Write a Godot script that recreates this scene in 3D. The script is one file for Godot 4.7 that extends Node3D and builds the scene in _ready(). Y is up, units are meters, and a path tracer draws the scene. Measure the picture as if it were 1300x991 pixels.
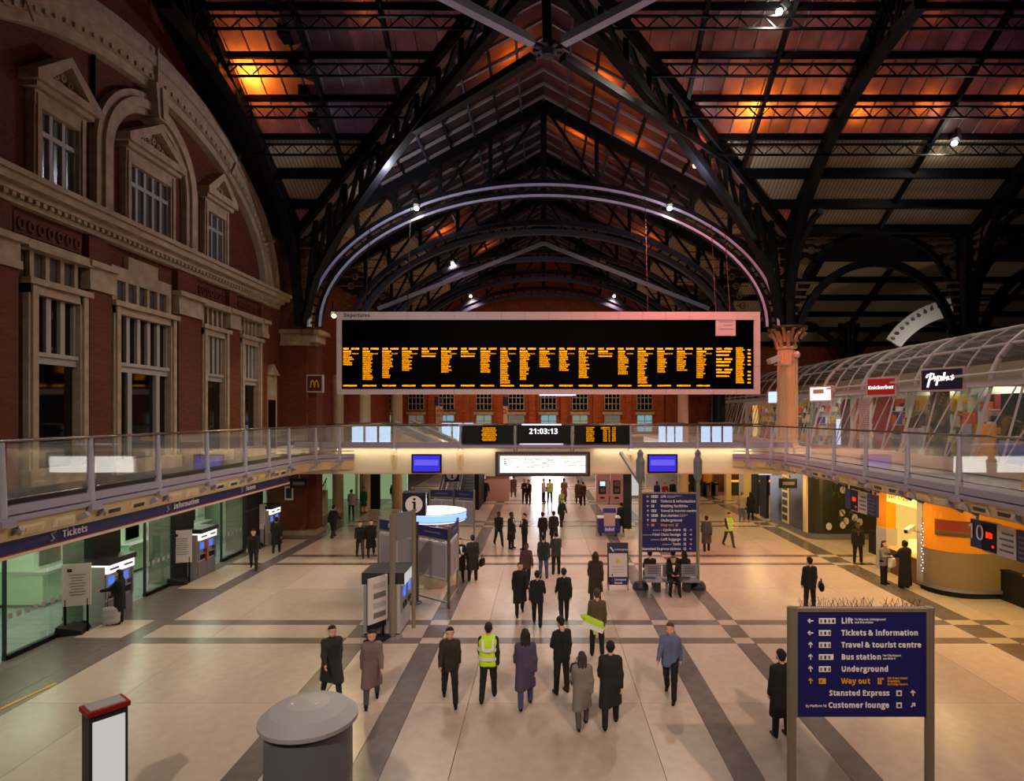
extends Node3D
# Scene frame: x to the right, y up, the view runs along -z. Distances into the picture are written d, so z = -d. The eye is 6.5 m above the concourse.
const EYE := 6.5
const FOCAL := 775.0
var M := {}
var taken := {}
var boxes := {}
var rng := RandomNumberGenerator.new()
var regular: Font
var bold: Font
var serif: Font

# ---------------------------------------------------------------- mesh builder
class MB:
	var v := PackedVector3Array()
	var n := PackedVector3Array()
	var u := PackedVector2Array()
	func tri(a: Vector3, b: Vector3, c: Vector3) -> void:
		var m := (b - a).cross(c - a).normalized()
		v.append_array([a, c, b])
		n.append_array([m, m, m])
		u.append_array([Vector2.ZERO, Vector2.ZERO, Vector2.ZERO])
	func tris(a: Vector3, b: Vector3, c: Vector3, na: Vector3, nb: Vector3, nc: Vector3) -> void:
		v.append_array([a, c, b])
		n.append_array([na, nc, nb])
		u.append_array([Vector2.ZERO, Vector2.ZERO, Vector2.ZERO])
	func quad(a: Vector3, b: Vector3, c: Vector3, d: Vector3) -> void:
		tri(a, b, c)
		tri(a, c, d)
	func screen(a: Vector3, b: Vector3, c: Vector3, d: Vector3) -> void: # bottom left, bottom right, top right, top left
		var m := (b - a).cross(c - a).normalized()
		v.append_array([a, c, b, a, d, c])
		n.append_array([m, m, m, m, m, m])
		u.append_array([Vector2(0, 1), Vector2(1, 0), Vector2(1, 1), Vector2(0, 1), Vector2(0, 0), Vector2(1, 0)])
	func box(c: Vector3, s: Vector3, b := Basis()) -> void:
		var x := b.x * s.x / 2.0
		var y := b.y * s.y / 2.0
		var z := b.z * s.z / 2.0
		quad(c - x - y + z, c + x - y + z, c + x + y + z, c - x + y + z)
		quad(c + x - y - z, c - x - y - z, c - x + y - z, c + x + y - z)
		quad(c + x - y + z, c + x - y - z, c + x + y - z, c + x + y + z)
		quad(c - x - y - z, c - x - y + z, c - x + y + z, c - x + y - z)
		quad(c - x + y + z, c + x + y + z, c + x + y - z, c - x + y - z)
		quad(c - x - y - z, c + x - y - z, c + x - y + z, c - x - y + z)
	func span(x0: float, x1: float, y0: float, y1: float, d0: float, d1: float) -> void:
		box(Vector3((x0 + x1) / 2, (y0 + y1) / 2, -(d0 + d1) / 2), Vector3(absf(x1 - x0), absf(y1 - y0), absf(d1 - d0)))
	func beam(a: Vector3, b: Vector3, w: float, h: float, up := Vector3.UP) -> void:
		var z := (b - a).normalized()
		if z.length() < 0.5: return
		if absf(z.dot(up)) > 0.98: up = Vector3.RIGHT if absf(z.x) < 0.9 else Vector3.BACK
		var x := up.cross(z).normalized()
		box((a + b) / 2, Vector3(w, h, a.distance_to(b)), Basis(x, z.cross(x), z))
	func chain(p: Array, w: float, h: float, up := Vector3.UP) -> void:
		for i in p.size() - 1:
			var e: Vector3 = (p[i + 1] - p[i]).normalized() * minf(w, h) * 0.2
			beam(p[i] - e, p[i + 1] + e, w, h, up)
	func tube(p: Array, r0: float, r1 := -1.0, seg := 8) -> void:
		if r1 < 0: r1 = r0
		var rings := []
		for i in p.size():
			var z: Vector3 = (p[mini(i + 1, p.size() - 1)] - p[maxi(i - 1, 0)]).normalized()
			var x := z.cross(Vector3.UP if absf(z.y) < 0.95 else Vector3.RIGHT).normalized()
			var y := z.cross(x)
			var r := lerpf(r0, r1, float(i) / maxf(1, p.size() - 1))
			var ring := []
			for k in seg + 1:
				var a := TAU * k / seg
				var o := x * cos(a) + y * sin(a)
				ring.append([p[i] + o * r, o])
			rings.append(ring)
		for i in p.size() - 1:
			for k in seg:
				var a = rings[i][k]; var b = rings[i][k + 1]; var c = rings[i + 1][k + 1]; var d = rings[i + 1][k]
				tris(a[0], b[0], c[0], a[1], b[1], c[1])
				tris(a[0], c[0], d[0], a[1], c[1], d[1])
		for k in seg:
			tri(p[0], rings[0][k + 1][0], rings[0][k][0])
			tri(p[-1], rings[-1][k][0], rings[-1][k + 1][0])
	func lathe(c: Vector3, prof: Array, seg := 16, sx := 1.0, sz := 1.0) -> void: # prof: [radius, height] pairs from below upwards
		for i in prof.size() - 1:
			var r0: float = prof[i][0]; var y0: float = prof[i][1]; var r1: float = prof[i + 1][0]; var y1: float = prof[i + 1][1]
			var sl := Vector2(y1 - y0, r0 - r1).normalized()
			for k in seg:
				var a := TAU * k / seg; var b := TAU * (k + 1) / seg
				var ca := Vector3(cos(a) * sx, 0, sin(a) * sz); var cb := Vector3(cos(b) * sx, 0, sin(b) * sz)
				var na := Vector3(cos(a) * sl.x, sl.y, sin(a) * sl.x).normalized(); var nb := Vector3(cos(b) * sl.x, sl.y, sin(b) * sl.x).normalized()
				var p0 := c + ca * r0 + Vector3.UP * y0; var p1 := c + cb * r0 + Vector3.UP * y0; var p2 := c + cb * r1 + Vector3.UP * y1; var p3 := c + ca * r1 + Vector3.UP * y1
				if r0 > 0: tris(p0, p2, p1, na, nb, nb)
				if r1 > 0: tris(p0, p3, p2, na, na, nb)
	func prism(poly: PackedVector2Array, o: Vector3, ax: Vector3, ay: Vector3, depth: float) -> void: # outline in the plane of ax and ay, pushed out along ax x ay
		var az := ax.cross(ay).normalized() * depth
		if Geometry2D.is_polygon_clockwise(poly):
			poly = poly.duplicate(); poly.reverse()
		var idx := Geometry2D.triangulate_polygon(poly)
		for i in range(0, idx.size(), 3):
			var a := poly[idx[i]]; var b := poly[idx[i + 1]]; var c := poly[idx[i + 2]]
			if (b - a).cross(c - a) < 0:
				var s := b; b = c; c = s
			tri(o + ax * a.x + ay * a.y + az, o + ax * b.x + ay * b.y + az, o + ax * c.x + ay * c.y + az)
			tri(o + ax * a.x + ay * a.y, o + ax * c.x + ay * c.y, o + ax * b.x + ay * b.y)
		for i in poly.size():
			var a := poly[i]; var b := poly[(i + 1) % poly.size()]
			var p := o + ax * a.x + ay * a.y; var q := o + ax * b.x + ay * b.y
			quad(p, q, q + az, p + az)
	func ring(o: Vector3, ax: Vector3, ay: Vector3, ai: float, bi: float, ao: float, bo: float, a0: float, a1: float, depth: float, seg := 32) -> void: # a flat elliptical band pushed out along ax x ay
		var az := ax.cross(ay).normalized() * depth
		for k in seg:
			var s := lerpf(a0, a1, float(k) / seg); var e := lerpf(a0, a1, float(k + 1) / seg)
			var i0 := o + ax * ai * cos(s) + ay * bi * sin(s); var i1 := o + ax * ai * cos(e) + ay * bi * sin(e)
			var o0 := o + ax * ao * cos(s) + ay * bo * sin(s); var o1 := o + ax * ao * cos(e) + ay * bo * sin(e)
			quad(i0 + az, o0 + az, o1 + az, i1 + az)
			quad(i0, i1, o1, o0)
			quad(o0, o1, o1 + az, o0 + az)
			quad(i0, i0 + az, i1 + az, i1)
	func sweep(path: Array, prof: Array, closed := true) -> void: # path of [x, d] in plan; prof of [inset to the left of the way, height]
		var rows := []
		for i in path.size():
			var p := Vector2(path[i][0], path[i][1])
			var t := (Vector2(path[mini(i + 1, path.size() - 1)][0], path[mini(i + 1, path.size() - 1)][1]) - Vector2(path[maxi(i - 1, 0)][0], path[maxi(i - 1, 0)][1])).normalized()
			var nn := Vector2(-t.y, t.x)
			var row := []
			for q in prof:
				var w: Vector2 = p + nn * q[0]
				row.append(Vector3(w.x, q[1], -w.y))
			rows.append(row)
		var m := prof.size() if closed else prof.size() - 1
		for i in path.size() - 1:
			for k in m:
				var j := (k + 1) % prof.size()
				quad(rows[i][k], rows[i + 1][k], rows[i + 1][j], rows[i][j])
		if closed:
			for e in [0, path.size() - 1]:
				for k in range(1, prof.size() - 1):
					tri(rows[e][0], rows[e][k], rows[e][k + 1])
	func add(o: MB, t: Transform3D) -> void:
		for p in o.v: v.append(t * p)
		for q in o.n: n.append((t.basis * q).normalized())
		u.append_array(o.u)
	func mesh() -> ArrayMesh:
		var a := []
		a.resize(Mesh.ARRAY_MAX)
		a[Mesh.ARRAY_VERTEX] = v; a[Mesh.ARRAY_NORMAL] = n; a[Mesh.ARRAY_TEX_UV] = u
		var m := ArrayMesh.new()
		m.add_surface_from_arrays(Mesh.PRIMITIVE_TRIANGLES, a)
		return m

# ---------------------------------------------------------------- naming and placing
func V(x: float, h: float, d: float) -> Vector3:
	return Vector3(x, h, -d)

func F(px: float, py: float) -> Vector3: # the spot on the concourse floor
	var d := FOCAL * EYE / (py - 527.0)
	return Vector3((px - 690.0) * d / FOCAL, 0, -d)

func numbered(called: String) -> String:
	var k: int = taken.get(called, 0)
	taken[called] = k + 1
	return called if k == 0 else "%s_%03d" % [called, k]

func tag(o: Node, label: String, category: String, group := "") -> void:
	o.set_meta("label", label)
	o.set_meta("category", category)
	if group: o.set_meta("group", group)

func thing(called: String, label: String, category: String, at := Vector3.ZERO, group := "") -> Node3D:
	var o := Node3D.new()
	o.name = numbered(called)
	add_child(o, true)
	o.position = at
	tag(o, label, category, group)
	return o

func setting(called: String, at := Vector3.ZERO, label := "", category := "") -> Node3D:
	var o := Node3D.new()
	o.name = numbered(called)
	add_child(o, true)
	o.position = at
	o.set_meta("kind", "structure")
	if label: tag(o, label, category)
	return o

func where(t: Node) -> Vector3:
	var s := Vector3.ZERO
	while t is Node3D and t != self:
		s += t.position
		t = t.get_parent()
	return s

func part(t: Node, called: String, mb: MB, m: Material) -> MeshInstance3D: # mb holds places in the world
	var o := MeshInstance3D.new()
	o.name = called
	o.mesh = mb.mesh()
	o.material_override = m
	t.add_child(o, true)
	o.position = -where(t)
	return o

func lone(called: String, mb: MB, m: Material, label: String, category: String, group := "") -> MeshInstance3D:
	var o := MeshInstance3D.new()
	o.name = numbered(called)
	o.mesh = mb.mesh()
	o.material_override = m
	add_child(o, true)
	if label: tag(o, label, category, group)
	return o

func cube(t: Node, called: String, c: Vector3, s: Vector3, m: Material, b := Basis()) -> MeshInstance3D:
	var key := s.snapped(Vector3.ONE * 0.001)
	if not boxes.has(key):
		var q := BoxMesh.new()
		q.size = s
		boxes[key] = q
	var o := MeshInstance3D.new()
	o.name = called
	o.mesh = boxes[key]
	o.material_override = m
	t.add_child(o, true)
	o.transform = Transform3D(b, c - where(t))
	return o

func B(t: Node, called: String, x0: float, x1: float, y0: float, y1: float, d0: float, d1: float, m: Material) -> MeshInstance3D:
	return cube(t, called, V((x0 + x1) / 2, (y0 + y1) / 2, (d0 + d1) / 2), Vector3(absf(x1 - x0), absf(y1 - y0), absf(d1 - d0)), m)

func words(t: Node, called: String, s: String, cap: float, at: Vector3, m: Material, b := Basis(), align := 0, font: Font = null, depth := 0.012) -> MeshInstance3D: # cap: height of a capital
	var q := TextMesh.new()
	q.text = s
	q.font = font if font else regular
	q.font_size = 32
	q.pixel_size = cap / (32 * 0.72)
	q.depth = depth
	q.curve_step = 2.0
	q.horizontal_alignment = [HORIZONTAL_ALIGNMENT_LEFT, HORIZONTAL_ALIGNMENT_CENTER, HORIZONTAL_ALIGNMENT_RIGHT][align]
	q.vertical_alignment = VERTICAL_ALIGNMENT_CENTER
	var o := MeshInstance3D.new()
	o.name = called
	o.mesh = q
	o.material_override = m
	t.add_child(o, true)
	o.transform = Transform3D(b, at - where(t))
	return o

func mat(called: String, c: Color, rough := 0.6, metal := 0.0, spec := 0.5) -> StandardMaterial3D:
	var m := StandardMaterial3D.new()
	m.resource_name = called
	m.albedo_color = c
	m.roughness = rough
	m.metallic = metal
	m.metallic_specular = spec
	M[called] = m
	return m

func glow(called: String, c: Color, energy: float, tex: Texture2D = null) -> StandardMaterial3D:
	var m := mat(called, Color(0.02, 0.02, 0.02), 0.4)
	m.emission_enabled = true
	m.emission = c
	m.emission_energy_multiplier = energy
	if tex:
		m.albedo_color = Color(0, 0, 0)
		m.metallic_specular = 0.1
		m.emission_texture = tex
		m.emission_operator = BaseMaterial3D.EMISSION_OP_MULTIPLY
	return m

func glass(called: String, c: Color, a: float, rough := 0.02) -> StandardMaterial3D:
	var m := mat(called, Color(c.r, c.g, c.b, a), rough)
	m.transparency = BaseMaterial3D.TRANSPARENCY_ALPHA
	return m

func grain(seed_: int, freq: float, lo: Color, hi: Color, size := 256, octaves := 4) -> NoiseTexture2D:
	var nz := FastNoiseLite.new()
	nz.seed = seed_
	nz.frequency = freq
	nz.fractal_octaves = octaves
	var t := NoiseTexture2D.new()
	t.noise = nz
	t.width = size
	t.height = size
	t.seamless = true
	var g := Gradient.new()
	g.set_color(0, lo)
	g.set_color(1, hi)
	t.color_ramp = g
	return t

func spread(m: StandardMaterial3D, t: Texture2D, scale: float) -> StandardMaterial3D:
	m.albedo_texture = t
	m.uv1_triplanar = true
	m.uv1_world_triplanar = true
	m.uv1_scale = Vector3.ONE * scale
	return m

func turned(deg: float) -> Basis:
	return Basis(Vector3.UP, deg_to_rad(deg))

func lamp_omni(at: Vector3, c: Color, e: float, size := 0.1) -> void:
	var l := OmniLight3D.new()
	l.name = numbered("lamp_light")
	l.light_color = c
	l.light_energy = e
	l.light_size = size
	l.omni_range = 90
	l.omni_attenuation = 2.0
	l.shadow_enabled = true
	add_child(l, true)
	l.position = at

func lamp_spot(at: Vector3, to: Vector3, c: Color, e: float, angle := 60.0, size := 0.15) -> void:
	var l := SpotLight3D.new()
	l.name = numbered("flood_light")
	l.light_color = c
	l.light_energy = e
	l.light_size = size
	l.spot_range = 120
	l.spot_angle = angle
	l.spot_angle_attenuation = 1.0
	l.spot_attenuation = 2.0
	l.shadow_enabled = true
	add_child(l, true)
	l.look_at_from_position(at, to, Vector3.UP if absf((to - at).normalized().y) < 0.98 else Vector3.BACK)

func lamp_area(at: Vector3, to: Vector3, c: Color, e: float, w: float, h: float) -> void:
	var l := AreaLight3D.new()
	l.name = numbered("panel_light")
	l.light_color = c
	l.light_energy = e
	l.area_size = Vector2(w, h)
	l.area_range = 90
	l.shadow_enabled = true
	add_child(l, true)
	l.look_at_from_position(at, to, Vector3.UP if absf((to - at).normalized().y) < 0.98 else Vector3.BACK)

func _ready() -> void:
	rng.seed = 20903
	# --- camera: level, looking straight along the concourse, lens shifted as in the photograph
	var cam := Camera3D.new()
	cam.name = "camera"
	cam.projection = Camera3D.PROJECTION_FRUSTUM
	cam.near = 0.1
	cam.far = 300.0
	cam.size = 0.1 * 991.0 / FOCAL
	cam.frustum_offset = Vector2(-40.0, 31.5) / FOCAL * 0.1
	cam.position = Vector3(0, EYE, 0)
	add_child(cam)
	cam.current = true
	# --- dusk sky, seen and felt only through the roof glass
	var env := Environment.new()
	env.background_mode = Environment.BG_SKY
	var sky := ProceduralSkyMaterial.new()
	sky.sky_top_color = Color(0.07, 0.13, 0.38)
	sky.sky_horizon_color = Color(0.12, 0.17, 0.36)
	sky.ground_bottom_color = Color(0.05, 0.05, 0.08)
	sky.ground_horizon_color = Color(0.2, 0.2, 0.3)
	sky.sky_energy_multiplier = 1.7
	env.sky = Sky.new()
	env.sky.sky_material = sky
	env.tonemap_mode = Environment.TONE_MAPPER_LINEAR
	env.tonemap_exposure = 1.0
	env.sdfgi_enabled = true
	env.ssao_enabled = true
	env.ssil_enabled = true
	var we := WorldEnvironment.new()
	we.name = "world_environment"
	we.environment = env
	add_child(we)
	# --- large lights: the fluorescent trays under the galleries and the bridge, and the shop and ticket hall ceilings
	for d in [14.0, 18.5, 23.0, 27.5]:
		lamp_area(V(-12.9, 3.5, d), V(-12.9, 0, d), Color(1.0, 0.9, 0.72), 2.2, 0.5, 3.6)
		lamp_area(V(-16.4, 3.6, d + 1.0), V(-16.4, 0, d + 1.0), Color(0.88, 1.0, 0.84), 7.0, 1.2, 3.0)
	for d in [14.0, 18.5, 23.0, 27.5, 32.5, 37.0]:
		lamp_area(V(12.9, 3.5, d), V(12.9, 0, d), Color(1.0, 0.82, 0.50), 9.0, 0.5, 3.6)
	for x in [-6.4, 6.6]: # linear washers under the edge beam of the bridge
		lamp_area(V(x, 4.8, 30.68), V(x, 3.4, 31.1), Color(1.0, 0.93, 0.80), 3.4, 8.0, 0.08)
	for x in [-7.0, -2.3, 2.3, 7.0]:
		lamp_area(V(x, 3.45, 33.0), V(x, 0, 33.0), Color(1.0, 0.9, 0.78), 4.0, 3.4, 0.5)
		lamp_area(V(x, 4.4, 45.0), V(x, 0, 45.0), Color(1.0, 0.9, 0.78), 8.0, 3.4, 0.8)
		lamp_area(V(x, 4.4, 54.0), V(x, 0, 54.0), Color(1.0, 0.92, 0.82), 10.0, 3.4, 0.8)
	for q in [[15.8, 18.6], [15.8, 27.3], [15.5, 39.5], [15.8, 44.5]]:
		lamp_area(V(q[0], 3.55, q[1]), V(q[0], 0, q[1] + 3.5), Color(1.0, 0.84, 0.52), 13.0, 1.6, 2.4)
	for d in [16.0, 21.0, 26.0, 31.0, 36.0, 42.0]:
		lamp_area(V(16.3, 7.55, d), V(16.3, 0, d), Color(1.0, 0.94, 0.86), 5.0, 1.2, 3.0)
	regular = SystemFont.new()
	regular.font_names = PackedStringArray(["Droid Sans"])
	bold = SystemFont.new()
	bold.font_names = PackedStringArray(["Droid Sans"])
	bold.font_weight = 700
	serif = SystemFont.new()
	serif.font_names = PackedStringArray(["Droid Serif"])
	serif.font_weight = 700
	materials()
	# --- the place, largest first
	floor_and_walls()
	left_wall()
	roof()
	far_end()
	galleries()
	ticket_hall()
	ground_shops()
	upper_shops()
	departures()
	columns()
	flood_lamps()
	concourse()
	people()

func materials() -> void:
	var paving := func(called, a, b, sd): 
		var m := mat(called, Color.WHITE, 0.26, 0.0, 0.55)
		return spread(m, grain(sd, 0.02, a, b), 0.5)
	for i in 3:
		var k := 0.97 + 0.03 * i
		paving.call("limestone_%d" % i, Color(0.72 * k, 0.655 * k, 0.60 * k), Color(0.76 * k, 0.695 * k, 0.64 * k), 11 + i)
		paving.call("slate_%d" % i, Color(0.40 * k, 0.36 * k, 0.355 * k), Color(0.45 * k, 0.41 * k, 0.40 * k), 21 + i)
	paving.call("hall_floor", Color(0.5, 0.52, 0.55), Color(0.58, 0.6, 0.62), 31)
	mat("joint", Color(0.22, 0.2, 0.18), 0.8)
	# red brick with pale mortar: fine relief too small to tell apart from here
	var im := Image.create(256, 256, false, Image.FORMAT_RGB8)
	var nz := FastNoiseLite.new()
	nz.frequency = 0.05
	for y in 256:
		var row := y / 11
		for x in 256:
			var bx := (x + (row % 2) * 16) / 32
			var mortar: bool = y % 11 == 0 or (x + (row % 2) * 16) % 32 == 0
			var t := fposmod(sin(bx * 12.9898 + row * 78.233) * 43758.5453, 1.0)
			var g := nz.get_noise_2d(x * 2.0, y * 2.0) * 0.08
			var c := Color(0.55 + 0.13 * t + g, 0.25 + 0.06 * t + g, 0.15 + 0.04 * t + g)
			im.set_pixel(x, y, c.lerp(Color(0.5, 0.36, 0.27), 0.55) if mortar else c)
	var bt := ImageTexture.create_from_image(im)
	spread(mat("brick", Color(0.62, 0.59, 0.37), 0.85), bt, 0.55)
	spread(mat("far_brick", Color(0.95, 0.95, 0.85), 0.85), bt, 0.4)
	spread(mat("stone", Color.WHITE, 0.8), grain(5, 0.015, Color(0.58, 0.50, 0.41), Color(0.71, 0.62, 0.52)), 0.45)
	spread(mat("stone_dark", Color.WHITE, 0.8), grain(6, 0.02, Color(0.52, 0.44, 0.35), Color(0.64, 0.55, 0.45)), 0.5)
	mat("window_frame", Color(0.62, 0.59, 0.55), 0.5)
	mat("dark_pane", Color(0.02, 0.022, 0.025), 0.05, 0.0, 0.6)
	mat("blind_pane", Color(0.34, 0.33, 0.33), 0.25)
	mat("iron", Color(0.045, 0.047, 0.065), 0.5, 0.0, 0.3)
	mat("iron_blue", Color(0.17, 0.18, 0.27), 0.4)
	mat("iron_lilac", Color(0.68, 0.70, 0.84), 0.3)
	mat("pierced_bronze", Color(0.42, 0.33, 0.24), 0.55)
	mat("glazing_bar", Color(0.42, 0.36, 0.32), 0.6)
	var ft := grain(41, 0.012, Color(0.62, 0.6, 0.58), Color(1, 1, 1))
	for i in 4:
		var k: float = [0.86, 0.93, 1.0, 0.8][i]
		var m := spread(mat("roof_glass_%d" % i, Color(0.33 * k, 0.34 * k, 0.36 * k), 0.35), ft, 0.3)
		m.backlight_enabled = true
		m.backlight = Color(1, 1, 1) * (0.55 + 0.45 * k)
		m = spread(mat("nave_glass_%d" % i, Color(0.25 * k, 0.23 * k, 0.22 * k), 0.3), ft, 0.3)
		m.backlight_enabled = true
		m.backlight = Color(1, 1, 1) * (0.5 + 0.4 * k)
	mat("nave_bar", Color(0.50, 0.47, 0.47), 0.4)
	# pale profiled roof sheets: relief of narrow ribs
	var st := Image.create(64, 8, false, Image.FORMAT_RGB8)
	for x in 64:
		for y in 8:
			var t := 0.86 + 0.14 * cos(TAU * x / 8.0)
			st.set_pixel(x, y, Color(0.70 * t, 0.62 * t, 0.50 * t))
	spread(mat("roof_sheet", Color.WHITE, 0.7), ImageTexture.create_from_image(st), 0.7)
	mat("cream", Color(0.86, 0.80, 0.68), 0.5)
	mat("cream_warm", Color(0.82, 0.73, 0.54), 0.5)
	mat("lavender", Color(0.60, 0.57, 0.63), 0.45)
	mat("steel", Color(0.62, 0.62, 0.66), 0.35, 0.7)
	mat("pole_steel", Color(0.56, 0.52, 0.45), 0.35, 0.45)
	mat("post_paint", Color(0.66, 0.66, 0.71), 0.4)
	mat("rail_steel", Color(0.45, 0.40, 0.38), 0.25, 0.9)
	glass("clear_glass", Color(0.9, 0.96, 0.93), 0.06)
	glass("shop_glass", Color(0.86, 0.93, 0.88), 0.08)
	glass("green_glass", Color(0.62, 0.80, 0.70), 0.16)
	glass("vault_glass", Color(0.50, 0.48, 0.45), 0.45, 0.08)
	mat("navy", Color(0.10, 0.10, 0.36), 0.45)
	mat("navy_dark", Color(0.045, 0.05, 0.11), 0.4)
	mat("white", Color(0.86, 0.85, 0.85), 0.5)
	mat("sign_white", Color(0.88, 0.87, 0.88), 0.5)
	mat("paper", Color(0.80, 0.76, 0.76), 0.7)
	mat("ink", Color(0.16, 0.15, 0.17), 0.7)
	mat("grey_ink", Color(0.42, 0.40, 0.42), 0.7)
	mat("gold", Color(0.85, 0.62, 0.10), 0.5)
	mat("black", Color(0.025, 0.025, 0.027), 0.45, 0.0, 0.3)
	mat("matt_black", Color(0.035, 0.035, 0.04), 0.8)
	mat("charcoal", Color(0.16, 0.165, 0.175), 0.5)
	mat("mid_grey", Color(0.42, 0.42, 0.44), 0.5)
	mat("pale_grey", Color(0.66, 0.65, 0.66), 0.5)
	mat("mint", Color(0.66, 0.80, 0.66), 0.5)
	mat("mint_pale", Color(0.80, 0.88, 0.78), 0.5)
	mat("orange_paint", Color(0.80, 0.25, 0.06), 0.45)
	mat("red", Color(0.60, 0.07, 0.05), 0.5)
	mat("dark_red", Color(0.28, 0.04, 0.04), 0.5)
	mat("brown_frame", Color(0.22, 0.11, 0.08), 0.45)
	mat("yellow", Color(0.95, 0.62, 0.03), 0.5)
	mat("yellow_dull", Color(0.80, 0.66, 0.10), 0.5)
	mat("green", Color(0.02, 0.42, 0.20), 0.6)
	mat("blue", Color(0.15, 0.22, 0.60), 0.5)
	mat("violet", Color(0.30, 0.28, 0.80), 0.5)
	mat("pink_stone", Color(0.74, 0.58, 0.53), 0.4)
	mat("pink_metal", Color(0.80, 0.67, 0.64), 0.45)
	mat("board_frame", Color(0.78, 0.70, 0.70), 0.5)
	mat("wood", Color(0.40, 0.24, 0.13), 0.5)
	mat("burger_brown", Color(0.50, 0.19, 0.05), 0.5)
	mat("skin_pale", Color(0.80, 0.60, 0.50), 0.6)
	mat("skin_dark", Color(0.33, 0.20, 0.14), 0.6)
	glow("lamp_white", Color(1.0, 0.97, 0.93), 14.0)
	glow("lamp_red", Color(1.0, 0.55, 0.40), 10.0)
	glow("lamp_orange", Color(1.0, 0.42, 0.10), 10.0)
	glow("lamp_gold", Color(1.0, 0.86, 0.50), 12.0)
	glow("tube_white", Color(1.0, 0.96, 0.9), 2.2)
	glow("tube_lilac", Color(0.93, 0.90, 1.0), 1.6)
	glow("panel_lit", Color(1.0, 0.98, 0.94), 1.25)
	glow("panel_blue", Color(0.25, 0.42, 1.0), 1.2)
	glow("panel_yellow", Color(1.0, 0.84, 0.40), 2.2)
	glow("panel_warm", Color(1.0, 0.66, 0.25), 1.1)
	glow("panel_cold", Color(0.75, 0.86, 1.0), 1.3)
	glow("led_amber", Color(1.0, 0.55, 0.02), 1.5)
	glow("led_red", Color(1.0, 0.16, 0.02), 1.5)
	glow("led_white", Color(0.95, 0.93, 1.0), 1.8)
	glow("letter_white", Color(1.0, 0.97, 0.95), 1.5)
	glow("screen_violet", Color(0.20, 0.16, 0.85), 1.0)
	glow("screen_violet_pale", Color(0.40, 0.36, 0.95), 1.0)
	glow("screen_blue", Color(0.30, 0.50, 0.95), 0.9)
	mat("dusk_pane", Color(0.10, 0.12, 0.07), 0.15)
	glow("panel_far_0", Color(0.75, 0.85, 0.72), 0.35)
	glow("panel_far_1", Color(0.95, 0.93, 0.85), 0.12)
	glow("panel_far_2", Color(0.6, 0.8, 0.85), 0.55)
	glow("panel_exit", Color(0.95, 0.96, 1.0), 7.0)
	mat("kiosk_stone", Color(0.52, 0.45, 0.34), 0.35)
	mat("kiosk_yellow", Color(0.90, 0.58, 0.04), 0.4)
	mat("mural_dark", Color(0.17, 0.165, 0.12), 0.3)
	mat("leaf_green", Color(0.32, 0.40, 0.22), 0.5)
	mat("leaf_teal", Color(0.16, 0.30, 0.30), 0.5)
	mat("lav_rib", Color(0.76, 0.71, 0.71), 0.45)
	glow("lamp_warm", Color(1.0, 0.62, 0.28), 2.0)
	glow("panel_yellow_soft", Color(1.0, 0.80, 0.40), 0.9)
	glow("panel_orange_dim", Color(0.9, 0.32, 0.04), 0.35)
	glow("sign_violet", Color(0.20, 0.12, 0.28), 0.18)
	glow("sign_red", Color(0.75, 0.10, 0.08), 0.45)
	mat("gilt_stone", Color(0.86, 0.66, 0.48), 0.5)
	mat("gilt_leaf", Color(0.72, 0.52, 0.34), 0.5)
	mat("capital_dark", Color(0.22, 0.13, 0.10), 0.5)
	mat("blue_deep", Color(0.13, 0.14, 0.42), 0.5)
	mat("board_sheet", Color(0.55, 0.52, 0.56), 0.7)
	glow("panel_soft", Color(1.0, 0.97, 0.95), 0.55)
	glow("panel_rim", Color(0.55, 0.72, 1.0), 1.5)
	glow("canopy_top", Color(1.0, 1.0, 1.0), 1.1)
	glow("mint_glow", Color(0.8, 0.95, 0.7), 0.3)
	glow("pilot_green", Color(0.2, 0.8, 0.25), 0.5)

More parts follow.
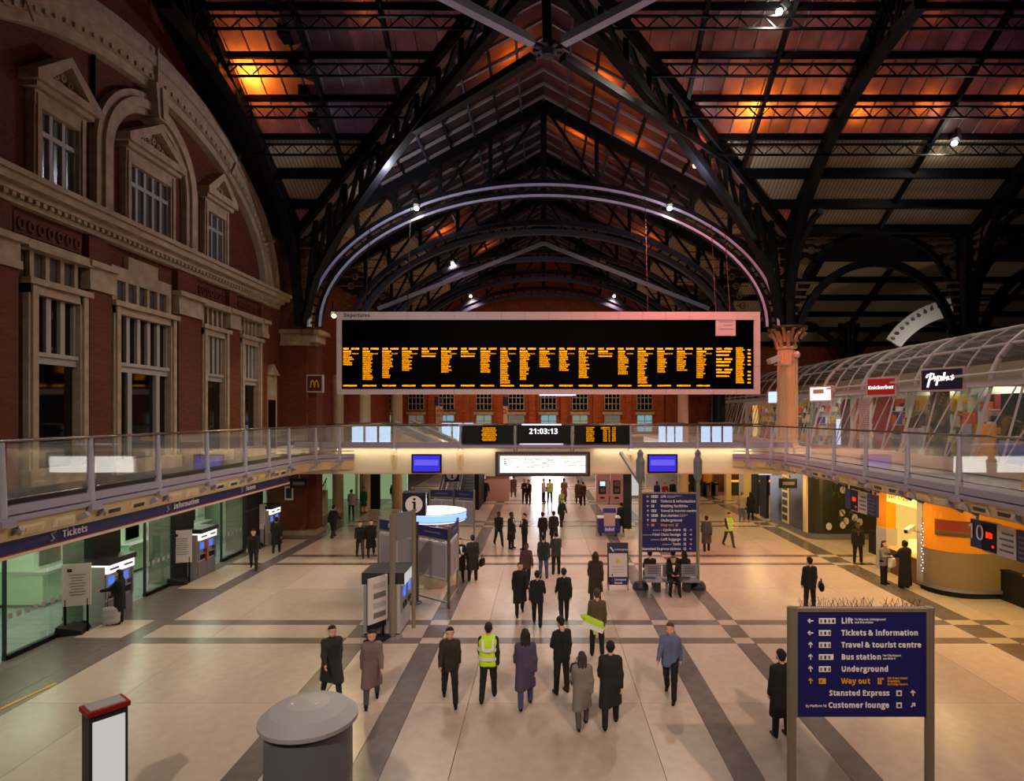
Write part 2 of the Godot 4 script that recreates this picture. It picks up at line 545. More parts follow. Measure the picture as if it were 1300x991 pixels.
# ---------------------------------------------------------------- floor and outer shell
func floor_and_walls() -> void:
	var fl := setting("floor", V(0, 0, 30))
	B(fl, "sub_floor", -26, 38, -0.5, -0.05, -12, 76, M.joint)
	var xs := [-24.0, -19.2, -14.3, -13.75, -12.35, -11.75, -9.74, -5.75, -5.1, -3.55, -2.95, -1.7, 2.2, 3.4, 3.95, 5.5, 6.05, 10.8, 12.7, 13.6, 14.5, 19.0, 25.0, 37.0]
	var xk := "hhdsdllDlDlllDlDllDlwww"
	var ds := [6.0, 8.3, 8.75, 9.85, 10.3, 13.8, 17.4, 17.85, 18.95, 19.4, 22.9, 26.5, 26.95, 28.05, 28.5, 32.0, 35.6, 36.05, 37.15, 37.6, 41.1, 44.7, 45.15, 46.25, 46.7, 53.8, 54.3, 55.4, 55.9, 62.0, 69.0, 74.0]
	var dk := "lTlTllTlTllTlTllTlTllTlTlTlTlll"
	for i in xk.length():
		for j in dk.length():
			var xc := xk[i]; var dc := dk[j]
			var dark: bool = dc == "T"
			if xc == "D": dark = not dark
			if xc == "d": dark = true
			if xc == "s": dark = not (j in [7, 8, 13, 14, 12, 10])
			if xc == "h" or xc == "w": dark = false
			var m: Material = M.hall_floor if xc == "h" else (M["slate_%d" % ((i * 7 + j * 3) % 3)] if dark else M["limestone_%d" % ((i * 5 + j * 2) % 3)])
			var g := 0.006
			B(fl, "paving_band" if dark else "paving_slab", xs[i] + g, xs[i + 1] - g, -0.05, 0.0, ds[j] + g, ds[j + 1] - g, m)
	# yellow safety line on the floor by the left gallery
	var o := F(33, 885)
	var mb := MB.new()
	mb.box(o + Vector3(0, 0.006, 0), Vector3(0.09, 0.012, 1.5), turned(-8))
	lone("safety_line", mb, M.yellow_dull, "yellow line painted on the dark paving at the lower left", "floor line")
	# back of the station behind the eye, and the outer sides
	var wb := setting("wall_back", V(0, 0, -10))
	B(wb, "wall_face", -24, 38, 0, 24, -10.6, -10, M.brick)
	var ws := setting("wall_outer", V(37.3, 0, 30))
	B(ws, "wall_face", 37, 37.6, 0, 14, -10, 62, M.far_brick)
	var wl := setting("wall_hall", V(-24.3, 0, 30))
	B(wl, "wall_face", -24.6, -24, 0, 5, -10, 62, M.mint_pale)

# ---------------------------------------------------------------- the brick facade on the left
const WX := -14.3
func face(mb: MB, d0: float, d1: float, h0: float, h1: float, out: float, from := 0.0) -> void: # a block standing proud of the facade
	mb.span(WX + from, WX + out, h0, h1, d0, d1)

func left_wall() -> void:
	var w := setting("wall_left", V(WX, 4.5, 21.5))
	var mb := MB.new()
	# gable outline in (d, h), pushed back 0.6 m
	var poly := PackedVector2Array([Vector2(-6, 4.0), Vector2(33.4, 4.0), Vector2(33.4, 16.0), Vector2(31.5, 16.1), Vector2(20.3, 22.9), Vector2(9, 16.1), Vector2(-6, 16.1)])
	mb.prism(poly, Vector3(WX - 0.6, 0, 0), Vector3(0, 0, -1), Vector3(0, 1, 0), 0.6)
	part(w, "brick_face", mb, M.brick)
	# projecting brick piers between the lower windows
	var piers := [[13.0, 16.3], [18.85, 19.85], [23.45, 25.0], [27.3, 28.2], [30.4, 31.0]]
	for p in piers:
		mb = MB.new()
		face(mb, p[0], p[1], 4.55, 10.55, 0.28)
		part(w, "brick_pier", mb, M.brick)
		mb = MB.new()
		face(mb, p[0] - 0.06, p[1] + 0.06, 10.4, 10.62, 0.36)
		face(mb, p[0] - 0.02, p[1] + 0.02, 10.62, 11.1, 0.32)
		face(mb, p[0] - 0.12, p[1] + 0.12, 11.1, 11.28, 0.46)
		part(w, "pier_capital", mb, M.stone)
		mb = MB.new()
		face(mb, p[0] + 0.1, p[1] - 0.1, 11.3, 12.1, 0.2)
		part(w, "frieze_pier", mb, M.brick)
	# carved frieze panels
	for p in [[16.4, 18.8], [25.05, 27.25], [28.25, 30.3]]:
		mb = MB.new()
		face(mb, p[0], p[1], 11.45, 12.0, 0.07)
		for k in 7:
			var c: float = lerpf(p[0] + 0.2, p[1] - 0.2, k / 6.0)
			mb.ring(V(WX, 11.72, c), Vector3(0, 0, -1), Vector3.UP, 0.06, 0.1, 0.13, 0.18, 0, TAU, 0.12, 10)
		part(w, "carved_panel", mb, M.brick)
	# main cornice: stepped mouldings with dentils
	mb = MB.new()
	for s in [[12.15, 12.4, 0.25], [12.4, 12.58, 0.42], [12.58, 12.8, 0.62], [12.8, 12.95, 0.72]]:
		face(mb, -6, 32.3 + s[2], s[0], s[1], s[2])
	face(mb, -6, 32.4, 12.95, 13.02, 0.5)
	part(w, "cornice", mb, M.stone)
	mb = MB.new()
	for k in 90:
		face(mb, 10.0 + k * 0.25, 10.13 + k * 0.25, 12.28, 12.4, 0.38)
	part(w, "dentil_course", mb, M.stone)
	# great stone arch over the upper storey
	var ax := Vector3(0, 0, -1)
	var ctr := V(WX, 12.9, 21.8)
	var arcs := [[9.0, 5.2, 9.3, 5.5, 0.30], [9.3, 5.5, 9.75, 6.05, 0.42], [9.75, 6.05, 10.1, 6.4, 0.52], [10.1, 6.4, 10.45, 6.8, 0.34]]
	mb = MB.new()
	for a in arcs:
		mb.ring(ctr, ax, Vector3.UP, a[0], a[1], a[2], a[3], 0.0, PI, a[4], 56)
	var am := part(w, "great_arch", mb, M.stone)
	mb = MB.new()
	for k in 60:
		var a := lerpf(0.3, PI - 0.3, k / 59.0)
		mb.box(ctr + ax * 9.37 * cos(a) + Vector3.UP * 5.58 * sin(a) + Vector3(0.44, 0, 0), Vector3(0.1, 0.14, 0.14))
	part(am, "dentil_course", mb, M.stone)
	mb = MB.new()
	for k in [7, 17, 28, 39, 49]:
		var a := lerpf(0, PI, k / 56.0)
		mb.beam(ctr + ax * 9.05 * cos(a) + Vector3.UP * 5.25 * sin(a) + Vector3(0.5, 0, 0), ctr + ax * 10.35 * cos(a) + Vector3.UP * 6.7 * sin(a) + Vector3(0.5, 0, 0), 0.06, 0.12)
	part(am, "joint_rib", mb, M.stone)
	# inner round arch with keystone round the middle upper window
	mb = MB.new()
	var mid := V(WX, 15.1, 22.0)
	for a in [[2.05, 2.25, 0.25], [2.25, 2.55, 0.36], [2.55, 2.8, 0.26]]:
		mb.ring(mid, ax, Vector3.UP, a[0], a[0], a[1], a[1], 0.0, PI, a[2], 36)
		for s in [-1, 1]:
			face(mb, 22.0 + s * a[0], 22.0 + s * a[1], 13.0, 15.1, a[2])
	part(w, "round_arch", mb, M.stone)
	mb = MB.new()
	mb.prism(PackedVector2Array([Vector2(-0.24, 2.0), Vector2(0.24, 2.0), Vector2(0.4, 3.2), Vector2(-0.4, 3.2)]), mid, ax, Vector3.UP, 0.6)
	mb.prism(PackedVector2Array([Vector2(-0.1, 2.05), Vector2(0.1, 2.05), Vector2(0.17, 3.1), Vector2(-0.17, 3.1)]), mid, ax, Vector3.UP, 0.68)
	part(w, "keystone", mb, M.stone)
	# drainpipe
	mb = MB.new()
	mb.tube([V(WX + 0.08, 13.0, 19.3), V(WX + 0.08, 17.9, 19.3)], 0.06)
	lone("drainpipe", mb, M.iron, "thin dark drainpipe down the red brick beside the tall upper left window", "pipe")
	# windows
	var i := 0
	for q in [[16.6, 18.8, 3], [19.9, 23.3, 5], [25.1, 27.2, 4], [28.25, 30.35, 4]]:
		i += 1
		lower_window(i, q[0], q[1], q[2], q[2] == 5)
	upper_window(5, 16.85, 18.75, 3)
	upper_window(6, 20.55, 23.3, 5)
	upper_window(7, 25.35, 27.25, 3)
	var dr := setting("door_1", V(WX, 4.55, 31.7))
	B(dr, "surround", WX, WX + 0.2, 4.55, 8.6, 31.05, 32.3, M.stone)
	B(dr, "pane", WX + 0.2, WX + 0.22, 4.6, 7.3, 31.25, 32.1, M.dark_pane)
	B(dr, "door_panel", WX + 0.2, WX + 0.24, 7.5, 8.2, 31.35, 32.0, M.window_frame)
	mb = MB.new()
	mb.prism(PackedVector2Array([Vector2(-0.7, 0), Vector2(0.7, 0), Vector2(0, 0.55)]), V(WX, 8.6, 31.7), Vector3(0, 0, -1), Vector3.UP, 0.32)
	part(dr, "pediment", mb, M.stone)
	# the thick brick pier that ends the facade and carries the crossing arch, ground to springing
	var pr := setting("wall_pier", V(-13.6, 0, 33.9))
	mb = MB.new()
	mb.span(-15.0, -12.9, 0.25, 10.3, 33.2, 34.6)
	mb.span(-12.9, -12.45, 0.25, 10.3, 33.5, 34.4)
	part(pr, "brick_shaft", mb, M.brick)
	mb = MB.new()
	mb.span(-15.1, -12.35, 0, 0.25, 33.1, 34.7)
	part(pr, "stone_plinth", mb, M.stone_dark)
	mb = MB.new()
	mb.span(-14.9, -12.8, 10.3, 10.5, 33.1, 34.7)
	mb.span(-14.9, -12.35, 10.5, 10.95, 33.2, 34.6)
	mb.span(-14.9, -12.15, 10.95, 11.15, 33.0, 34.8)
	part(pr, "stone_cap", mb, M.stone)
	mb = MB.new()
	mb.span(-15.0, -13.0, 11.15, 20.0, 33.3, 34.4)
	part(pr, "upper_shaft", mb, M.brick)
	var pl := thing("notice_plate", "small framed notice on the brick pier at the end of the ticket hall", "notice", V(-13.9, 2.0, 33.18))
	B(pl, "frame", -14.05, -13.6, 1.9, 2.65, 33.14, 33.2, M.paper)
	B(pl, "print", -13.97, -13.68, 2.0, 2.55, 33.12, 33.15, M.ink)

func lower_window(k: int, d0: float, d1: float, cols: int, crown: bool) -> void:
	var t := setting("window_%d" % k, V(WX, 4.55, (d0 + d1) / 2))
	var w := d1 - d0
	var mb := MB.new()
	var e := 0.34
	for s in [[d0, d0 + e], [d1 - e, d1]]:
		face(mb, s[0], s[1], 4.55, 10.25, 0.30)
		face(mb, s[0] + 0.08, s[1] - 0.08, 4.55, 10.1, 0.36)
	face(mb, d0, d1, 9.85, 10.25, 0.30)
	face(mb, d0 - 0.06, d1 + 0.06, 10.1, 10.27, 0.42)
	face(mb, d0 - 0.1, d1 + 0.1, 4.55, 5.0, 0.45)
	part(t, "surround", mb, M.stone)
	mb = MB.new()
	if crown: # stepped stone head with five lights under it
		face(mb, d0 + 0.1, d1 - 0.1, 11.0, 11.45, 0.16)
		face(mb, d0 + 0.9, d1 - 0.9, 11.45, 11.9, 0.16)
		face(mb, d0 + 0.1, d0 + 0.3, 10.27, 11.0, 0.16)
		face(mb, d1 - 0.3, d1 - 0.1, 10.27, 11.0, 0.16)
	else:
		face(mb, d0 - 0.1, d1 + 0.1, 11.05, 11.3, 0.4)
	for i in cols + 1:
		var c := lerpf(d0 + 0.3, d1 - 0.3, float(i) / cols)
		face(mb, c - 0.07, c + 0.07, 10.27, 11.05, 0.14)
	part(t, "lintel", mb, M.stone)
	for i in cols:
		var a := lerpf(d0 + 0.3, d1 - 0.3, float(i) / cols) + 0.07
		var b := lerpf(d0 + 0.3, d1 - 0.3, float(i + 1) / cols) - 0.07
		mb = MB.new()
		face(mb, a, b, 10.27, 11.03, 0.03)
		part(t, "lintel_pane", mb, M.blind_pane)
	mb = MB.new()
	face(mb, d0 + e, d1 - e, 7.95, 8.25, 0.18)
	face(mb, d0 + e, d1 - e, 8.15, 8.27, 0.24)
	for i in cols + 1:
		var c := lerpf(d0 + e, d1 - e, float(i) / cols)
		face(mb, c - 0.085, c + 0.085, 8.25, 9.85, 0.16)
	if crown:
		for c in [lerpf(d0 + e, d1 - e, 0.22), lerpf(d0 + e, d1 - e, 0.78)]:
			face(mb, c - 0.1, c + 0.1, 4.9, 7.95, 0.18)
	part(t, "mullion", mb, M.window_frame)
	for i in cols:
		var a := lerpf(d0 + e, d1 - e, float(i) / cols)
		var b := lerpf(d0 + e, d1 - e, float(i + 1) / cols)
		mb = MB.new()
		face(mb, a, b, 8.25, 9.85, 0.05)
		part(t, "pane", mb, M.dark_pane)
	mb = MB.new()
	face(mb, d0 + e, d1 - e, 4.9, 7.95, 0.05)
	part(t, "pane", mb, M.dark_pane)

func upper_window(k: int, d0: float, d1: float, cols: int) -> void:
	var t := setting("window_%d" % k, V(WX, 13.02, (d0 + d1) / 2))
	var mb := MB.new()
	var e := 0.26
	for s in [[d0, d0 + e], [d1 - e, d1]]:
		face(mb, s[0], s[1], 13.0, 15.5, 0.24)
		face(mb, s[0] + 0.06, s[1] - 0.06, 13.0, 15.45, 0.30)
	face(mb, d0, d1, 15.1, 15.55, 0.26)
	part(t, "surround", mb, M.stone)
	mb = MB.new() # pediment: entablature, raking cornices, carved field
	face(mb, d0 - 0.12, d1 + 0.12, 15.55, 15.7, 0.42)
	face(mb, d0 - 0.24, d1 + 0.24, 15.7, 15.95, 0.56)
	var c := V(WX, 15.95, (d0 + d1) / 2)
	var hw := (d1 - d0) / 2 + 0.26
	mb.prism(PackedVector2Array([Vector2(-hw, 0), Vector2(-hw + 0.5, 0), Vector2(0, 0.68), Vector2(hw - 0.5, 0), Vector2(hw, 0), Vector2(0, 0.98)]), c, Vector3(0, 0, -1), Vector3.UP, 0.56)
	mb.prism(PackedVector2Array([Vector2(-hw + 0.4, 0), Vector2(hw - 0.4, 0), Vector2(0, 0.8)]), c, Vector3(0, 0, -1), Vector3.UP, 0.22)
	var pd := part(t, "pediment", mb, M.stone)
	mb = MB.new()
	for i in 5:
		mb.ring(c + Vector3(0, 0.2 + 0.16 * (1 - absf(i - 2) / 2.0), (i - 2) * 0.26), Vector3(0, 0, -1), Vector3.UP, 0.04, 0.04, 0.11, 0.11, 0, TAU, 0.32, 8)
	part(pd, "carving", mb, M.stone_dark)
	mb = MB.new()
	face(mb, d0 + e, d1 - e, 14.4, 14.54, 0.14)
	for i in cols + 1:
		var x := lerpf(d0 + e, d1 - e, float(i) / cols)
		face(mb, x - 0.06, x + 0.06, 13.0, 15.1, 0.13)
	part(t, "mullion", mb, M.window_frame)
	for i in cols:
		var a := lerpf(d0 + e, d1 - e, float(i) / cols)
		var b := lerpf(d0 + e, d1 - e, float(i + 1) / cols)
		for r in [[13.0, 14.4], [14.54, 15.1]]:
			mb = MB.new()
			face(mb, a, lerpf(a, b, 0.4), r[0], r[1], 0.03)
			part(t, "pane", mb, M.dark_pane)
			mb = MB.new()
			face(mb, lerpf(a, b, 0.4), b, r[0], r[1], 0.05)
			part(t, "blind", mb, M.blind_pane)

# ---------------------------------------------------------------- the crossing roof: a nave that runs away from the eye and a transept across it, meeting in valleys
const EAVE := 16.1
const RIDGE := 22.9
const NAVE := 12.5      # half width of the nave
const D1 := 31.5        # far eaves of the transept, plane of the main arch
const D0 := 20.3        # ridge of the transept

func roof_nave(x: float) -> float:
	return EAVE + (NAVE - absf(x)) * (RIDGE - EAVE) / NAVE

func roof_cross(d: float) -> float:
	return RIDGE - absf(d - D0) * (RIDGE - EAVE) / (D1 - D0)

func valley(d: float) -> float: # half width of the nave roof where the transept roof cuts it
	return NAVE * clampf((absf(d - D0)) / (D1 - D0), 0, 1)

func sheet(t: Node, called: String, a: Vector3, b: Vector3, c: Vector3, d: Vector3, m: Material) -> void:
	var mb := MB.new()
	mb.quad(a, b, c, d)
	part(t, called, mb, m)

func slab4(mb: MB, a: Vector3, b: Vector3, c: Vector3, d: Vector3, th: float) -> void: # a sheet with thickness th, upwards
	var u := (b - a).cross(d - a).normalized()
	if u.y < 0: u = -u
	u *= th
	mb.quad(a, d, c, b)
	mb.quad(a + u, b + u, c + u, d + u)
	mb.quad(a, b, b + u, a + u)
	mb.quad(b, c, c + u, b + u)
	mb.quad(c, d, d + u, c + u)
	mb.quad(d, a, a + u, d + u)

func lattice(mb: MB, a: Vector3, b: Vector3, depth: float, step: float, w := 0.07) -> void: # parallel-chord lattice hanging below the line a-b
	var dn := Vector3.DOWN * depth
	mb.beam(a, b, w * 1.3, w)
	mb.beam(a + dn, b + dn, w * 1.3, w)
	var n := maxi(2, int(round(a.distance_to(b) / step)))
	for i in n:
		var p := a.lerp(b, float(i) / n); var q := a.lerp(b, (i + 0.5) / n); var r := a.lerp(b, float(i + 1) / n)
		mb.beam(p, q + dn, w * 0.6, w * 0.6)
		mb.beam(q + dn, r, w * 0.6, w * 0.6)

func arch_h(x: float) -> float:
	return 11.05 + 7.6 * sqrt(maxf(0, 1 - pow(x / 12.35, 2)))

func roof() -> void:
	var cl := setting("ceiling", V(0, RIDGE, D0))
	var rows := [31.5, 29.95, 28.45, 26.9, 25.4, 23.9, 22.4, 20.3]
	# transept slope that faces us, to the left as far as the facade and to the right over the side hall
	for side in [-1, 1]:
		var far := 13.0 if side < 0 else 37.0
		for r in rows.size() - 1:
			var da: float = rows[r]; var db: float = rows[r + 1]
			var ha := roof_cross(da); var hb := roof_cross(db)
			var sheets: bool = r < 3
			var step := 3.1 if sheets else 0.82
			if r == 6: step = 1.64
			var x := valley(db)
			while x < far - 0.01:
				var x1 := minf(x + step, far)
				if absf(x - valley(db)) < 0.001: x1 = minf((floor(x / step) + 1) * step, far)
				if x1 - x < 0.12: x1 = minf(x1 + step, far)
				var xa0 := maxf(x, valley(da)); var xa1 := maxf(x1, valley(da))
				var p := [V(side * xa0, ha, da), V(side * xa1, ha, da), V(side * x1, hb, db), V(side * x, hb, db)]
				if sheets:
					if xa1 > xa0 or x1 > x:
						var mb := MB.new()
						slab4(mb, p[0], p[1], p[2], p[3], 0.05)
						part(cl, "roof_sheet", mb, M.roof_sheet)
				else:
					sheet(cl, "roof_pane", p[0], p[1], p[2], p[3], M["roof_glass_%d" % rng.randi_range(0, 3)])
				x = x1
		# glazing bars
		var bars := MB.new()
		var x2 := ceilf(valley(22.4) / 0.82) * 0.82
		while x2 < minf(far, 27.0):
			var dl := minf(26.9, D0 + x2 / NAVE * (D1 - D0))
			bars.beam(V(side * x2, roof_cross(maxf(20.4, 21.0)) - 0.02, 21.0), V(side * x2, roof_cross(26.9) - 0.02, 26.9), 0.03, 0.07) if x2 > NAVE * (26.9 - D0) / (D1 - D0) else bars.beam(V(side * x2, roof_cross(21.0) - 0.02, 21.0), V(side * x2, roof_cross(dl) - 0.02, dl), 0.03, 0.07)
			x2 += 0.82
		part(cl, "glazing_bars", bars, M.glazing_bar).set_meta("kind", "stuff")
		# purlins, each with a lattice girder below it
		for d in [22.4, 23.9, 25.4, 26.9]:
			var mb := MB.new()
			mb.beam(V(side * (valley(d) - 0.1), roof_cross(d) - 0.12, d), V(side * far, roof_cross(d) - 0.12, d), 0.14, 0.24)
			part(cl, "purlin", mb, M.iron)
			mb = MB.new()
			lattice(mb, V(side * valley(d), roof_cross(d) - 0.42, d + 0.1), V(side * far, roof_cross(d) - 0.42, d + 0.1), 0.46, 0.95)
			part(cl, "lattice_girder", mb, M.iron).set_meta("kind", "stuff")
		for d in [28.45, 29.95, 31.3]:
			var mb := MB.new()
			mb.beam(V(side * (valley(d) - 0.1), roof_cross(d) - 0.2, d), V(side * far, roof_cross(d) - 0.2, d), 0.24, 0.42)
			part(cl, "purlin", mb, M.iron)
		# rafters across the slope
		var rf := MB.new()
		for x in [6.0, 9.2, 12.5, 17.2, 22.0, 26.8, 31.5]:
			if x > far + 0.2: continue
			var dl: float = minf(31.5, D0 + x / NAVE * (D1 - D0)) if x < NAVE else 31.5
			rf.beam(V(side * x, roof_cross(20.4) - 0.16, 20.4), V(side * x, roof_cross(dl) - 0.16, dl), 0.16, 0.28)
		part(cl, "rafter", rf, M.iron)
		# near slope of the transept, over and behind the eye
		for k in 4:
			var da := lerpf(D0, 9.1, k / 4.0); var db := lerpf(D0, 9.1, (k + 1) / 4.0)
			for c in 4:
				var xa := lerpf(0, far, c / 4.0); var xb := lerpf(0, far, (c + 1) / 4.0)
				sheet(cl, "roof_pane", V(side * maxf(xa, valley(da)), roof_cross(da), da), V(side * maxf(xa, valley(db)), roof_cross(db), db), V(side * maxf(xb, valley(db)), roof_cross(db), db), V(side * maxf(xb, valley(da)), roof_cross(da), da), M.roof_glass_0)
		# nave slopes: sheets low down, glass above, running to the far gable
		var lev := [12.5, 10.4, 8.3, 7.1, 5.9, 4.7, 3.5, 2.3, 1.15, 0.0]
		for k in lev.size() - 1:
			var xa: float = lev[k]; var xb: float = lev[k + 1]
			var low: bool = k < 2
			var dstep := 2.17 if not low else 3.25
			var d := 60.5
			while d > D0 + xb / NAVE * (D1 - D0) + 0.05:
				var e := d - dstep
				var va := maxf(e, D0 + xa / NAVE * (D1 - D0)); var vb := maxf(e, D0 + xb / NAVE * (D1 - D0))
				var a := V(side * xa, roof_nave(xa), maxf(va, 0)); var b := V(side * xb, roof_nave(xb), vb); var c := V(side * xb, roof_nave(xb), d); var f := V(side * xa, roof_nave(xa), maxf(d, va))
				if low:
					var mb := MB.new()
					slab4(mb, a, b, c, f, 0.05)
					part(cl, "nave_sheet", mb, M.roof_sheet)
				else:
					sheet(cl, "nave_pane_west" if side < 0 else "nave_pane_east", a, b, c, f, M["nave_glass_%d" % rng.randi_range(0, 3)])
				d = e
			if k > 0:
				var mb := MB.new()
				mb.beam(V(side * xa, roof_nave(xa) - 0.14, D0 + xa / NAVE * (D1 - D0)), V(side * xa, roof_nave(xa) - 0.14, 60.5), 0.1, 0.26)
				part(cl, "nave_purlin", mb, M.iron if k % 2 else M.iron_blue)
		var nbars := MB.new()
		for k in 32:
			var dk := 21.4 + k * 1.22
			var xa := minf(8.3, (dk - D0) / (D1 - D0) * NAVE - 0.15)
			nbars.beam(V(side * xa, roof_nave(xa) - 0.12, dk), V(0, RIDGE - 0.12, dk), 0.12, 0.12)
		part(cl, "nave_glazing_bars", nbars, M.nave_bar).set_meta("kind", "stuff")
		var eb := MB.new()
		eb.beam(V(side * 12.5, EAVE - 0.3, 31.5), V(side * 12.5, EAVE - 0.3, 60.5), 0.35, 0.6)
		part(cl, "eaves_beam", eb, M.iron)
		# the nave continues behind the eye as plain roof
		var nb := MB.new()
		slab4(nb, V(side * 12.5, EAVE, 9.2), V(0, RIDGE, D0 - 0.1), V(0, RIDGE, -10), V(side * 12.5, EAVE, -10), 0.1)
		part(cl, "nave_deck", nb, M.iron)
		# valley ribs rising from the columns to the middle of the crossing: box rib with cream soffit, braced below
		var vr := MB.new()
		var foot := V(side * 12.4, EAVE - 0.2, 31.4); var top := V(0, RIDGE - 0.25, D0)
		vr.beam(foot, top, 0.62, 0.5)
		part(cl, "valley_rib", vr, M.iron)
		var vs := MB.new()
		vs.beam(foot + Vector3(0, -0.27, 0), top + Vector3(0, -0.27, 0), 0.26, 0.05)
		part(cl, "valley_soffit", vs, M.glazing_bar)
		var vt := MB.new()
		var prev := V(side * 12.3, 11.3, 31.4)
		for k in range(1, 13):
			var t := k / 12.0
			var q := foot.lerp(top, t)
			var p := Vector3(q.x, lerpf(11.3, 21.2, pow(t, 0.62)), q.z)
			vt.beam(prev, p, 0.34, 0.34)
			vt.beam(p, q, 0.2, 0.2)
			vt.beam(prev, q, 0.16, 0.16)
			prev = p
		part(cl, "valley_brace", vt, M.iron)
	# dark roof between the left end of the transept and the facade
	var gb := MB.new()
	slab4(gb, V(-13.0, roof_cross(9.1), 9.1), V(-13.0, RIDGE, D0), V(-14.4, RIDGE, D0), V(-14.4, roof_cross(9.1), 9.1), 0.1)
	slab4(gb, V(-13.0, RIDGE, D0), V(-13.0, EAVE, D1), V(-14.4, EAVE, D1), V(-14.4, RIDGE, D0), 0.1)
	part(cl, "facade_deck", gb, M.iron)
	# lattice ribs that run along the edges of the crossing, in the planes of the columns
	for x in [-12.55, 12.5, 22.0]:
		var t := thing("crossing_rib", {-12.55: "dark latticed iron rib running up beside the great stone arch", 12.5: "dark iron rib rising from the gilded column towards the upper right", 22.0: "dark iron rib of the side hall at the far right of the roof"}[x], "roof rib", V(x, 11.2, 31.3), "ribs along the edges of the crossing")
		var up := []; var lo := []
		for k in 13:
			var d := lerpf(31.3, D0, k / 12.0)
			up.append(V(x, roof_cross(d) - 0.35, d))
			var a := k / 12.0 * PI / 2
			lo.append(V(x, 11.4 + (RIDGE - 2.2 - 11.4) * sin(a) * 0.97 - 0.3, 31.3 - (31.3 - D0) * (1 - cos(a))))
		var mb := MB.new()
		mb.chain(up, 0.4, 0.4)
		part(t, "upper_chord", mb, M.iron)
		mb = MB.new()
		mb.chain(lo, 0.42, 0.3)
		part(t, "arched_chord", mb, M.iron)
		mb = MB.new()
		for k in 12:
			mb.beam(up[k], lo[k], 0.14, 0.14)
			mb.beam(up[k + 1], lo[k], 0.1, 0.1)
			mb.beam(up[k], lo[k + 1], 0.1, 0.1)
		part(t, "webbing", mb, M.iron)
	# arched trusses across the nave
	var names := {31.5: "main arched truss with two silver flanges, nearest above the departures board", 38.0: "second arched truss, the bluish one just behind the main silver arch", 44.5: "third arched truss along the nave, half hidden by the second", 51.0: "fourth arched truss along the nave, dark against the orange glass", 57.5: "last arched truss in front of the far brick gable"}
	for d in names:
		var t := thing("arched_truss", names[d], "roof truss", V(0, 11.05, d), "arched trusses across the nave")
		var lo := []; var up := []
		var n := 28
		for k in n + 1:
			var a := PI * k / n
			var x := -12.3 * cos(a)
			lo.append(V(x, arch_h(x), d))
			up.append(V(x, maxf(roof_nave(x) - 0.45, arch_h(x)), d))
		var mb := MB.new()
		for e in [[12.35, 7.6, 12.0, 7.25], [11.75, 7.02, 11.4, 6.68]]:
			mb.ring(V(0, 11.05, d + 0.14), Vector3.RIGHT, Vector3.UP, e[2], e[3], e[0], e[1], 0, PI, 0.28, 56)
		part(t, "arch_rib", mb, M.iron if d < 35 else M.iron_blue)
		mb = MB.new()
		for e in [[12.12, 7.34, 12.0, 7.22], [11.53, 6.78, 11.42, 6.67]]:
			mb.ring(V(0, 11.05, d - 0.14), Vector3.RIGHT, Vector3.UP, e[2], e[3], e[0], e[1], 0, PI, 0.09, 56)
		part(t, "silver_flange", mb, M.iron_lilac if d < 35 else M.iron_blue)
		mb = MB.new()
		for k in 50:
			var a := PI * (k + 0.5) / 50
			mb.beam(V(11.5 * cos(a), 11.05 + 6.75 * sin(a), d), V(12.1 * cos(a), 11.05 + 7.35 * sin(a), d), 0.08, 0.1)
		part(t, "rib_strut", mb, M.iron).set_meta("kind", "stuff")
		mb = MB.new()
		mb.beam(V(-12.4, roof_nave(12.4) - 0.4, d), V(0, RIDGE - 0.4, d), 0.4, 0.55)
		mb.beam(V(12.4, roof_nave(12.4) - 0.4, d), V(0, RIDGE - 0.4, d), 0.4, 0.55)
		part(t, "rafter", mb, M.iron)
		mb = MB.new()
		for k in range(3, n - 2):
			if k % 2 == 0:
				var xx: float = lo[k].x
				mb.beam(lo[k], V(xx, roof_nave(xx) - 0.4, d), 0.2, 0.2)
				var s := 1 if k < n / 2 else -1
				if k != n / 2:
					var xb: float = lo[k + 2 * s].x
					mb.beam(lo[k], V(xb, roof_nave(xb) - 0.4, d), 0.13, 0.13)
		mb.beam(lo[n / 2], V(0, RIDGE - 0.3, d), 0.32, 0.32)
		part(t, "web_strut", mb, M.iron)
		mb = MB.new() # pierced spandrels above the springings
		for s in [-1, 1]:
			for k in 9:
				var a := 0.12 + k * 0.085
				var p := V(s * 12.5 * cos(a), 11.1 + 7.75 * sin(a), d)
				var q := V(s * 12.75, p.y, d)
				if absf(q.x - p.x) > 0.12:
					mb.beam(p, q, 0.05, 0.07)
					mb.ring(p.lerp(q, 0.5), Vector3.RIGHT, Vector3.UP, 0.12, 0.12, 0.22, 0.22, 0, TAU, 0.06, 10)
		part(t, "pierced_spandrel", mb, M.pierced_bronze)
		# pale knee plates that catch the lamps
	# horizontal cross bracing at the middle of the crossing with its star plate, and the hanging king post
	var cb := thing("cross_bracing", "pale lilac cross bracing meeting at a star plate high in the crossing", "roof bracing", V(0.1, 18.7, 20.2))
	var hub := V(0.15, 18.65, 20.3)
	for s in [[-1, 1, 0.3], [1, 1, 0.3], [-1, -1, 0.28], [1, -1, 0.28]]:
		var mb := MB.new()
		mb.beam(hub + Vector3(s[0] * 0.5, 0, -s[1] * 0.45), V(s[0] * 12.3, 18.5 if s[1] < 0 else 17.6, 20.3 + s[1] * 11.0), s[2], 0.26)
		part(cb, "brace", mb, M.iron if s[1] > 0 else M.iron_lilac)
	var sp := MB.new()
	for k in 8:
		var a := TAU * k / 8 + 0.2
		sp.beam(hub, hub + Vector3(cos(a) * 0.5, 0, sin(a) * 0.5), 0.16, 0.12)
	sp.lathe(hub - Vector3(0, 0.35, 0), [[0, 0.1], [0.2, 0.13], [0.3, 0.3], [0.2, 0.46], [0, 0.5]], 12)
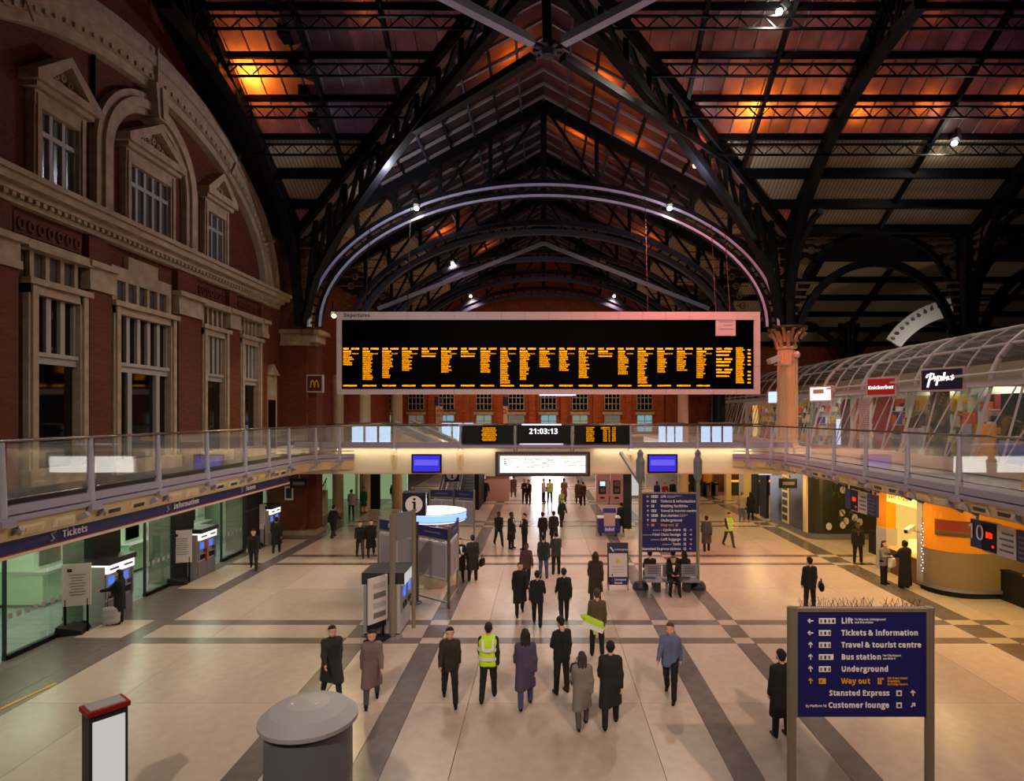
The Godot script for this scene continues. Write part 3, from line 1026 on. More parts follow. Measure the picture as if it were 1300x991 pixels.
	part(cb, "star_plate", sp, M.iron_blue)
	sp = MB.new()
	sp.tube([hub, V(0, RIDGE, D0)], 0.16)
	part(cb, "king_post", sp, M.iron)
	# raised tie of slender lilac steel far down the nave
	var rt := thing("raised_tie", "slender pale tie rods forming a shallow inverted V far down the nave", "roof bracing", V(0, 15.9, 44.6))
	for s in [-1, 1]:
		var mb := MB.new()
		mb.beam(V(0, 18.95, 44.2), V(s * 12.0, 14.2, 44.2), 0.2, 0.26)
		part(rt, "tie_rod", mb, M.iron_lilac)
	var fin := setting("wall_monitor", V(-9.85, 20.0, 25.0))
	var fm := MB.new()
	for d in 5: fm.span(-10.05, -9.65, roof_cross(22.5 + d) - 0.1, roof_cross(22.5 + d) + 2.4, 22.0 + d, 23.0 + d)
	part(fin, "wall_face", fm, M.iron)
	# sodium lamps outside, shining on the dusty glass from above
	for q in [[-11.75, 24.9, 13.0, "brightest one over the left end of the transept glass"], [-11.6, 22.9, 0.2, "dim one above the brightest left lamp"], [9.1, 26.1, 13.0, "brightest one over the right transept glass"], [11.3, 26.0, 1.4, "second one right of the brightest right lamp"], [13.4, 26.2, 4.0, "strong one just right of the rib over the gilded column"], [16.2, 26.0, 2.4, "one left of the white floodlight on the lattice"], [19.6, 25.9, 1.4, "faint one over the far right glass"], [14.6, 23.0, 0.3, "faint one high on the right glass"], [11.0, 22.6, 0.3, "faint one near the top edge, right of the middle"], [-6.5, 22.8, 0.4, "faint one near the top edge, left of the middle"]]:
		outside_lamp(V(q[0], roof_cross(q[1]) + (0.55 if q[2] > 3.0 else 0.62), q[1]), q[2], q[3])
	for q in [[-7.4, 42.0, 1.2, "one low on the left nave glass"], [7.6, 43.0, 3.0, "bright one low on the right nave glass"], [3.0, 27.0, 1.4, "one near the ridge beside the right valley"], [2.2, 33.5, 1.0, "small one near the ridge behind the main arch"], [-1.6, 26.5, 1.0, "small one left of the ridge at the crossing"], [4.6, 31.2, 1.0, "one on the right nave glass above the main arch"], [6.4, 53.0, 1.4, "far one on the right nave glass"], [-5.0, 50.0, 0.7, "far one on the left nave glass"]]:
		outside_lamp(V(q[0], roof_nave(q[0]) + 0.65, q[1]), q[2] * 5.0, q[3])

func outside_lamp(at: Vector3, e: float, which: String) -> void:
	var t := thing("bulkhead_lamp", "roof lamp, the " + which, "lamp", at, "sodium lamps above the roof glass")
	var mb := MB.new()
	mb.lathe(at, [[0, -0.07], [0.08, -0.04], [0.09, 0.02], [0.05, 0.07], [0, 0.08]], 10)
	part(t, "bulb", mb, M.lamp_orange)
	mb = MB.new()
	mb.lathe(at, [[0.05, 0.08], [0.16, 0.12], [0.16, 0.16], [0, 0.17]], 10)
	part(t, "hood", mb, M.iron)
	lamp_omni(at, Color(1.0, 0.44, 0.10), e * 8.0, 0.06)

# ---------------------------------------------------------------- far end: brick gable wall, its windows, and the hall beyond
func far_end() -> void:
	var w := setting("wall_far", V(0, 4.5, 60.5))
	var mb := MB.new()
	var outl := PackedVector2Array([Vector2(-40, 4.4), Vector2(40, 4.4), Vector2(40, 13), Vector2(12.6, 16.2), Vector2(0, 23.0), Vector2(-12.6, 16.2), Vector2(-26, 16.0), Vector2(-40, 13)])
	mb.prism(outl, V(0, 0, 61.1), Vector3.RIGHT, Vector3.UP, 0.6)
	part(w, "brick_face", mb, M.far_brick)
	for x in [-14.2, -11.1, -7.6, -4.3, -1.1, 2.0, 5.2, 8.4, 11.6]:
		mb = MB.new()
		mb.span(x - 0.3, x + 0.3, 4.5, 9.2, 60.2, 60.5)
		part(w, "brick_pier", mb, M.far_brick)
	mb = MB.new()
	mb.span(-16, 14, 9.2, 9.6, 60.0, 60.5)
	mb.span(-16, 14, 4.4, 4.75, 60.0, 60.5)
	part(w, "string_course", mb, M.stone_dark)
	# two storeys of windows; the lower ones lit from within
	var k := 10
	for x in [-19.0, -15.8, -12.6, -9.6, -5.9, -2.7, 0.5, 3.6, 6.8, 10.0]:
		k += 1
		var t := setting("window_%d" % k, V(x, 4.8, 60.4))
		B(t, "lower_pane", x - 0.75, x + 0.75, 4.9, 6.5, 60.42, 60.5, M["panel_far_%d" % (k % 3)])
		B(t, "upper_pane", x - 0.75, x + 0.75, 7.0, 8.9, 60.42, 60.5, M.dark_pane)
		mb = MB.new()
		for i in 5:
			mb.span(x - 0.78 + i * 0.375, x - 0.72 + i * 0.375, 7.0, 8.9, 60.34, 60.44)
		for i in 4:
			mb.span(x - 0.75, x + 0.75, 7.0 + i * 0.6, 7.07 + i * 0.6, 60.34, 60.44)
		for i in 3:
			mb.span(x - 0.78 + i * 0.75, x - 0.71 + i * 0.75, 4.9, 6.5, 60.34, 60.44)
		mb.span(x - 0.8, x + 0.8, 5.9, 5.97, 60.34, 60.44)
		part(t, "frame", mb, M.window_frame)
		B(t, "sill", x - 0.95, x + 0.95, 6.55, 6.85, 60.2, 60.5, M.stone)
	# round-headed windows high in the gable
	for q in [[-3.7, 1.1, 12.3, 13.1], [0.0, 1.3, 13.4, 14.6], [-7.0, 0.9, 11.6, 12.2], [3.7, 1.1, 12.3, 13.1], [7.0, 0.9, 11.6, 12.2]]:
		k += 1
		var t := setting("window_%d" % k, V(q[0] - 0.2, 9.7, 60.4))
		var xc: float = q[0] - 0.2
		mb = MB.new()
		mb.span(xc - q[1], xc + q[1], 10.3, q[2] + 1.6, 60.44, 60.5)
		mb.ring(V(xc, q[2] + 1.6, 60.5), Vector3.RIGHT, Vector3.UP, 0.01, 0.01, q[1], q[1], 0, PI, 0.06, 14)
		part(t, "pane", mb, M.dusk_pane)
		mb = MB.new()
		for i in 3:
			mb.span(xc - q[1] + q[1] * i - 0.05, xc - q[1] + q[1] * i + 0.05, 10.3, q[2] + 1.6, 60.36, 60.46)
		for i in 6:
			mb.span(xc - q[1], xc + q[1], 10.8 + i * 0.62, 10.88 + i * 0.62, 60.36, 60.46)
		mb.ring(V(xc, q[2] + 1.6, 60.46), Vector3.RIGHT, Vector3.UP, q[1], q[1], q[1] + 0.3, q[1] + 0.3, 0, PI, 0.12, 14)
		part(t, "frame", mb, M.stone_dark)
	# bricked side walls of the nave above the far galleries
	var sl := setting("wall_nave_left", V(-15.2, 4.5, 47))
	B(sl, "brick_face", -15.8, -15.2, 4.5, 16, 35.0, 60.5, M.far_brick)
	var ed := setting("ceiling_side", V(0, 16, 48))
	B(ed, "deck", -16.0, -12.3, 16.0, 16.3, 31.6, 61.0, M.iron)
	B(ed, "deck", 12.3, 38.0, 16.2, 16.5, 38.2, 61.0, M.iron)
	B(ed, "side_face", 37, 37.6, 13.9, 23, -10, 62, M.iron)
	# hall beyond the far wall: lit back wall, bright exit doors, ceiling, floor of the upper level
	var bk := setting("wall_exit", V(0, 0, 74.4))
	B(bk, "wall_face", -24, 24, 0, 4.6, 74.2, 74.8, M.pink_stone)
	B(bk, "exit_light", -1.2, 2.3, 0.1, 4.2, 74.1, 74.2, M.panel_exit)
	for x in [-6.5, 7.5]:
		B(bk, "exit_light", x - 1.0, x + 1.0, 0.3, 2.6, 74.1, 74.2, M.panel_lit)
	lamp_area(V(0.55, 2.2, 73.9), V(0.55, 1.4, 50), Color(0.93, 0.93, 1.0), 60.0, 3.4, 4.0)
	var up := setting("floor_upper", V(0, 4.5, 55))
	B(up, "slab", -24, 24, 4.45, 4.62, 58.0, 74.8, M.cream)
	B(up, "slab_left", -24, -9.0, 4.0, 4.5, 36.5, 58.0, M.cream)
	B(up, "slab_right", 9.5, 24, 4.0, 4.5, 36.5, 58.0, M.cream)
	# lit shop fronts on the far upper level
	for q in [[-10.9, 2.6, 38.6, "three bright white shop windows beyond the left end of the bridge"], [-6.2, 2.4, 44.0, "bright narrow shop windows beyond the glass near the escalator"], [8.0, 1.6, 38.4, "bright white shop window beyond the right end of the bridge"], [11.5, 2.2, 40.5, "pair of bright shop windows behind the glass beside the curved vault"]]:
		var t := thing("lit_shopfront", q[3], "shop window", V(q[0], 4.6, q[2]), "bright shop windows on the far upper level")
		for i in 3:
			var x: float = q[0] + (i - 1) * q[1] / 3.0
			B(t, "lit_panel", x - q[1] / 7.5, x + q[1] / 7.5, 4.65, 5.95, q[2], q[2] + 0.06, M.panel_cold)
		B(t, "frame", q[0] - q[1] / 2 - 0.1, q[0] + q[1] / 2 + 0.1, 5.95, 6.05, q[2] - 0.05, q[2] + 0.1, M.steel)
	# cream round columns on the far side of the bridge
	for q in [[-13.8, 41.0, "round cream column just left of the departures board"], [-12.16, 41.6, "second round cream column from the left beyond the bridge"], [-10.3, 43.0, "thin cream column left of the hanging banner"], [9.6, 42.0, "cream column beyond the right part of the bridge"]]:
		var t := thing("round_column", q[2], "column", V(q[0], 0, q[1]))
		mb = MB.new()
		mb.lathe(V(q[0], 0, q[1]), [[0.36, 0], [0.36, 8.6], [0.42, 8.7], [0.42, 8.9], [0.34, 9.0], [0.34, 9.2], [0, 9.2]], 18)
		part(t, "shaft", mb, M.cream_warm)
	# banners on the far wall
	for q in [[-10.3, "left hanging banner with a blue header on the far brick wall"], [-3.9, "hanging banner with a blue header in the middle of the far brick wall"]]:
		var t := thing("hanging_banner", q[1], "banner", V(q[0], 5.2, 60.0))
		B(t, "cloth", q[0] - 0.36, q[0] + 0.36, 5.3, 7.4, 60.38, 60.5, M.pink_metal)
		B(t, "header", q[0] - 0.42, q[0] + 0.42, 7.5, 8.3, 60.36, 60.5, M.navy)
		mb = MB.new()
		mb.ring(V(q[0], 6.9, 60.38), Vector3.RIGHT, Vector3.UP, 0.15, 0.15, 0.25, 0.25, 0, TAU, 0.03, 14)
		part(t, "roundel", mb, M.red)
	# escalator rising to the upper level, seen from its foot
	var es := thing("escalator", "grey escalator climbing away under the left end of the bridge", "escalator", V(-6.2, 0, 44.0))
	mb = MB.new()
	for i in 22:
		mb.span(-7.3, -5.1, i * 0.2, i * 0.2 + 0.2, 44.6 + i * 0.36, 53.0)
	part(es, "steps", mb, M.mid_grey)
	for x in [-7.55, -6.2, -4.85]:
		mb = MB.new()
		mb.prism(PackedVector2Array([Vector2(43.6, 0), Vector2(44.6, 0), Vector2(53, 4.4), Vector2(53, 5.4), Vector2(52.4, 5.4), Vector2(44.4, 1.0), Vector2(43.6, 0.9)]), Vector3(x - 0.1, 0, 0), Vector3(0, 0, -1), Vector3.UP, 0.2)
		part(es, "balustrade", mb, M.steel)
		mb = MB.new()
		mb.chain([V(x, 0.95, 43.5), V(x, 1.05, 44.4), V(x, 5.45, 52.4)], 0.12, 0.1)
		part(es, "handrail", mb, M.black)
	var e2 := thing("escalator", "upper escalator with pale rails seen through the glass of the bridge", "escalator", V(-9.0, 4.6, 36.8))
	for x in [-8.6, -7.4]:
		mb = MB.new()
		mb.beam(V(x - 1.2, 5.9, 40.5), V(x + 2.2, 4.75, 37.2), 0.05, 0.25)
		part(e2, "balustrade", mb, M.steel)
		mb = MB.new()
		mb.beam(V(x - 1.2, 6.1, 40.5), V(x + 2.2, 4.95, 37.2), 0.1, 0.08)
		part(e2, "handrail", mb, M.white)
	mb = MB.new()
	mb.beam(V(-9.2, 5.5, 40.5), V(-5.8, 4.5, 37.2), 1.0, 0.15)
	part(e2, "steps", mb, M.mid_grey)
	# pink stone stair wall beside the escalator
	var sw := thing("stair_wall", "long pink stone parapet to the right of the escalator foot", "parapet", V(-3.4, 0, 47))
	mb = MB.new()
	mb.span(-4.4, -2.6, 0, 1.9, 46.2, 52.0)
	part(sw, "stone_face", mb, M.pink_stone)
	mb = MB.new()
	mb.span(-4.5, -2.5, 1.9, 2.1, 46.1, 52.1)
	part(sw, "coping", mb, M.white)
	var dk := thing("dark_partition", "tall dark partition beside the foot of the escalator", "partition", V(-4.5, 0, 43))
	B(dk, "panel", -4.75, -4.45, 0, 3.4, 42.0, 46.0, M.matt_black)

# ---------------------------------------------------------------- galleries along both sides and the bridge across
func arc(x: float, d: float, r: float, a0: float, a1: float, n := 8) -> Array:
	var o := []
	for k in n + 1:
		var a := deg_to_rad(lerpf(a0, a1, float(k) / n))
		o.append([x + r * cos(a), d + r * sin(a)])
	return o

func gallery(side: int) -> void:
	var t := thing("gallery", "left gallery with glass balustrade and long navy sign band over the ticket hall" if side < 0 else "right gallery with glass balustrade and cream edge above the platform shops", "gallery", V(side * 11.3, 4.5, 20), "galleries round the concourse")
	var path := [[-11.3, 5.0], [-11.3, 12.0], [-11.3, 20.0], [-11.3, 28.4]]
	path.append_array(arc(-9.1, 28.4, 2.2, 180, 100))
	if side > 0:
		for p in path: p[0] = -p[0]
		path.reverse()
	var yb := 3.83 if side < 0 else 3.94
	var mb := MB.new()
	mb.sweep(path, [[0.1, 4.3], [0.1, 4.55], [2.9, 4.55], [2.9, 4.3]])
	part(t, "deck", mb, M.charcoal if side < 0 else M.pale_grey)
	mb = MB.new()
	mb.sweep(path, [[-0.06, 4.39], [-0.06, 4.58], [0.12, 4.58], [0.12, 4.39]])
	part(t, "edge_beam", mb, M.lavender)
	mb = MB.new()
	mb.sweep(path, [[-0.1, 4.25], [-0.1, 4.36], [0.2, 4.36], [0.2, 4.25]])
	part(t, "edge_channel", mb, M.lavender)
	mb = MB.new()
	mb.sweep(path, [[-0.03, 4.25], [0.05, yb], [0.11, yb + 0.02], [0.05, 4.27]])
	part(t, "fascia_panel", mb, M.cream_warm)
	mb = MB.new()
	mb.sweep(path, [[0.36, yb - 0.1], [0.36, 4.3], [2.85, 4.3], [2.85, yb - 0.1]])
	part(t, "soffit", mb, M.cream)
	mb = MB.new()
	for p in [[0.0, 5.96, 0.035]]:
		var line := []
		for q in path: line.append(V(q[0], p[1], q[1]))
		mb.tube(line, p[2], p[2], 8)
	part(t, "handrail", mb, M.rail_steel)
	mb = MB.new()
	var low := []
	for q in path: low.append(V(q[0], 4.72, q[1]))
	mb.tube(low, 0.02, 0.02, 6)
	part(t, "lower_rail", mb, M.rail_steel)
	var posts := [7.7, 10.2, 12.73, 15.23, 17.9, 20.5, 23.1, 25.1, 27.1] if side < 0 else [7.0, 9.4, 11.8, 14.2, 16.6, 18.95, 21.4, 23.75, 26.1, 28.4]
	var at := []
	for d in posts: at.append(Vector2(side * 11.3, d))
	for a in [150.0, 118.0]:
		at.append(Vector2(side * (9.1 + 2.2 * -cos(deg_to_rad(a))), 28.4 + 2.2 * sin(deg_to_rad(a))))
	for p in at:
		mb = MB.new()
		mb.tube([V(p.x, 4.25, p.y), V(p.x, 5.93, p.y)], 0.105, 0.05, 8)
		part(t, "post", mb, M.post_paint)
		mb = MB.new()
		var inn := Vector3(-side * 0.0, 0, 0)
		mb.span(p.x - 0.17, p.x + 0.17, 4.16, 4.3, p.y - 0.17, p.y + 0.17)
		mb.beam(V(p.x - side * 0.16, 4.1, p.y - 0.3), V(p.x + side * 0.3, 3.85, p.y - 0.3), 0.1, 0.12)
		mb.beam(V(p.x - side * 0.16, 4.1, p.y + 0.3), V(p.x + side * 0.3, 3.85, p.y + 0.3), 0.1, 0.12)
		part(t, "bracket", mb, M.lavender)
	# glass between the posts
	for i in at.size() - 1:
		var a: Vector2 = at[i]; var b: Vector2 = at[i + 1]
		mb = MB.new()
		mb.beam(V(a.x, 5.3, a.y) + (V(b.x, 0, b.y) - V(a.x, 0, a.y)) * 0.05, V(b.x, 5.3, b.y) - (V(b.x, 0, b.y) - V(a.x, 0, a.y)) * 0.05, 0.016, 1.2)
		part(t, "glass_panel", mb, M.clear_glass)
	# service hatches and light trays let into the cream fascia
	for i in posts.size() - 1:
		var d0: float = posts[i]; var d1: float = posts[i + 1]
		for f in [0.3, 0.66]:
			var c := V(side * 11.315, (yb + 4.24) / 2.0, lerpf(d0, d1, f))
			var bb := Basis(Vector3(0, 0, 1), deg_to_rad(-side * 78.0))
			cube(t, "light_tray", c + Vector3(-side * 0.02, -0.02, 0), Vector3(0.2, 0.06, 0.6), M.cream_warm if (i + int(f * 10)) % 3 == 0 else M.cream, bb)
			cube(t, "tray_shade", c + Vector3(-side * 0.03, -0.02, 0.0), Vector3(0.1, 0.075, 0.42), M.charcoal if i % 2 else M.cream_warm, bb)
		# a ceiling tube under the soffit
		cube(t, "ceiling_tube", V(side * 12.9, yb - 0.13, (d0 + d1) / 2), Vector3(0.16, 0.06, 1.5), M.tube_white)
	if side < 0:
		# navy sign band under the edge
		mb = MB.new()
		mb.span(-11.62, -11.52, 3.50, 3.82, 5.0, 27.6)
		var band := part(t, "sign_band", mb, M.navy)
		mb = MB.new()
		mb.span(-11.64, -11.51, 3.47, 3.50, 5.0, 27.7)
		part(band, "lower_trim", mb, M.red)
		mb = MB.new()
		mb.span(-11.68, -11.51, 3.40, 3.47, 5.0, 27.7)
		part(band, "trim", mb, M.cream)
		for q in [[14.6, "Tickets"], [19.0, "Information"], [23.6, "Tickets"]]:
			words(band, "lettering", q[1], 0.17, V(-11.51, 3.66, q[0]), M.sign_white, turned(90), 0, bold)
			var r := MB.new()
			r.tube([V(-11.51, 3.56, q[0] - 0.34), V(-11.51, 3.60, q[0] - 0.24), V(-11.51, 3.73, q[0] - 0.34), V(-11.51, 3.76, q[0] - 0.18)], 0.02)
			part(band, "pictogram", r, M.sign_white)
	var pb := thing("projecting_sign", "small black sign box hanging at the inner end of the left gallery" if side < 0 else "small black sign box hanging by the cafe under the right gallery", "sign", V(side * 12.6, 3.0, 31.5))
	B(pb, "box", side * 12.6 - 0.45, side * 12.6 + 0.45, 2.75, 3.25, 31.4, 31.55, M.matt_black)
	B(pb, "print", side * 12.6 - 0.3, side * 12.6 + 0.3, 2.92, 3.08, 31.38, 31.41, M.grey_ink)
	cube(pb, "hanger", V(side * 12.6, 3.4, 31.5), Vector3(0.05, 0.4, 0.05), M.steel)

func galleries() -> void:
	gallery(-1)
	gallery(1)
	# the side halls' floors behind the right gallery (upper concourse)
	var fu := setting("floor_terrace", V(20, 4.4, 25))
	B(fu, "slab", 14.15, 37, 4.3, 4.6, 12.0, 58.0, M.pale_grey)
	# bridge
	var t := thing("footbridge", "cream fronted footbridge with glass balustrade crossing the concourse", "bridge", V(0, 4.5, 32.5))
	B(t, "deck", -13.6, 13.6, 4.4, 4.9, 31.05, 35.5, M.cream)
	B(t, "fascia_panel", -13.2, 13.2, 3.58, 4.86, 30.95, 31.05, M.cream)
	B(t, "edge_beam", -12.6, 12.6, 4.86, 5.0, 30.8, 31.1, M.lavender)
	B(t, "edge_channel", -12.6, 12.6, 5.0, 5.14, 30.88, 31.1, M.lavender)
	B(t, "soffit", -13.6, 13.6, 3.52, 3.6, 31.0, 35.5, M.cream)
	var mb := MB.new()
	mb.tube([V(-10.6, 5.98, 30.9), V(10.6, 5.98, 30.9)], 0.04)
	part(t, "handrail", mb, M.rail_steel)
	var xs := [-10.4, -7.55, -4.2, -1.42, 1.45, 4.4, 7.8, 10.4]
	for x in xs:
		mb = MB.new()
		mb.tube([V(x, 4.7, 30.84), V(x, 5.96, 30.9)], 0.09, 0.05)
		part(t, "post", mb, M.post_paint)
		mb = MB.new()
		mb.span(x - 0.1, x + 0.1, 3.75, 4.85, 30.86, 30.98)
		mb.ring(V(x, 4.3, 30.86), Vector3.RIGHT, Vector3.UP, 0.05, 0.2, 0.16, 0.42, 0, TAU, 0.06, 14)
		part(t, "bracket", mb, M.cream_warm)
	for i in xs.size() - 1:
		if i in [2, 3, 4]: continue
		mb = MB.new()
		mb.span(xs[i] + 0.12, xs[i + 1] - 0.12, 5.2, 5.94, 30.88, 30.9)
		part(t, "glass_panel", mb, M.clear_glass)
	for x in [-9, -5.4, -1.8, 1.8, 5.4, 9]:
		cube(t, "ceiling_tube", V(x, 3.5, 33.0), Vector3(1.6, 0.06, 0.2), M.tube_white)
	cube(t, "light_strip", V(-0.1, 6.03, 30.85), Vector3(2.0, 0.07, 0.1), M.tube_lilac)
	cube(t, "light_strip", V(-0.1, 5.06, 30.78), Vector3(2.2, 0.05, 0.06), M.tube_lilac)
	# balustrade on the far side
	mb = MB.new()
	mb.tube([V(-12.6, 5.98, 35.4), V(12.6, 5.98, 35.4)], 0.04)
	part(t, "handrail", mb, M.rail_steel)
	B(t, "glass_panel", -12.6, 12.6, 4.95, 5.9, 35.39, 35.41, M.clear_glass)
	# three dark display boards hung on the bridge balustrade
	var lt := led_texture(256, 128, 7, false)
	var l1 := thing("display_board", "left dark board on the bridge with a narrow block of amber text", "display board", V(-2.8, 5.1, 30.75), "display boards on the bridge")
	B(l1, "case", -4.1, -1.5, 5.08, 6.0, 30.6, 30.84, M.black)
	led_panel(l1, -3.15, -2.3, 5.16, 5.92, 30.59, led_texture(96, 96, 3, false))
	var l2 := thing("display_board", "middle dark board on the bridge showing the clock in white digits", "display board", V(0, 5.1, 30.75), "display boards on the bridge")
	B(l2, "case", -1.34, 1.36, 5.08, 6.0, 30.6, 30.84, M.black)
	words(l2, "clock_digits", "21:03:13", 0.27, V(0.0, 5.7, 30.58), M.led_white, Basis(), 1, bold)
	var l3 := thing("display_board", "right dark board on the bridge with amber columns of figures", "display board", V(2.9, 5.1, 30.75), "display boards on the bridge")
	B(l3, "case", 1.54, 4.3, 5.08, 6.0, 30.6, 30.84, M.black)
	led_panel(l3, 2.1, 3.65, 5.12, 5.94, 30.59, led_texture(160, 96, 5, true))
	# lit network map
	var mp := thing("map_sign", "long white back-lit route map in a brown frame on the bridge front", "map sign", V(1.15, 3.4, 30.8))
	B(mp, "frame", -2.42, 2.34, 3.44, 4.66, 30.6, 30.92, M.brown_frame)
	B(mp, "inner_frame", -2.28, 2.2, 3.55, 4.55, 30.57, 30.61, M.mid_grey)
	mb = MB.new()
	mb.screen(V(-2.18, 3.63, 30.55), V(2.1, 3.63, 30.55), V(2.1, 4.47, 30.55), V(-2.18, 4.47, 30.55))
	part(mp, "lit_map", mb, glow("map_lit", Color.WHITE, 1.3, map_texture()))
	lamp_area(V(0, 4.05, 30.5), V(0, 3.6, 20), Color(1, 0.98, 0.93), 3.5, 4.2, 0.8)
	# two wall screens
	for q in [[-5.85, "left blue-violet information screen hung on the bridge front"], [5.95, "right blue-violet information screen hung under the bridge front"]]:
		var s := thing("information_screen", q[1], "screen", V(q[0], 3.7, 30.7), "information screens on the bridge")
		B(s, "case", q[0] - 0.75, q[0] + 0.75, 3.62, 4.56, 30.5, 30.62, M.black)
		B(s, "bracket", q[0] - 0.1, q[0] + 0.1, 4.0, 4.3, 30.62, 30.95, M.charcoal)
		B(s, "display", q[0] - 0.67, q[0] + 0.67, 3.7, 4.49, 30.48, 30.505, M.screen_violet)
		B(s, "text_band", q[0] - 0.6, q[0] + 0.6, 4.0, 4.28, 30.475, 30.49, M.screen_violet_pale)

func led_panel(t: Node, x0: float, x1: float, y0: float, y1: float, d: float, tex: Texture2D) -> void:
	var mb := MB.new()
	mb.screen(V(x0, y0, d), V(x1, y0, d), V(x1, y1, d), V(x0, y1, d))
	part(t, "led_display", mb, glow("led_%d" % taken.size(), Color(1.0, 0.62, 0.04), 1.6, tex))

func led_word(im: Image, x: int, y: int, n: int, h: int, dim: float, r: RandomNumberGenerator) -> void: # n dot-matrix characters
	for c in n:
		for i in 3:
			for j in h:
				if r.randf() < 0.78:
					im.set_pixel(clampi(x + c * 4 + i, 0, im.get_width() - 1), clampi(y + j, 0, im.get_height() - 1), Color(dim, dim, dim))

func led_texture(w: int, h: int, sd: int, cols: bool) -> ImageTexture:
	var im := Image.create(w, h, false, Image.FORMAT_RGB8)
	im.fill(Color.BLACK)
	var r := RandomNumberGenerator.new()
	r.seed = sd
	var y := 3
	while y < h - 6:
		if cols:
			led_word(im, 4, y, 9 + r.randi_range(0, 2), 5, 1.0, r)
			if y < 14: led_word(im, 80, y, 12, 5, 1.0, r)
			led_word(im, 92, y, 5, 5, 1.0, r)
			if y > 14: led_word(im, 120, y, 2, 5, 1.0, r)
			led_word(im, 138, y, 5, 5, 1.0, r)
		else:
			var n := r.randi_range(15, 22)
			led_word(im, w / 2 - n * 2, y, n, 6, 1.0, r)
		y += 8
	return ImageTexture.create_from_image(im)

func map_texture() -> ImageTexture:
	var im := Image.create(512, 100, false, Image.FORMAT_RGB8)
	im.fill(Color(0.97, 0.97, 0.95))
	var r := RandomNumberGenerator.new()
	r.seed = 77
	for k in 26: # thin route lines with station ticks
		var x := r.randi_range(10, 480); var y := r.randi_range(12, 62); var l := r.randi_range(14, 60)
		im.fill_rect(Rect2i(x, y, l, 1), Color(0.25, 0.25, 0.27))
		for j in range(0, l, 5):
			im.fill_rect(Rect2i(x + j, y - r.randi_range(2, 8), 1, r.randi_range(2, 8)), Color(0.3, 0.3, 0.3))
	for k in 30:
		var x := r.randi_range(6, 500)
		im.fill_rect(Rect2i(x, r.randi_range(6, 50), 1, r.randi_range(10, 40)), Color(0.4, 0.4, 0.38))
	for q in [[25, 18, 10], [24, 32, 12], [24, 44, 14]]:
		im.fill_rect(Rect2i(q[0], q[1], q[2], 5), Color(0.12, 0.12, 0.14))
	for q in [96, 158, 186, 248]:
		im.fill_rect(Rect2i(q, 66, 20, 3), Color(0.2, 0.2, 0.2))
	im.fill_rect(Rect2i(365, 4, 40, 4), Color(0.95, 0.75, 0.2))
	im.fill_rect(Rect2i(6, 76, 500, 1), Color(0.7, 0.7, 0.7))
	return ImageTexture.create_from_image(im)

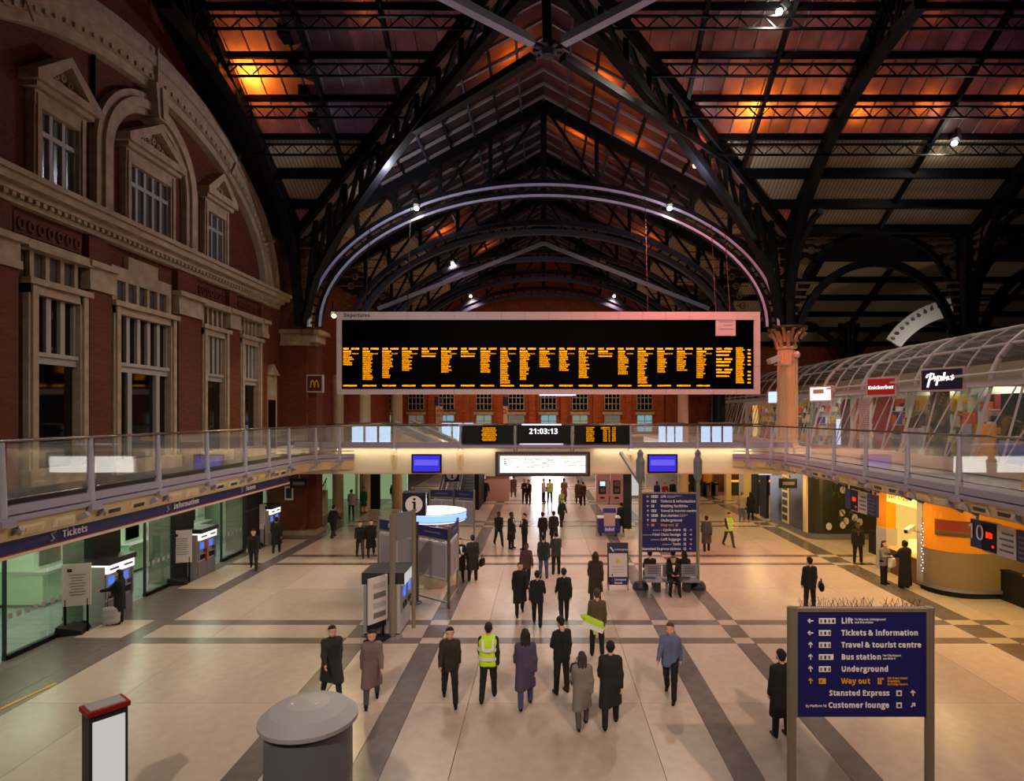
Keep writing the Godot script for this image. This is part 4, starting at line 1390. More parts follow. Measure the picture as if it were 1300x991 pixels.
# ---------------------------------------------------------------- ticket hall behind the glass on the left
func ticket_hall() -> void:
	var hb := setting("wall_ticket", V(-18.5, 0, 22))
	B(hb, "wall_face", -18.8, -18.5, 0, 4.3, 6, 33, M.mint_pale)
	B(hb, "ceiling_face", -19, -14.2, 3.75, 4.3, 6, 33, M.mint_pale)
	B(hb, "end_face", -18.6, -15.0, 0, 4.3, 33.0, 33.2, M.mint_pale)
	for d in [14.0, 18.5, 23.0, 27.5]:
		cube(hb, "ceiling_panel", V(-16.4, 3.72, d + 1.0), Vector3(1.2, 0.05, 3.0), M.panel_lit)
	# glass screens
	var k := 0
	for q in [[16.2, 19.0, "first large glass screen of the ticket hall, nearest the viewer"], [21.9, 23.4, "second glass screen of the ticket hall beside a black column"], [27.1, 29.0, "third glass screen of the ticket hall near the brick pier"], [11.6, 15.6, "glass screen of the ticket hall at the left picture edge"]]:
		k += 1
		var t := thing("glass_screen", q[2], "glass screen", V(-14.3, 0, (q[0] + q[1]) / 2), "glass screens of the ticket hall")
		var n := 2 if q[1] - q[0] > 2 else 1
		for i in n:
			var a := lerpf(q[0], q[1], float(i) / n) + 0.02; var b := lerpf(q[0], q[1], float(i + 1) / n) - 0.02
			B(t, "pane", -14.31, -14.29, 0.1, 3.4, a, b, M.green_glass)
			for j in 5:
				var c := lerpf(a, b, (j + 0.5) / 5)
				B(t, "frosted_mark", -14.285, -14.28, 1.05, 1.2, c - 0.07, c + 0.07, M.pale_grey)
		B(t, "shoe", -14.38, -14.22, 0, 0.12, q[0], q[1], M.black)
		B(t, "head_rail", -14.36, -14.24, 3.38, 3.46, q[0], q[1], M.steel)
		B(t, "edge_post", -14.34, -14.26, 0, 3.4, q[0] - 0.04, q[0] + 0.02, M.charcoal)
	# black clad columns
	for q in [[19.3, 20.5, "black square column behind the nearest ticket machines"], [23.5, 24.8, "black square column between the second glass screen and ticket machines"], [29.2, 30.9, "black square column next to the brick pier"]]:
		var t := thing("black_column", q[2], "column", V(-14.6, 0, (q[0] + q[1]) / 2), "black columns of the ticket hall")
		B(t, "cladding", -15.2, -14.2, 0.12, 3.5, q[0], q[1], M.matt_black)
		B(t, "plinth", -15.22, -14.18, 0, 0.12, q[0] - 0.02, q[1] + 0.02, M.charcoal)
		B(t, "joint", -15.21, -14.19, 1.9, 1.93, q[0] - 0.01, q[1] + 0.01, M.charcoal)
	# counters inside, pale green with posters and ticket windows
	for q in [[15.4, 17.4, "pale green ticket counter with a bright poster at the left picture edge"], [20.6, 22.6, "pale green ticket counter behind the nearest machines"], [24.9, 26.8, "pale green ticket counter behind the second pair of machines"], [29.2, 31.0, "pale green ticket counter at the far end of the hall"]]:
		var t := thing("ticket_counter", q[2], "ticket counter", V(-17.4, 0, (q[0] + q[1]) / 2), "counters of the ticket hall")
		B(t, "base", -18.4, -16.9, 0.1, 1.15, q[0], q[1], M.mint)
		B(t, "worktop", -18.4, -16.75, 1.15, 1.22, q[0] - 0.05, q[1] + 0.05, M.pale_grey)
		B(t, "upper_panel", -18.4, -17.2, 1.22, 3.7, q[0], q[1], M.mint_pale)
		B(t, "window_pane", -17.19, -17.16, 1.35, 2.2, q[0] + 0.2, q[1] - 0.9, M.dark_pane)
		B(t, "poster", -17.19, -17.15, 1.5, 2.5, q[1] - 0.75, q[1] - 0.1, M.paper)
		B(t, "poster_print", -17.16, -17.14, 2.0, 2.4, q[1] - 0.7, q[1] - 0.15, M.dark_red)
		B(t, "light_strip", -17.2, -17.1, 2.35, 2.4, q[0] + 0.1, q[1] - 0.9, M.tube_white)
		B(t, "near_panel", -18.3, -17.0, 2.0, 2.9, q[0] - 0.03, q[0], M.paper)
		B(t, "near_print", -18.1, -17.4, 2.3, 2.7, q[0] - 0.045, q[0] - 0.02, M.orange_paint)
	# banks of ticket machines
	bank(19.15, 20.45, "nearest", 2)
	bank(24.3, 25.6, "second", 2)
	bank(30.6, 31.8, "farthest", 2)
	# notice boards on stands beside them
	for q in [[F(97, 802), "white notice board on a black stand beside the nearest ticket machines"], [F(230, 740), "white notice board on a black stand beside the second pair of ticket machines"], [F(328, 692), "white notice board on a black stand near the brick pier"]]:
		var t := thing("notice_stand", q[1], "notice board", q[0], "notice boards beside the ticket machines")
		var p: Vector3 = q[0]
		var bb := turned(20)
		var mb := MB.new()
		mb.prism(PackedVector2Array([Vector2(-0.36, 0), Vector2(0.36, 0), Vector2(0.3, 0.12), Vector2(-0.3, 0.28)]), p + bb * Vector3(-0.1, 0, -0.4), bb * Vector3.RIGHT, Vector3.UP, 0.75)
		part(t, "foot", mb, M.matt_black)
		for s in [-0.28, 0.28]:
			mb = MB.new()
			mb.tube([p + bb * Vector3(s, 0, 0), p + bb * Vector3(s, 1.0, 0)], 0.03)
			part(t, "leg", mb, M.black)
		cube(t, "panel", p + Vector3(0, 1.42, 0), Vector3(0.74, 1.25, 0.05), M.paper, bb)
		cube(t, "pictogram", p + bb * Vector3(-0.16, 1.86, 0.03), Vector3(0.12, 0.1, 0.01), M.ink, bb)
		for i in 8:
			cube(t, "printed_line", p + bb * Vector3(0.03, 1.72 - i * 0.085, 0.03), Vector3(0.42 - 0.06 * (i % 3), 0.022, 0.01), M.grey_ink, bb)

func bank(d0: float, d1: float, which: String, n: int) -> void:
	var w := (d1 - d0) / n
	for i in n:
		var a := d0 + w * i + 0.01; var b := d0 + w * (i + 1) - 0.01
		var t := thing("ticket_machine", "grey ticket machine, the %s one of the %s pair along the ticket hall" % ["nearer" if i == 0 else "farther", which], "ticket machine", V(-14.0, 0, (a + b) / 2), "ticket machines along the hall")
		B(t, "body", -14.45, -13.78, 0.0, 1.72, a, b, M.pale_grey)
		B(t, "top", -14.5, -13.62, 1.78, 1.95, a, b, M.charcoal)
		var lh := B(t, "lit_header", -14.3, -13.68, 1.5, 1.78, a + 0.03, b - 0.03, M.panel_lit)
		B(lh, "header_print", -13.69, -13.67, 1.6, 1.66, a + 0.1, b - 0.12, M.grey_ink)
		var fa := B(t, "fascia", -13.8, -13.74, 0.7, 1.48, a + 0.03, b - 0.03, M.steel)
		B(fa, "touch_screen", -13.75, -13.72, 1.14, 1.4, a + 0.1, a + 0.36, M.screen_blue)
		B(fa, "side_trim", -13.76, -13.70, 0.6, 1.48, b - 0.09, b - 0.03, M.orange_paint if i == 0 else M.steel)
		B(fa, "keypad", -13.75, -13.70, 0.98, 1.1, a + 0.36, a + 0.5, M.charcoal)
		B(fa, "ticket_slot", -13.76, -13.72, 0.72, 0.9, a + 0.12, b - 0.14, M.black)
		B(t, "kick_plate", -13.79, -13.75, 0.0, 0.62, a + 0.01, b - 0.01, M.mid_grey)

# ---------------------------------------------------------------- ground floor shops under the right gallery
func ground_shops() -> void:
	var bw := setting("wall_shops", V(18.0, 0, 34))
	B(bw, "wall_face", 19.5, 20.0, 0, 4.3, 26.5, 58, M.cream_warm)
	B(bw, "ceiling_face", 14.1, 37, 3.62, 4.3, 12, 58, M.cream)
	# snack kiosk with curved yellow end
	var t := thing("snack_kiosk", "yellow snack kiosk with a curved corner, filled roll picture and lit serving hatch", "kiosk", V(15.6, 0, 23.6))
	var outl := [[14.3, 26.0], [14.25, 24.6], [14.25, 23.0]]
	outl.append_array(arc(15.35, 22.75, 1.1, 180, 270, 10))
	outl.append_array([[17.6, 21.65], [19.4, 21.65]])
	var mb := MB.new()
	mb.sweep(outl.slice(2), [[0.0, 0.28], [0.0, 1.6], [-0.06, 1.6], [-0.06, 0.28]])
	part(t, "lower_panel", mb, M.kiosk_stone)
	mb = MB.new()
	mb.sweep(outl.slice(2), [[-0.0, 1.6], [-0.0, 3.6], [-0.08, 3.6], [-0.08, 1.6]])
	var yp := part(t, "yellow_panel", mb, M.kiosk_yellow)
	mb = MB.new() # printed filled roll: bread, filling, bread, laid on the flat end and the curve
	for r in [[2.46, 2.74, M.burger_brown], [2.36, 2.46, M.red], [2.29, 2.36, M.leaf_green], [2.17, 2.29, M.wood]]:
		mb = MB.new()
		mb.sweep(arc(15.35, 22.75, 1.1, 205, 268, 8), [[-0.13, r[0]], [-0.13, r[1]], [-0.07, r[1]], [-0.07, r[0]]])
		part(yp, "printed_roll", mb, r[2])
	mb = MB.new()
	mb.sweep(outl.slice(2), [[0.12, 0.2], [0.12, 0.32], [-0.16, 0.32], [-0.16, 0.2]])
	part(t, "steel_sill", mb, M.steel)
	mb = MB.new()
	mb.sweep(outl.slice(2), [[0.1, 0.0], [0.1, 0.2], [-0.05, 0.2], [-0.05, 0.0]])
	part(t, "plinth", mb, M.matt_black)
	B(t, "corner_column", 14.15, 14.4, 0.25, 3.6, 22.8, 23.15, M.pale_grey)
	B(t, "far_column", 14.2, 14.6, 0.0, 3.6, 25.3, 26.0, M.kiosk_yellow)
	B(t, "far_column_foot", 14.18, 14.62, 0.0, 1.8, 25.25, 26.02, M.pale_grey)
	B(t, "counter", 14.35, 14.9, 0.0, 1.02, 23.2, 25.25, M.wood)
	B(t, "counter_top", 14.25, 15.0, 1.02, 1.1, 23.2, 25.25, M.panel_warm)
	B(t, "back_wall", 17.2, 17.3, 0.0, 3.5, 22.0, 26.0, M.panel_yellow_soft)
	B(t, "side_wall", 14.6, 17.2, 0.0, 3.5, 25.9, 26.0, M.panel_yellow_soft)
	B(t, "menu_light", 14.22, 14.42, 2.95, 3.5, 23.2, 25.28, M.panel_yellow)
	words(t, "lettering", "Upper Crust", 0.2, V(14.2, 3.22, 23.75), M.gold, turned(-90), 2, bold)
	for i in 3:
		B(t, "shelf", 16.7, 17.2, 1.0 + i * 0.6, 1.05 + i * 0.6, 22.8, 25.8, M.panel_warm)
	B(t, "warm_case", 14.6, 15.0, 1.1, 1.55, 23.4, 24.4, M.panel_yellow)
	lamp_area(V(15.4, 3.4, 24.2), V(14.6, 0, 24.2), Color(1.0, 0.8, 0.42), 6.0, 1.2, 1.8)
	lamp_area(V(14.1, 3.2, 24.2), V(10.0, 0.5, 24.2), Color(1.0, 0.8, 0.35), 3.5, 2.0, 0.5)
	# string of fairy lights down the corner column
	var fl := thing("fairy_lights", "string of tiny white lights hanging down the kiosk corner", "string lights", V(14.1, 0.6, 22.75))
	for i in 18:
		cube(fl, "bulb", V(14.12 + 0.04 * sin(i * 2.3), 0.7 + i * 0.105, 22.76), Vector3(0.03, 0.04, 0.03), M.letter_white)
	mb = MB.new()
	mb.tube([V(14.13, 0.6, 22.77), V(14.13, 2.7, 22.77)], 0.008, 0.008, 5)
	part(fl, "cord", mb, M.black)
	# signs of platform 10 on the gallery edge
	platform_sign(16.3, "platform sign reading 10 with a small amber clock above the near ticket gates", "10")
	platform_sign(23.5, "platform sign with two amber lights above the gates by the flower mural", "")
	# ticket gates
	for q in [[16.3, 21.0, "leftmost black ticket gate at platform 10 on the right picture edge", 0], [16.95, 20.5, "middle black ticket gate at platform 10 on the right picture edge", 0], [17.6, 20.0, "rightmost black ticket gate at platform 10 on the right picture edge", 0],
			[15.6, 28.4, "left black ticket gate between the yellow kiosk and the flower mural", 1], [16.3, 28.4, "middle black ticket gate between the yellow kiosk and the flower mural", 1], [17.0, 28.4, "right black ticket gate between the yellow kiosk and the flower mural", 1],
			[15.6, 43.5, "first steel ticket gate of the far row beside the cafe", 2], [16.5, 43.5, "second steel ticket gate of the far row beside the cafe", 2], [17.4, 43.5, "third steel ticket gate of the far row beside the cafe", 2], [18.3, 43.5, "last steel ticket gate of the far row beside the cafe", 2]]:
		ticket_gate(V(q[0], 0, q[1]), q[2], ["ticket gates at platform 10", "ticket gates between kiosk and mural", "ticket gates at the far platform"][q[3]])
	# kiosk with the floral mural
	t = thing("mural_kiosk", "dark kiosk with a floral mural on its curved near end", "kiosk", V(15.5, 0, 34))
	outl = [[14.0, 37.5], [14.0, 33.2]]
	outl.append_array(arc(14.6, 32.6, 0.6, 180, 270, 6))
	outl.append_array([[17.4, 32.0]])
	mb = MB.new()
	mb.sweep(outl, [[0.0, 0.3], [0.0, 3.6], [-0.08, 3.6], [-0.08, 0.3]])
	part(t, "dark_panel", mb, M.mural_dark)
	mb = MB.new()
	mb.sweep(outl, [[0.15, 0.0], [0.15, 0.3], [-0.1, 0.3], [-0.1, 0.0]])
	part(t, "sill", mb, M.mid_grey)
	var r := RandomNumberGenerator.new()
	r.seed = 15
	for i in 46: # printed leaves and blossoms, low relief
		mb = MB.new()
		var x := r.randf_range(14.9, 16.6); var y := r.randf_range(0.6, 2.7)
		if i % 6 == 0:
			mb.ring(V(x, y, 31.93), Vector3.RIGHT, Vector3.UP, 0.03, 0.03, 0.16, 0.2, 0, TAU, 0.03, 7)
		else:
			mb.beam(V(x, y, 31.9), V(x + r.randf_range(-0.3, 0.3), y + r.randf_range(0.1, 0.4), 31.9), 0.02, r.randf_range(0.05, 0.12), Vector3(0, 0.2, 1))
		part(t, "printed_flower" if i % 6 == 0 else "printed_leaf", mb, M.paper if i % 6 == 0 else (M.leaf_green if i % 2 else M.leaf_teal))
	B(t, "pale_column", 13.9, 14.25, 0.3, 3.6, 32.3, 32.7, M.cream_warm)
	B(t, "glass_door", 13.93, 13.97, 0.3, 3.0, 33.0, 34.2, M.pale_grey)
	B(t, "shelf_unit", 13.86, 14.0, 0.35, 3.1, 34.6, 35.5, M.cream)
	for i in 6:
		B(t, "shelf_slot", 13.84, 13.88, 0.5 + i * 0.43, 0.8 + i * 0.43, 34.7, 35.4, M.charcoal)
	# bright blue box signs further in
	for q in [[37.2, "nearer small bright sign box under the right gallery"], [41.0, "farther small bright sign box under the right gallery"]]:
		var s := thing("box_sign", q[1], "sign", V(13.5, 2.9, q[0]), "bright box signs under the right gallery")
		B(s, "case", 13.2, 14.1, 2.85, 3.5, q[0] + 0.02, q[0] + 0.25, M.steel)
		B(s, "lit_face", 13.22, 14.08, 2.88, 3.47, q[0], q[0] + 0.04, M.panel_cold)
		B(s, "print", 13.4, 13.9, 3.08, 3.26, q[0] - 0.01, q[0] + 0.01, M.blue)
	# dark doors and cladding
	for q in [[38.2, 39.4, "nearer tall black door panel under the bright box sign"], [39.9, 41.0, "farther tall black door panel under the bright box sign"]]:
		var s := thing("black_door", q[2], "door panel", V(14.1, 0, q[0]), "black doors under the right gallery")
		B(s, "leaf", 13.95, 14.1, 0.05, 2.75, q[0], q[1], M.matt_black)
		B(s, "frame", 13.92, 14.15, 2.75, 2.9, q[0] - 0.05, q[1] + 0.05, M.steel)
	var pc := thing("clad_column", "pale clad column between the black doors and the gates", "column", V(14.0, 0, 42.5))
	B(pc, "cladding", 13.7, 14.5, 0.2, 3.6, 41.9, 42.8, M.cream_warm)
	B(pc, "foot", 13.65, 14.55, 0, 0.2, 41.85, 42.85, M.charcoal)
	# cafe with warm lamps
	t = thing("cafe", "cafe with clusters of warm glowing lamps behind the far gates", "cafe", V(17.5, 0, 49))
	B(t, "back_wall", 14.5, 19.4, 0, 3.6, 52.0, 52.2, M.wood)
	B(t, "counter", 15.0, 18.6, 0, 1.1, 49.5, 50.2, M.charcoal)
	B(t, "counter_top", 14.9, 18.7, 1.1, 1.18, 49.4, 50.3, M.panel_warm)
	B(t, "pier", 14.0, 14.4, 0, 3.6, 46.8, 47.3, M.cream_warm)
	for i in 22:
		mb = MB.new()
		var c := V(14.9 + r.randf() * 3.9, 1.7 + r.randf() * 1.5, 48.6 + r.randf() * 2.5)
		mb.lathe(c, [[0, -0.13], [0.12, -0.08], [0.1, 0.06], [0, 0.12]], 8)
		part(t, "lamp_shade", mb, M.lamp_warm if i % 3 else M.panel_lit)
	lamp_area(V(16.6, 3.4, 49.0), V(16.0, 0, 47.0), Color(1.0, 0.72, 0.38), 9.0, 2.0, 2.0)
	t = thing("orange_unit", "orange and dark unit at the far end under the right gallery", "shop unit", V(13.0, 0, 52))
	B(t, "dark_panel", 12.4, 13.6, 0, 3.4, 52.0, 52.3, M.navy_dark)
	B(t, "orange_panel", 13.6, 14.4, 0, 3.4, 52.0, 52.3, M.panel_orange_dim)
	B(t, "yellow_panel", 13.8, 14.3, 0.8, 2.2, 51.9, 52.0, M.yellow_dull)
	for k in 3:
		ticket_gate(V(12.5 + k * 0.7, 0, 49.6), ["left", "middle", "right"][k] + " low gate in front of the orange unit under the bridge", "low gates by the orange unit")
	# pale shop wall behind the far bridge end
	B(bw, "wall_face", 9.2, 12.3, 0, 3.5, 55.0, 55.3, M.pale_grey)
	# security cameras on the gallery edge
	for q in [[14.0, 1.75, 22.7, "white security camera on the corner of the yellow kiosk"], [13.6, 2.35, 26.2, "white security camera beside the lit serving hatch"]]:
		var at := V(q[0] - 0.25, q[1] + 0.6, q[2])
		var s := thing("security_camera", q[3], "camera", at)
		mb = MB.new()
		mb.beam(at, at + Vector3(-0.42, -0.12, 0.25), 0.16, 0.16)
		part(s, "housing", mb, M.white)
		mb = MB.new()
		mb.beam(at + Vector3(-0.1, -0.1, 0), at + Vector3(0.3, -0.22, 0), 0.05, 0.05)
		part(s, "arm", mb, M.pale_grey)
		mb = MB.new()
		mb.beam(at + Vector3(-0.42, -0.12, 0.25), at + Vector3(-0.45, -0.13, 0.27), 0.1, 0.1)
		part(s, "lens", mb, M.black)

func platform_sign(d: float, label: String, number: String) -> void:
	var t := thing("platform_sign", label, "sign", V(12.2, 2.9, d))
	var np := B(t, "number_panel", 12.1, 12.2, 2.8, 3.58, d + 0.56, d + 1.0, M.navy)
	if number: words(np, "lettering", number, 0.4, V(12.08, 3.24, d + 0.78), M.sign_white, turned(-90), 1, regular)
	var cp := B(t, "clock_panel", 12.1, 12.2, 2.8, 3.58, d + 0.02, d + 0.54, M.black)
	B(t, "clock_rim", 12.12, 12.22, 2.76, 3.6, d, d + 0.56, M.pale_grey)
	for k in 4:
		cube(cp, "led_digit", V(12.085, 3.24, d + 0.17 + k * 0.06), Vector3(0.02, 0.13 + 0.03 * (k % 2), 0.045), M.led_red)
	cube(cp, "led_digit", V(12.085, 2.96, d + 0.12), Vector3(0.02, 0.06, 0.05), M.led_red)
	var nt := B(t, "notice_panel", 12.1, 12.2, 2.78, 3.58, d - 0.66, d - 0.01, M.paper)
	for i in 4:
		B(nt, "printed_line", 12.08, 12.1, 2.92 + i * 0.15, 2.97 + i * 0.15, d - 0.58, d - 0.12 - 0.08 * (i % 2), M.grey_ink)
	var lp := B(t, "list_panel", 12.1, 12.2, 2.78, 3.58, d - 1.3, d - 0.68, M.navy)
	for i in 5:
		B(lp, "printed_line", 12.08, 12.1, 2.86 + i * 0.13, 2.91 + i * 0.13, d - 1.2, d - 0.78, M.grey_ink)
	for x in [d - 1.0, d + 0.8]:
		cube(t, "hanger", V(12.15, 3.65, x), Vector3(0.05, 0.2, 0.05), M.steel)

func ticket_gate(p: Vector3, label: String, group: String) -> void:
	var t := thing("ticket_gate", label, "ticket gate", p, group)
	var mb := MB.new()
	mb.box(p + Vector3(0, 0.5, 0), Vector3(0.26, 1.0, 1.3))
	mb.box(p + Vector3(0, 1.03, 0), Vector3(0.3, 0.06, 1.2))
	part(t, "cabinet", mb, M.matt_black)
	mb = MB.new()
	mb.box(p + Vector3(0, 0.45, 0.66), Vector3(0.2, 0.9, 0.03))
	part(t, "end_plate", mb, M.mid_grey)
	mb = MB.new()
	mb.lathe(p + Vector3(0, 1.06, 0.4), [[0.11, 0], [0.11, 0.05], [0.0, 0.06]], 12)
	part(t, "card_reader", mb, M.yellow_dull)
	mb = MB.new()
	mb.box(p + Vector3(0.24, 0.72, 0), Vector3(0.24, 0.7, 0.03))
	part(t, "flap", mb, M.charcoal)

# ---------------------------------------------------------------- glazed shop vault on the upper level, right
func upper_shops() -> void:
	var t := thing("glass_vault", "long glass vaulted arcade of shops with curved white ribs on the upper right level", "arcade", V(16.0, 4.6, 31))
	var prof := [[14.75, 7.65]]
	for k in 9:
		var a := deg_to_rad(lerpf(160, 62, k / 8.0))
		prof.append([17.35 + 2.75 * cos(a), 6.95 + 2.75 * sin(a)])
	prof.append([20.5, 9.1])
	var dn := 12.0; var df := 52.0
	var step := 1.35
	var n := int((df - dn) / step)
	for i in n + 1:
		var d := dn + i * step
		var thick: bool = i % 3 == 0
		var p := []
		for q in prof: p.append(V(q[0], q[1], d))
		var mb := MB.new()
		mb.chain(p, 0.14 if thick else 0.06, 0.14 if thick else 0.06)
		part(t, "vault_rib", mb, M.lav_rib)
		# leaning mullions of the shop front, crossed by thin braces
		mb = MB.new()
		mb.beam(V(14.15, 5.0, d + 0.12), V(14.68, 7.55, d - 0.12), 0.1 if thick else 0.06, 0.1 if thick else 0.06)
		part(t, "mullion", mb, M.lav_rib)
		if i < n:
			mb = MB.new()
			mb.beam(V(14.12, 5.0, d + step), V(14.62, 7.55, d), 0.035, 0.035)
			part(t, "brace", mb, M.lav_rib)
			mb = MB.new()
			var q := [V(14.15, 5.0, d + 0.05), V(14.15, 5.0, d + step - 0.05), V(14.68, 7.55, d + step - 0.05), V(14.68, 7.55, d + 0.05)]
			mb.quad(q[0], q[1], q[2], q[3])
			part(t, "front_pane", mb, M.shop_glass)
			mb = MB.new()
			for k in prof.size() - 1:
				mb.quad(V(prof[k][0], prof[k][1], d), V(prof[k][0], prof[k][1], d + step), V(prof[k + 1][0], prof[k + 1][1], d + step), V(prof[k + 1][0], prof[k + 1][1], d))
			part(t, "vault_pane", mb, M.vault_glass)
	var mb := MB.new()
	mb.span(14.55, 14.95, 7.45, 7.68, dn, df)
	part(t, "gutter", mb, M.lav_rib)
	mb = MB.new()
	mb.tube([V(14.35, 7.85, dn), V(14.35, 7.85, df)], 0.045)
	part(t, "pipe_rail", mb, M.lav_rib)
	mb = MB.new()
	for k in [3, 6, 8]:
		mb.tube([V(prof[k][0], prof[k][1], dn), V(prof[k][0], prof[k][1], df)], 0.05)
	part(t, "vault_purlin", mb, M.lav_rib)
	mb = MB.new()
	mb.span(14.05, 14.3, 4.6, 5.02, dn, df)
	part(t, "base_sill", mb, M.pink_metal)
	var sb := setting("wall_arcade", V(18.2, 4.6, 31))
	B(sb, "wall_face", 18.2, 18.4, 4.6, 8.6, dn, df, M.cream_warm)
	for d in [13.0, 17.0, 21.3, 25.0, 29.5, 34.0, 39.0, 45.0]:
		B(sb, "party_face", 14.9, 18.2, 4.6, 7.5, d, d + 0.15, M.mint_pale)
	for d in [16.0, 21.0, 26.0, 31.0, 36.0, 42.0]:
		cube(t, "ceiling_tube", V(16.3, 7.62, d), Vector3(0.3, 0.06, 2.4), M.tube_white)
	# things set up in the shop fronts
	var shop := func(called, label, d0, d1, y0, y1, m, inset := 0.35):
		var s := thing(called, label, "display", V(14.6 + inset, 4.6, (d0 + d1) / 2), "displays in the arcade windows")
		var lean := 0.1
		B(s, "panel", 14.5 + inset - lean, 14.6 + inset - lean, y0, y1, d0, d1, m)
		B(s, "foot", 14.45 + inset - lean, 14.75 + inset - lean, 4.6, y0, d0, d1, M.pale_grey)
		return s
	shop.call("red_display", "tall red panel in an arcade window left of the pale green shop", 26.0, 27.3, 5.0, 7.3, M.red)
	var lv = shop.call("louvre_display", "pale louvred panel left of the tall red panel in the arcade", 27.6, 28.5, 5.0, 7.3, M.white)
	for i in 22:
		B(lv, "slat", 14.7, 14.76, 5.05 + i * 0.1, 5.1 + i * 0.1, 27.65, 28.45, M.pink_metal)
	lv = shop.call("louvre_display", "white louvred panel at the right picture edge of the arcade", 17.4, 18.6, 5.0, 7.4, M.white)
	for i in 22:
		B(lv, "slat", 14.7, 14.76, 5.05 + i * 0.1, 5.1 + i * 0.1, 17.5, 18.5, M.pale_grey)
	var bn = shop.call("banner_display", "leaning dark banner with amber lettering in an arcade window", 22.3, 23.3, 5.0, 7.4, M.charcoal)
	for i in 9:
		B(bn, "printed_line", 14.82, 14.86, 6.0 + i * 0.15, 6.09 + i * 0.15, 22.4, 22.9 + 0.1 * (i % 3), M.gold)
	shop.call("yellow_counter", "yellow counter in the arcade near the right picture edge", 20.0, 21.1, 5.0, 6.2, M.yellow)
	shop.call("blue_plinth", "blue plinth in the arcade beside the last white louvre", 18.7, 19.8, 4.9, 5.6, M.violet)
	shop.call("red_sign", "small red sign panel in an arcade window below the neon script", 24.0, 24.9, 6.0, 6.4, M.dark_red)
	shop.call("tee_display", "grid of small dark goods on the back of the pale green shop", 22.9, 23.7, 6.3, 7.2, M.navy_dark, 2.2)
	shop.call("red_poster", "red and white poster in the pale green arcade shop", 25.3, 26.0, 6.2, 7.3, M.red, 1.8)
	shop.call("blue_rack", "cold lit rack with bluish bags in the arcade", 21.55, 22.2, 5.0, 6.6, M.panel_cold, 1.2)
	shop.call("orange_card", "small orange card standing on the yellow counter", 20.9, 21.4, 6.2, 6.6, M.orange_paint, 0.3)
	shop.call("dark_rail", "dark clothes rail in the arcade at the far right", 19.0, 19.9, 5.7, 7.2, M.black, 0.5)
	shop.call("dark_display", "dark clothes display in the arcade behind the gilded column", 29.8, 30.8, 5.0, 7.3, M.charcoal, 0.6)
	shop.call("amber_lights", "row of amber goods low in an arcade window", 27.9, 28.8, 5.5, 5.75, M.panel_warm, 0.9)
	shop.call("blue_shirt_display", "pale blue shirts on a stand in the arcade behind the column", 31.0, 31.7, 5.0, 6.3, M.panel_cold, 0.8)
	shop.call("brown_display", "brown goods in the arcade left of the gilded column", 36.2, 37.4, 5.0, 6.4, M.wood, 0.8)
	shop.call("yellow_lit_display", "yellow lit window in the far part of the arcade", 43.0, 43.8, 5.0, 7.2, M.panel_yellow_soft, 0.6)
	var r := RandomNumberGenerator.new()
	r.seed = 99
	var tones := [M.red, M.charcoal, M.blue, M.wood, M.yellow_dull, M.white, M.navy_dark, M.orange_paint, M.mint, M.pink_metal, M.black, M.gold]
	for q in [[16.9, "goods wall in the arcade at the right picture edge"], [21.2, "goods wall in the arcade behind the yellow counter"], [24.9, "goods wall in the arcade behind the leaning banner"], [29.4, "goods wall in the arcade behind the tall red panel"], [33.9, "goods wall in the arcade behind the gilded column"], [38.9, "goods wall in the arcade left of the gilded column"], [44.9, "goods wall in the far part of the arcade"]]:
		var s := thing("shelving", q[1], "shelving", V(16.6, 4.6, q[0]), "goods walls in the arcade")
		B(s, "back_board", 15.05, 18.15, 4.62, 7.3, q[0] - 0.06, q[0] - 0.01, tones[r.randi_range(3, 8)])
		for i in 4:
			var y := 4.75 + i * 0.64
			B(s, "shelf", 15.05, 18.15, y, y + 0.04, q[0] - 0.42, q[0] - 0.07, M.pale_grey)
			var x := 15.1
			while x < 17.9:
				var w := r.randf_range(0.14, 0.4)
				B(s, "goods", x, x + w, y + 0.04, y + 0.04 + r.randf_range(0.2, 0.52), q[0] - 0.38, q[0] - 0.1, tones[r.randi() % tones.size()])
				x += w + 0.04
		B(s, "stand", 15.5, 16.1, 4.62, 5.3 + r.randf() * 0.5, q[0] - 2.2, q[0] - 1.7, tones[r.randi() % tones.size()])
		B(s, "stand", 16.6, 17.2, 4.62, 5.5 + r.randf() * 0.6, q[0] - 3.0, q[0] - 2.5, tones[r.randi() % tones.size()])
	# box signs over the shop fronts
	var box := func(d0, d1, y0, y1, face_m, label):
		var s := thing("box_sign", label, "sign", V(14.2, y0, (d0 + d1) / 2), "box signs along the arcade gutter")
		var yaw := 24.0
		var c := V(14.25, (y0 + y1) / 2, (d0 + d1) / 2)
		var w: float = d1 - d0
		cube(s, "case", c, Vector3(w, y1 - y0, 0.24), M.pink_metal, turned(-90 + 30))
		var bb := turned(-60)
		cube(s, "lit_face", c + bb * Vector3(0, 0, 0.125), Vector3(w - 0.14, y1 - y0 - 0.14, 0.02), face_m, bb)
		return [s, c, bb]
	var a = box.call(21.0, 22.5, 7.35, 8.2, M.sign_violet, "dark violet box sign with white neon script along the arcade gutter")
	neon_script(a[0], a[1], a[2])
	a = box.call(25.0, 26.3, 7.3, 8.1, M.sign_red, "red box sign with glowing white lettering along the arcade gutter")
	words(a[0], "lettering", "Knickerbox", 0.145, a[1] + a[2] * Vector3(0, -0.03, 0.145), M.letter_white, a[2], 1, bold)
	a = box.call(30.6, 31.9, 7.2, 8.0, M.panel_lit, "bright white box sign just right of the gilded column")
	cube(a[0], "print", a[1] + a[2] * Vector3(-0.1, 0.12, 0.14), Vector3(0.6, 0.22, 0.02), M.pink_metal, a[2])
	a = box.call(36.5, 37.8, 7.2, 8.0, M.panel_cold, "pale blue box sign just left of the gilded column")
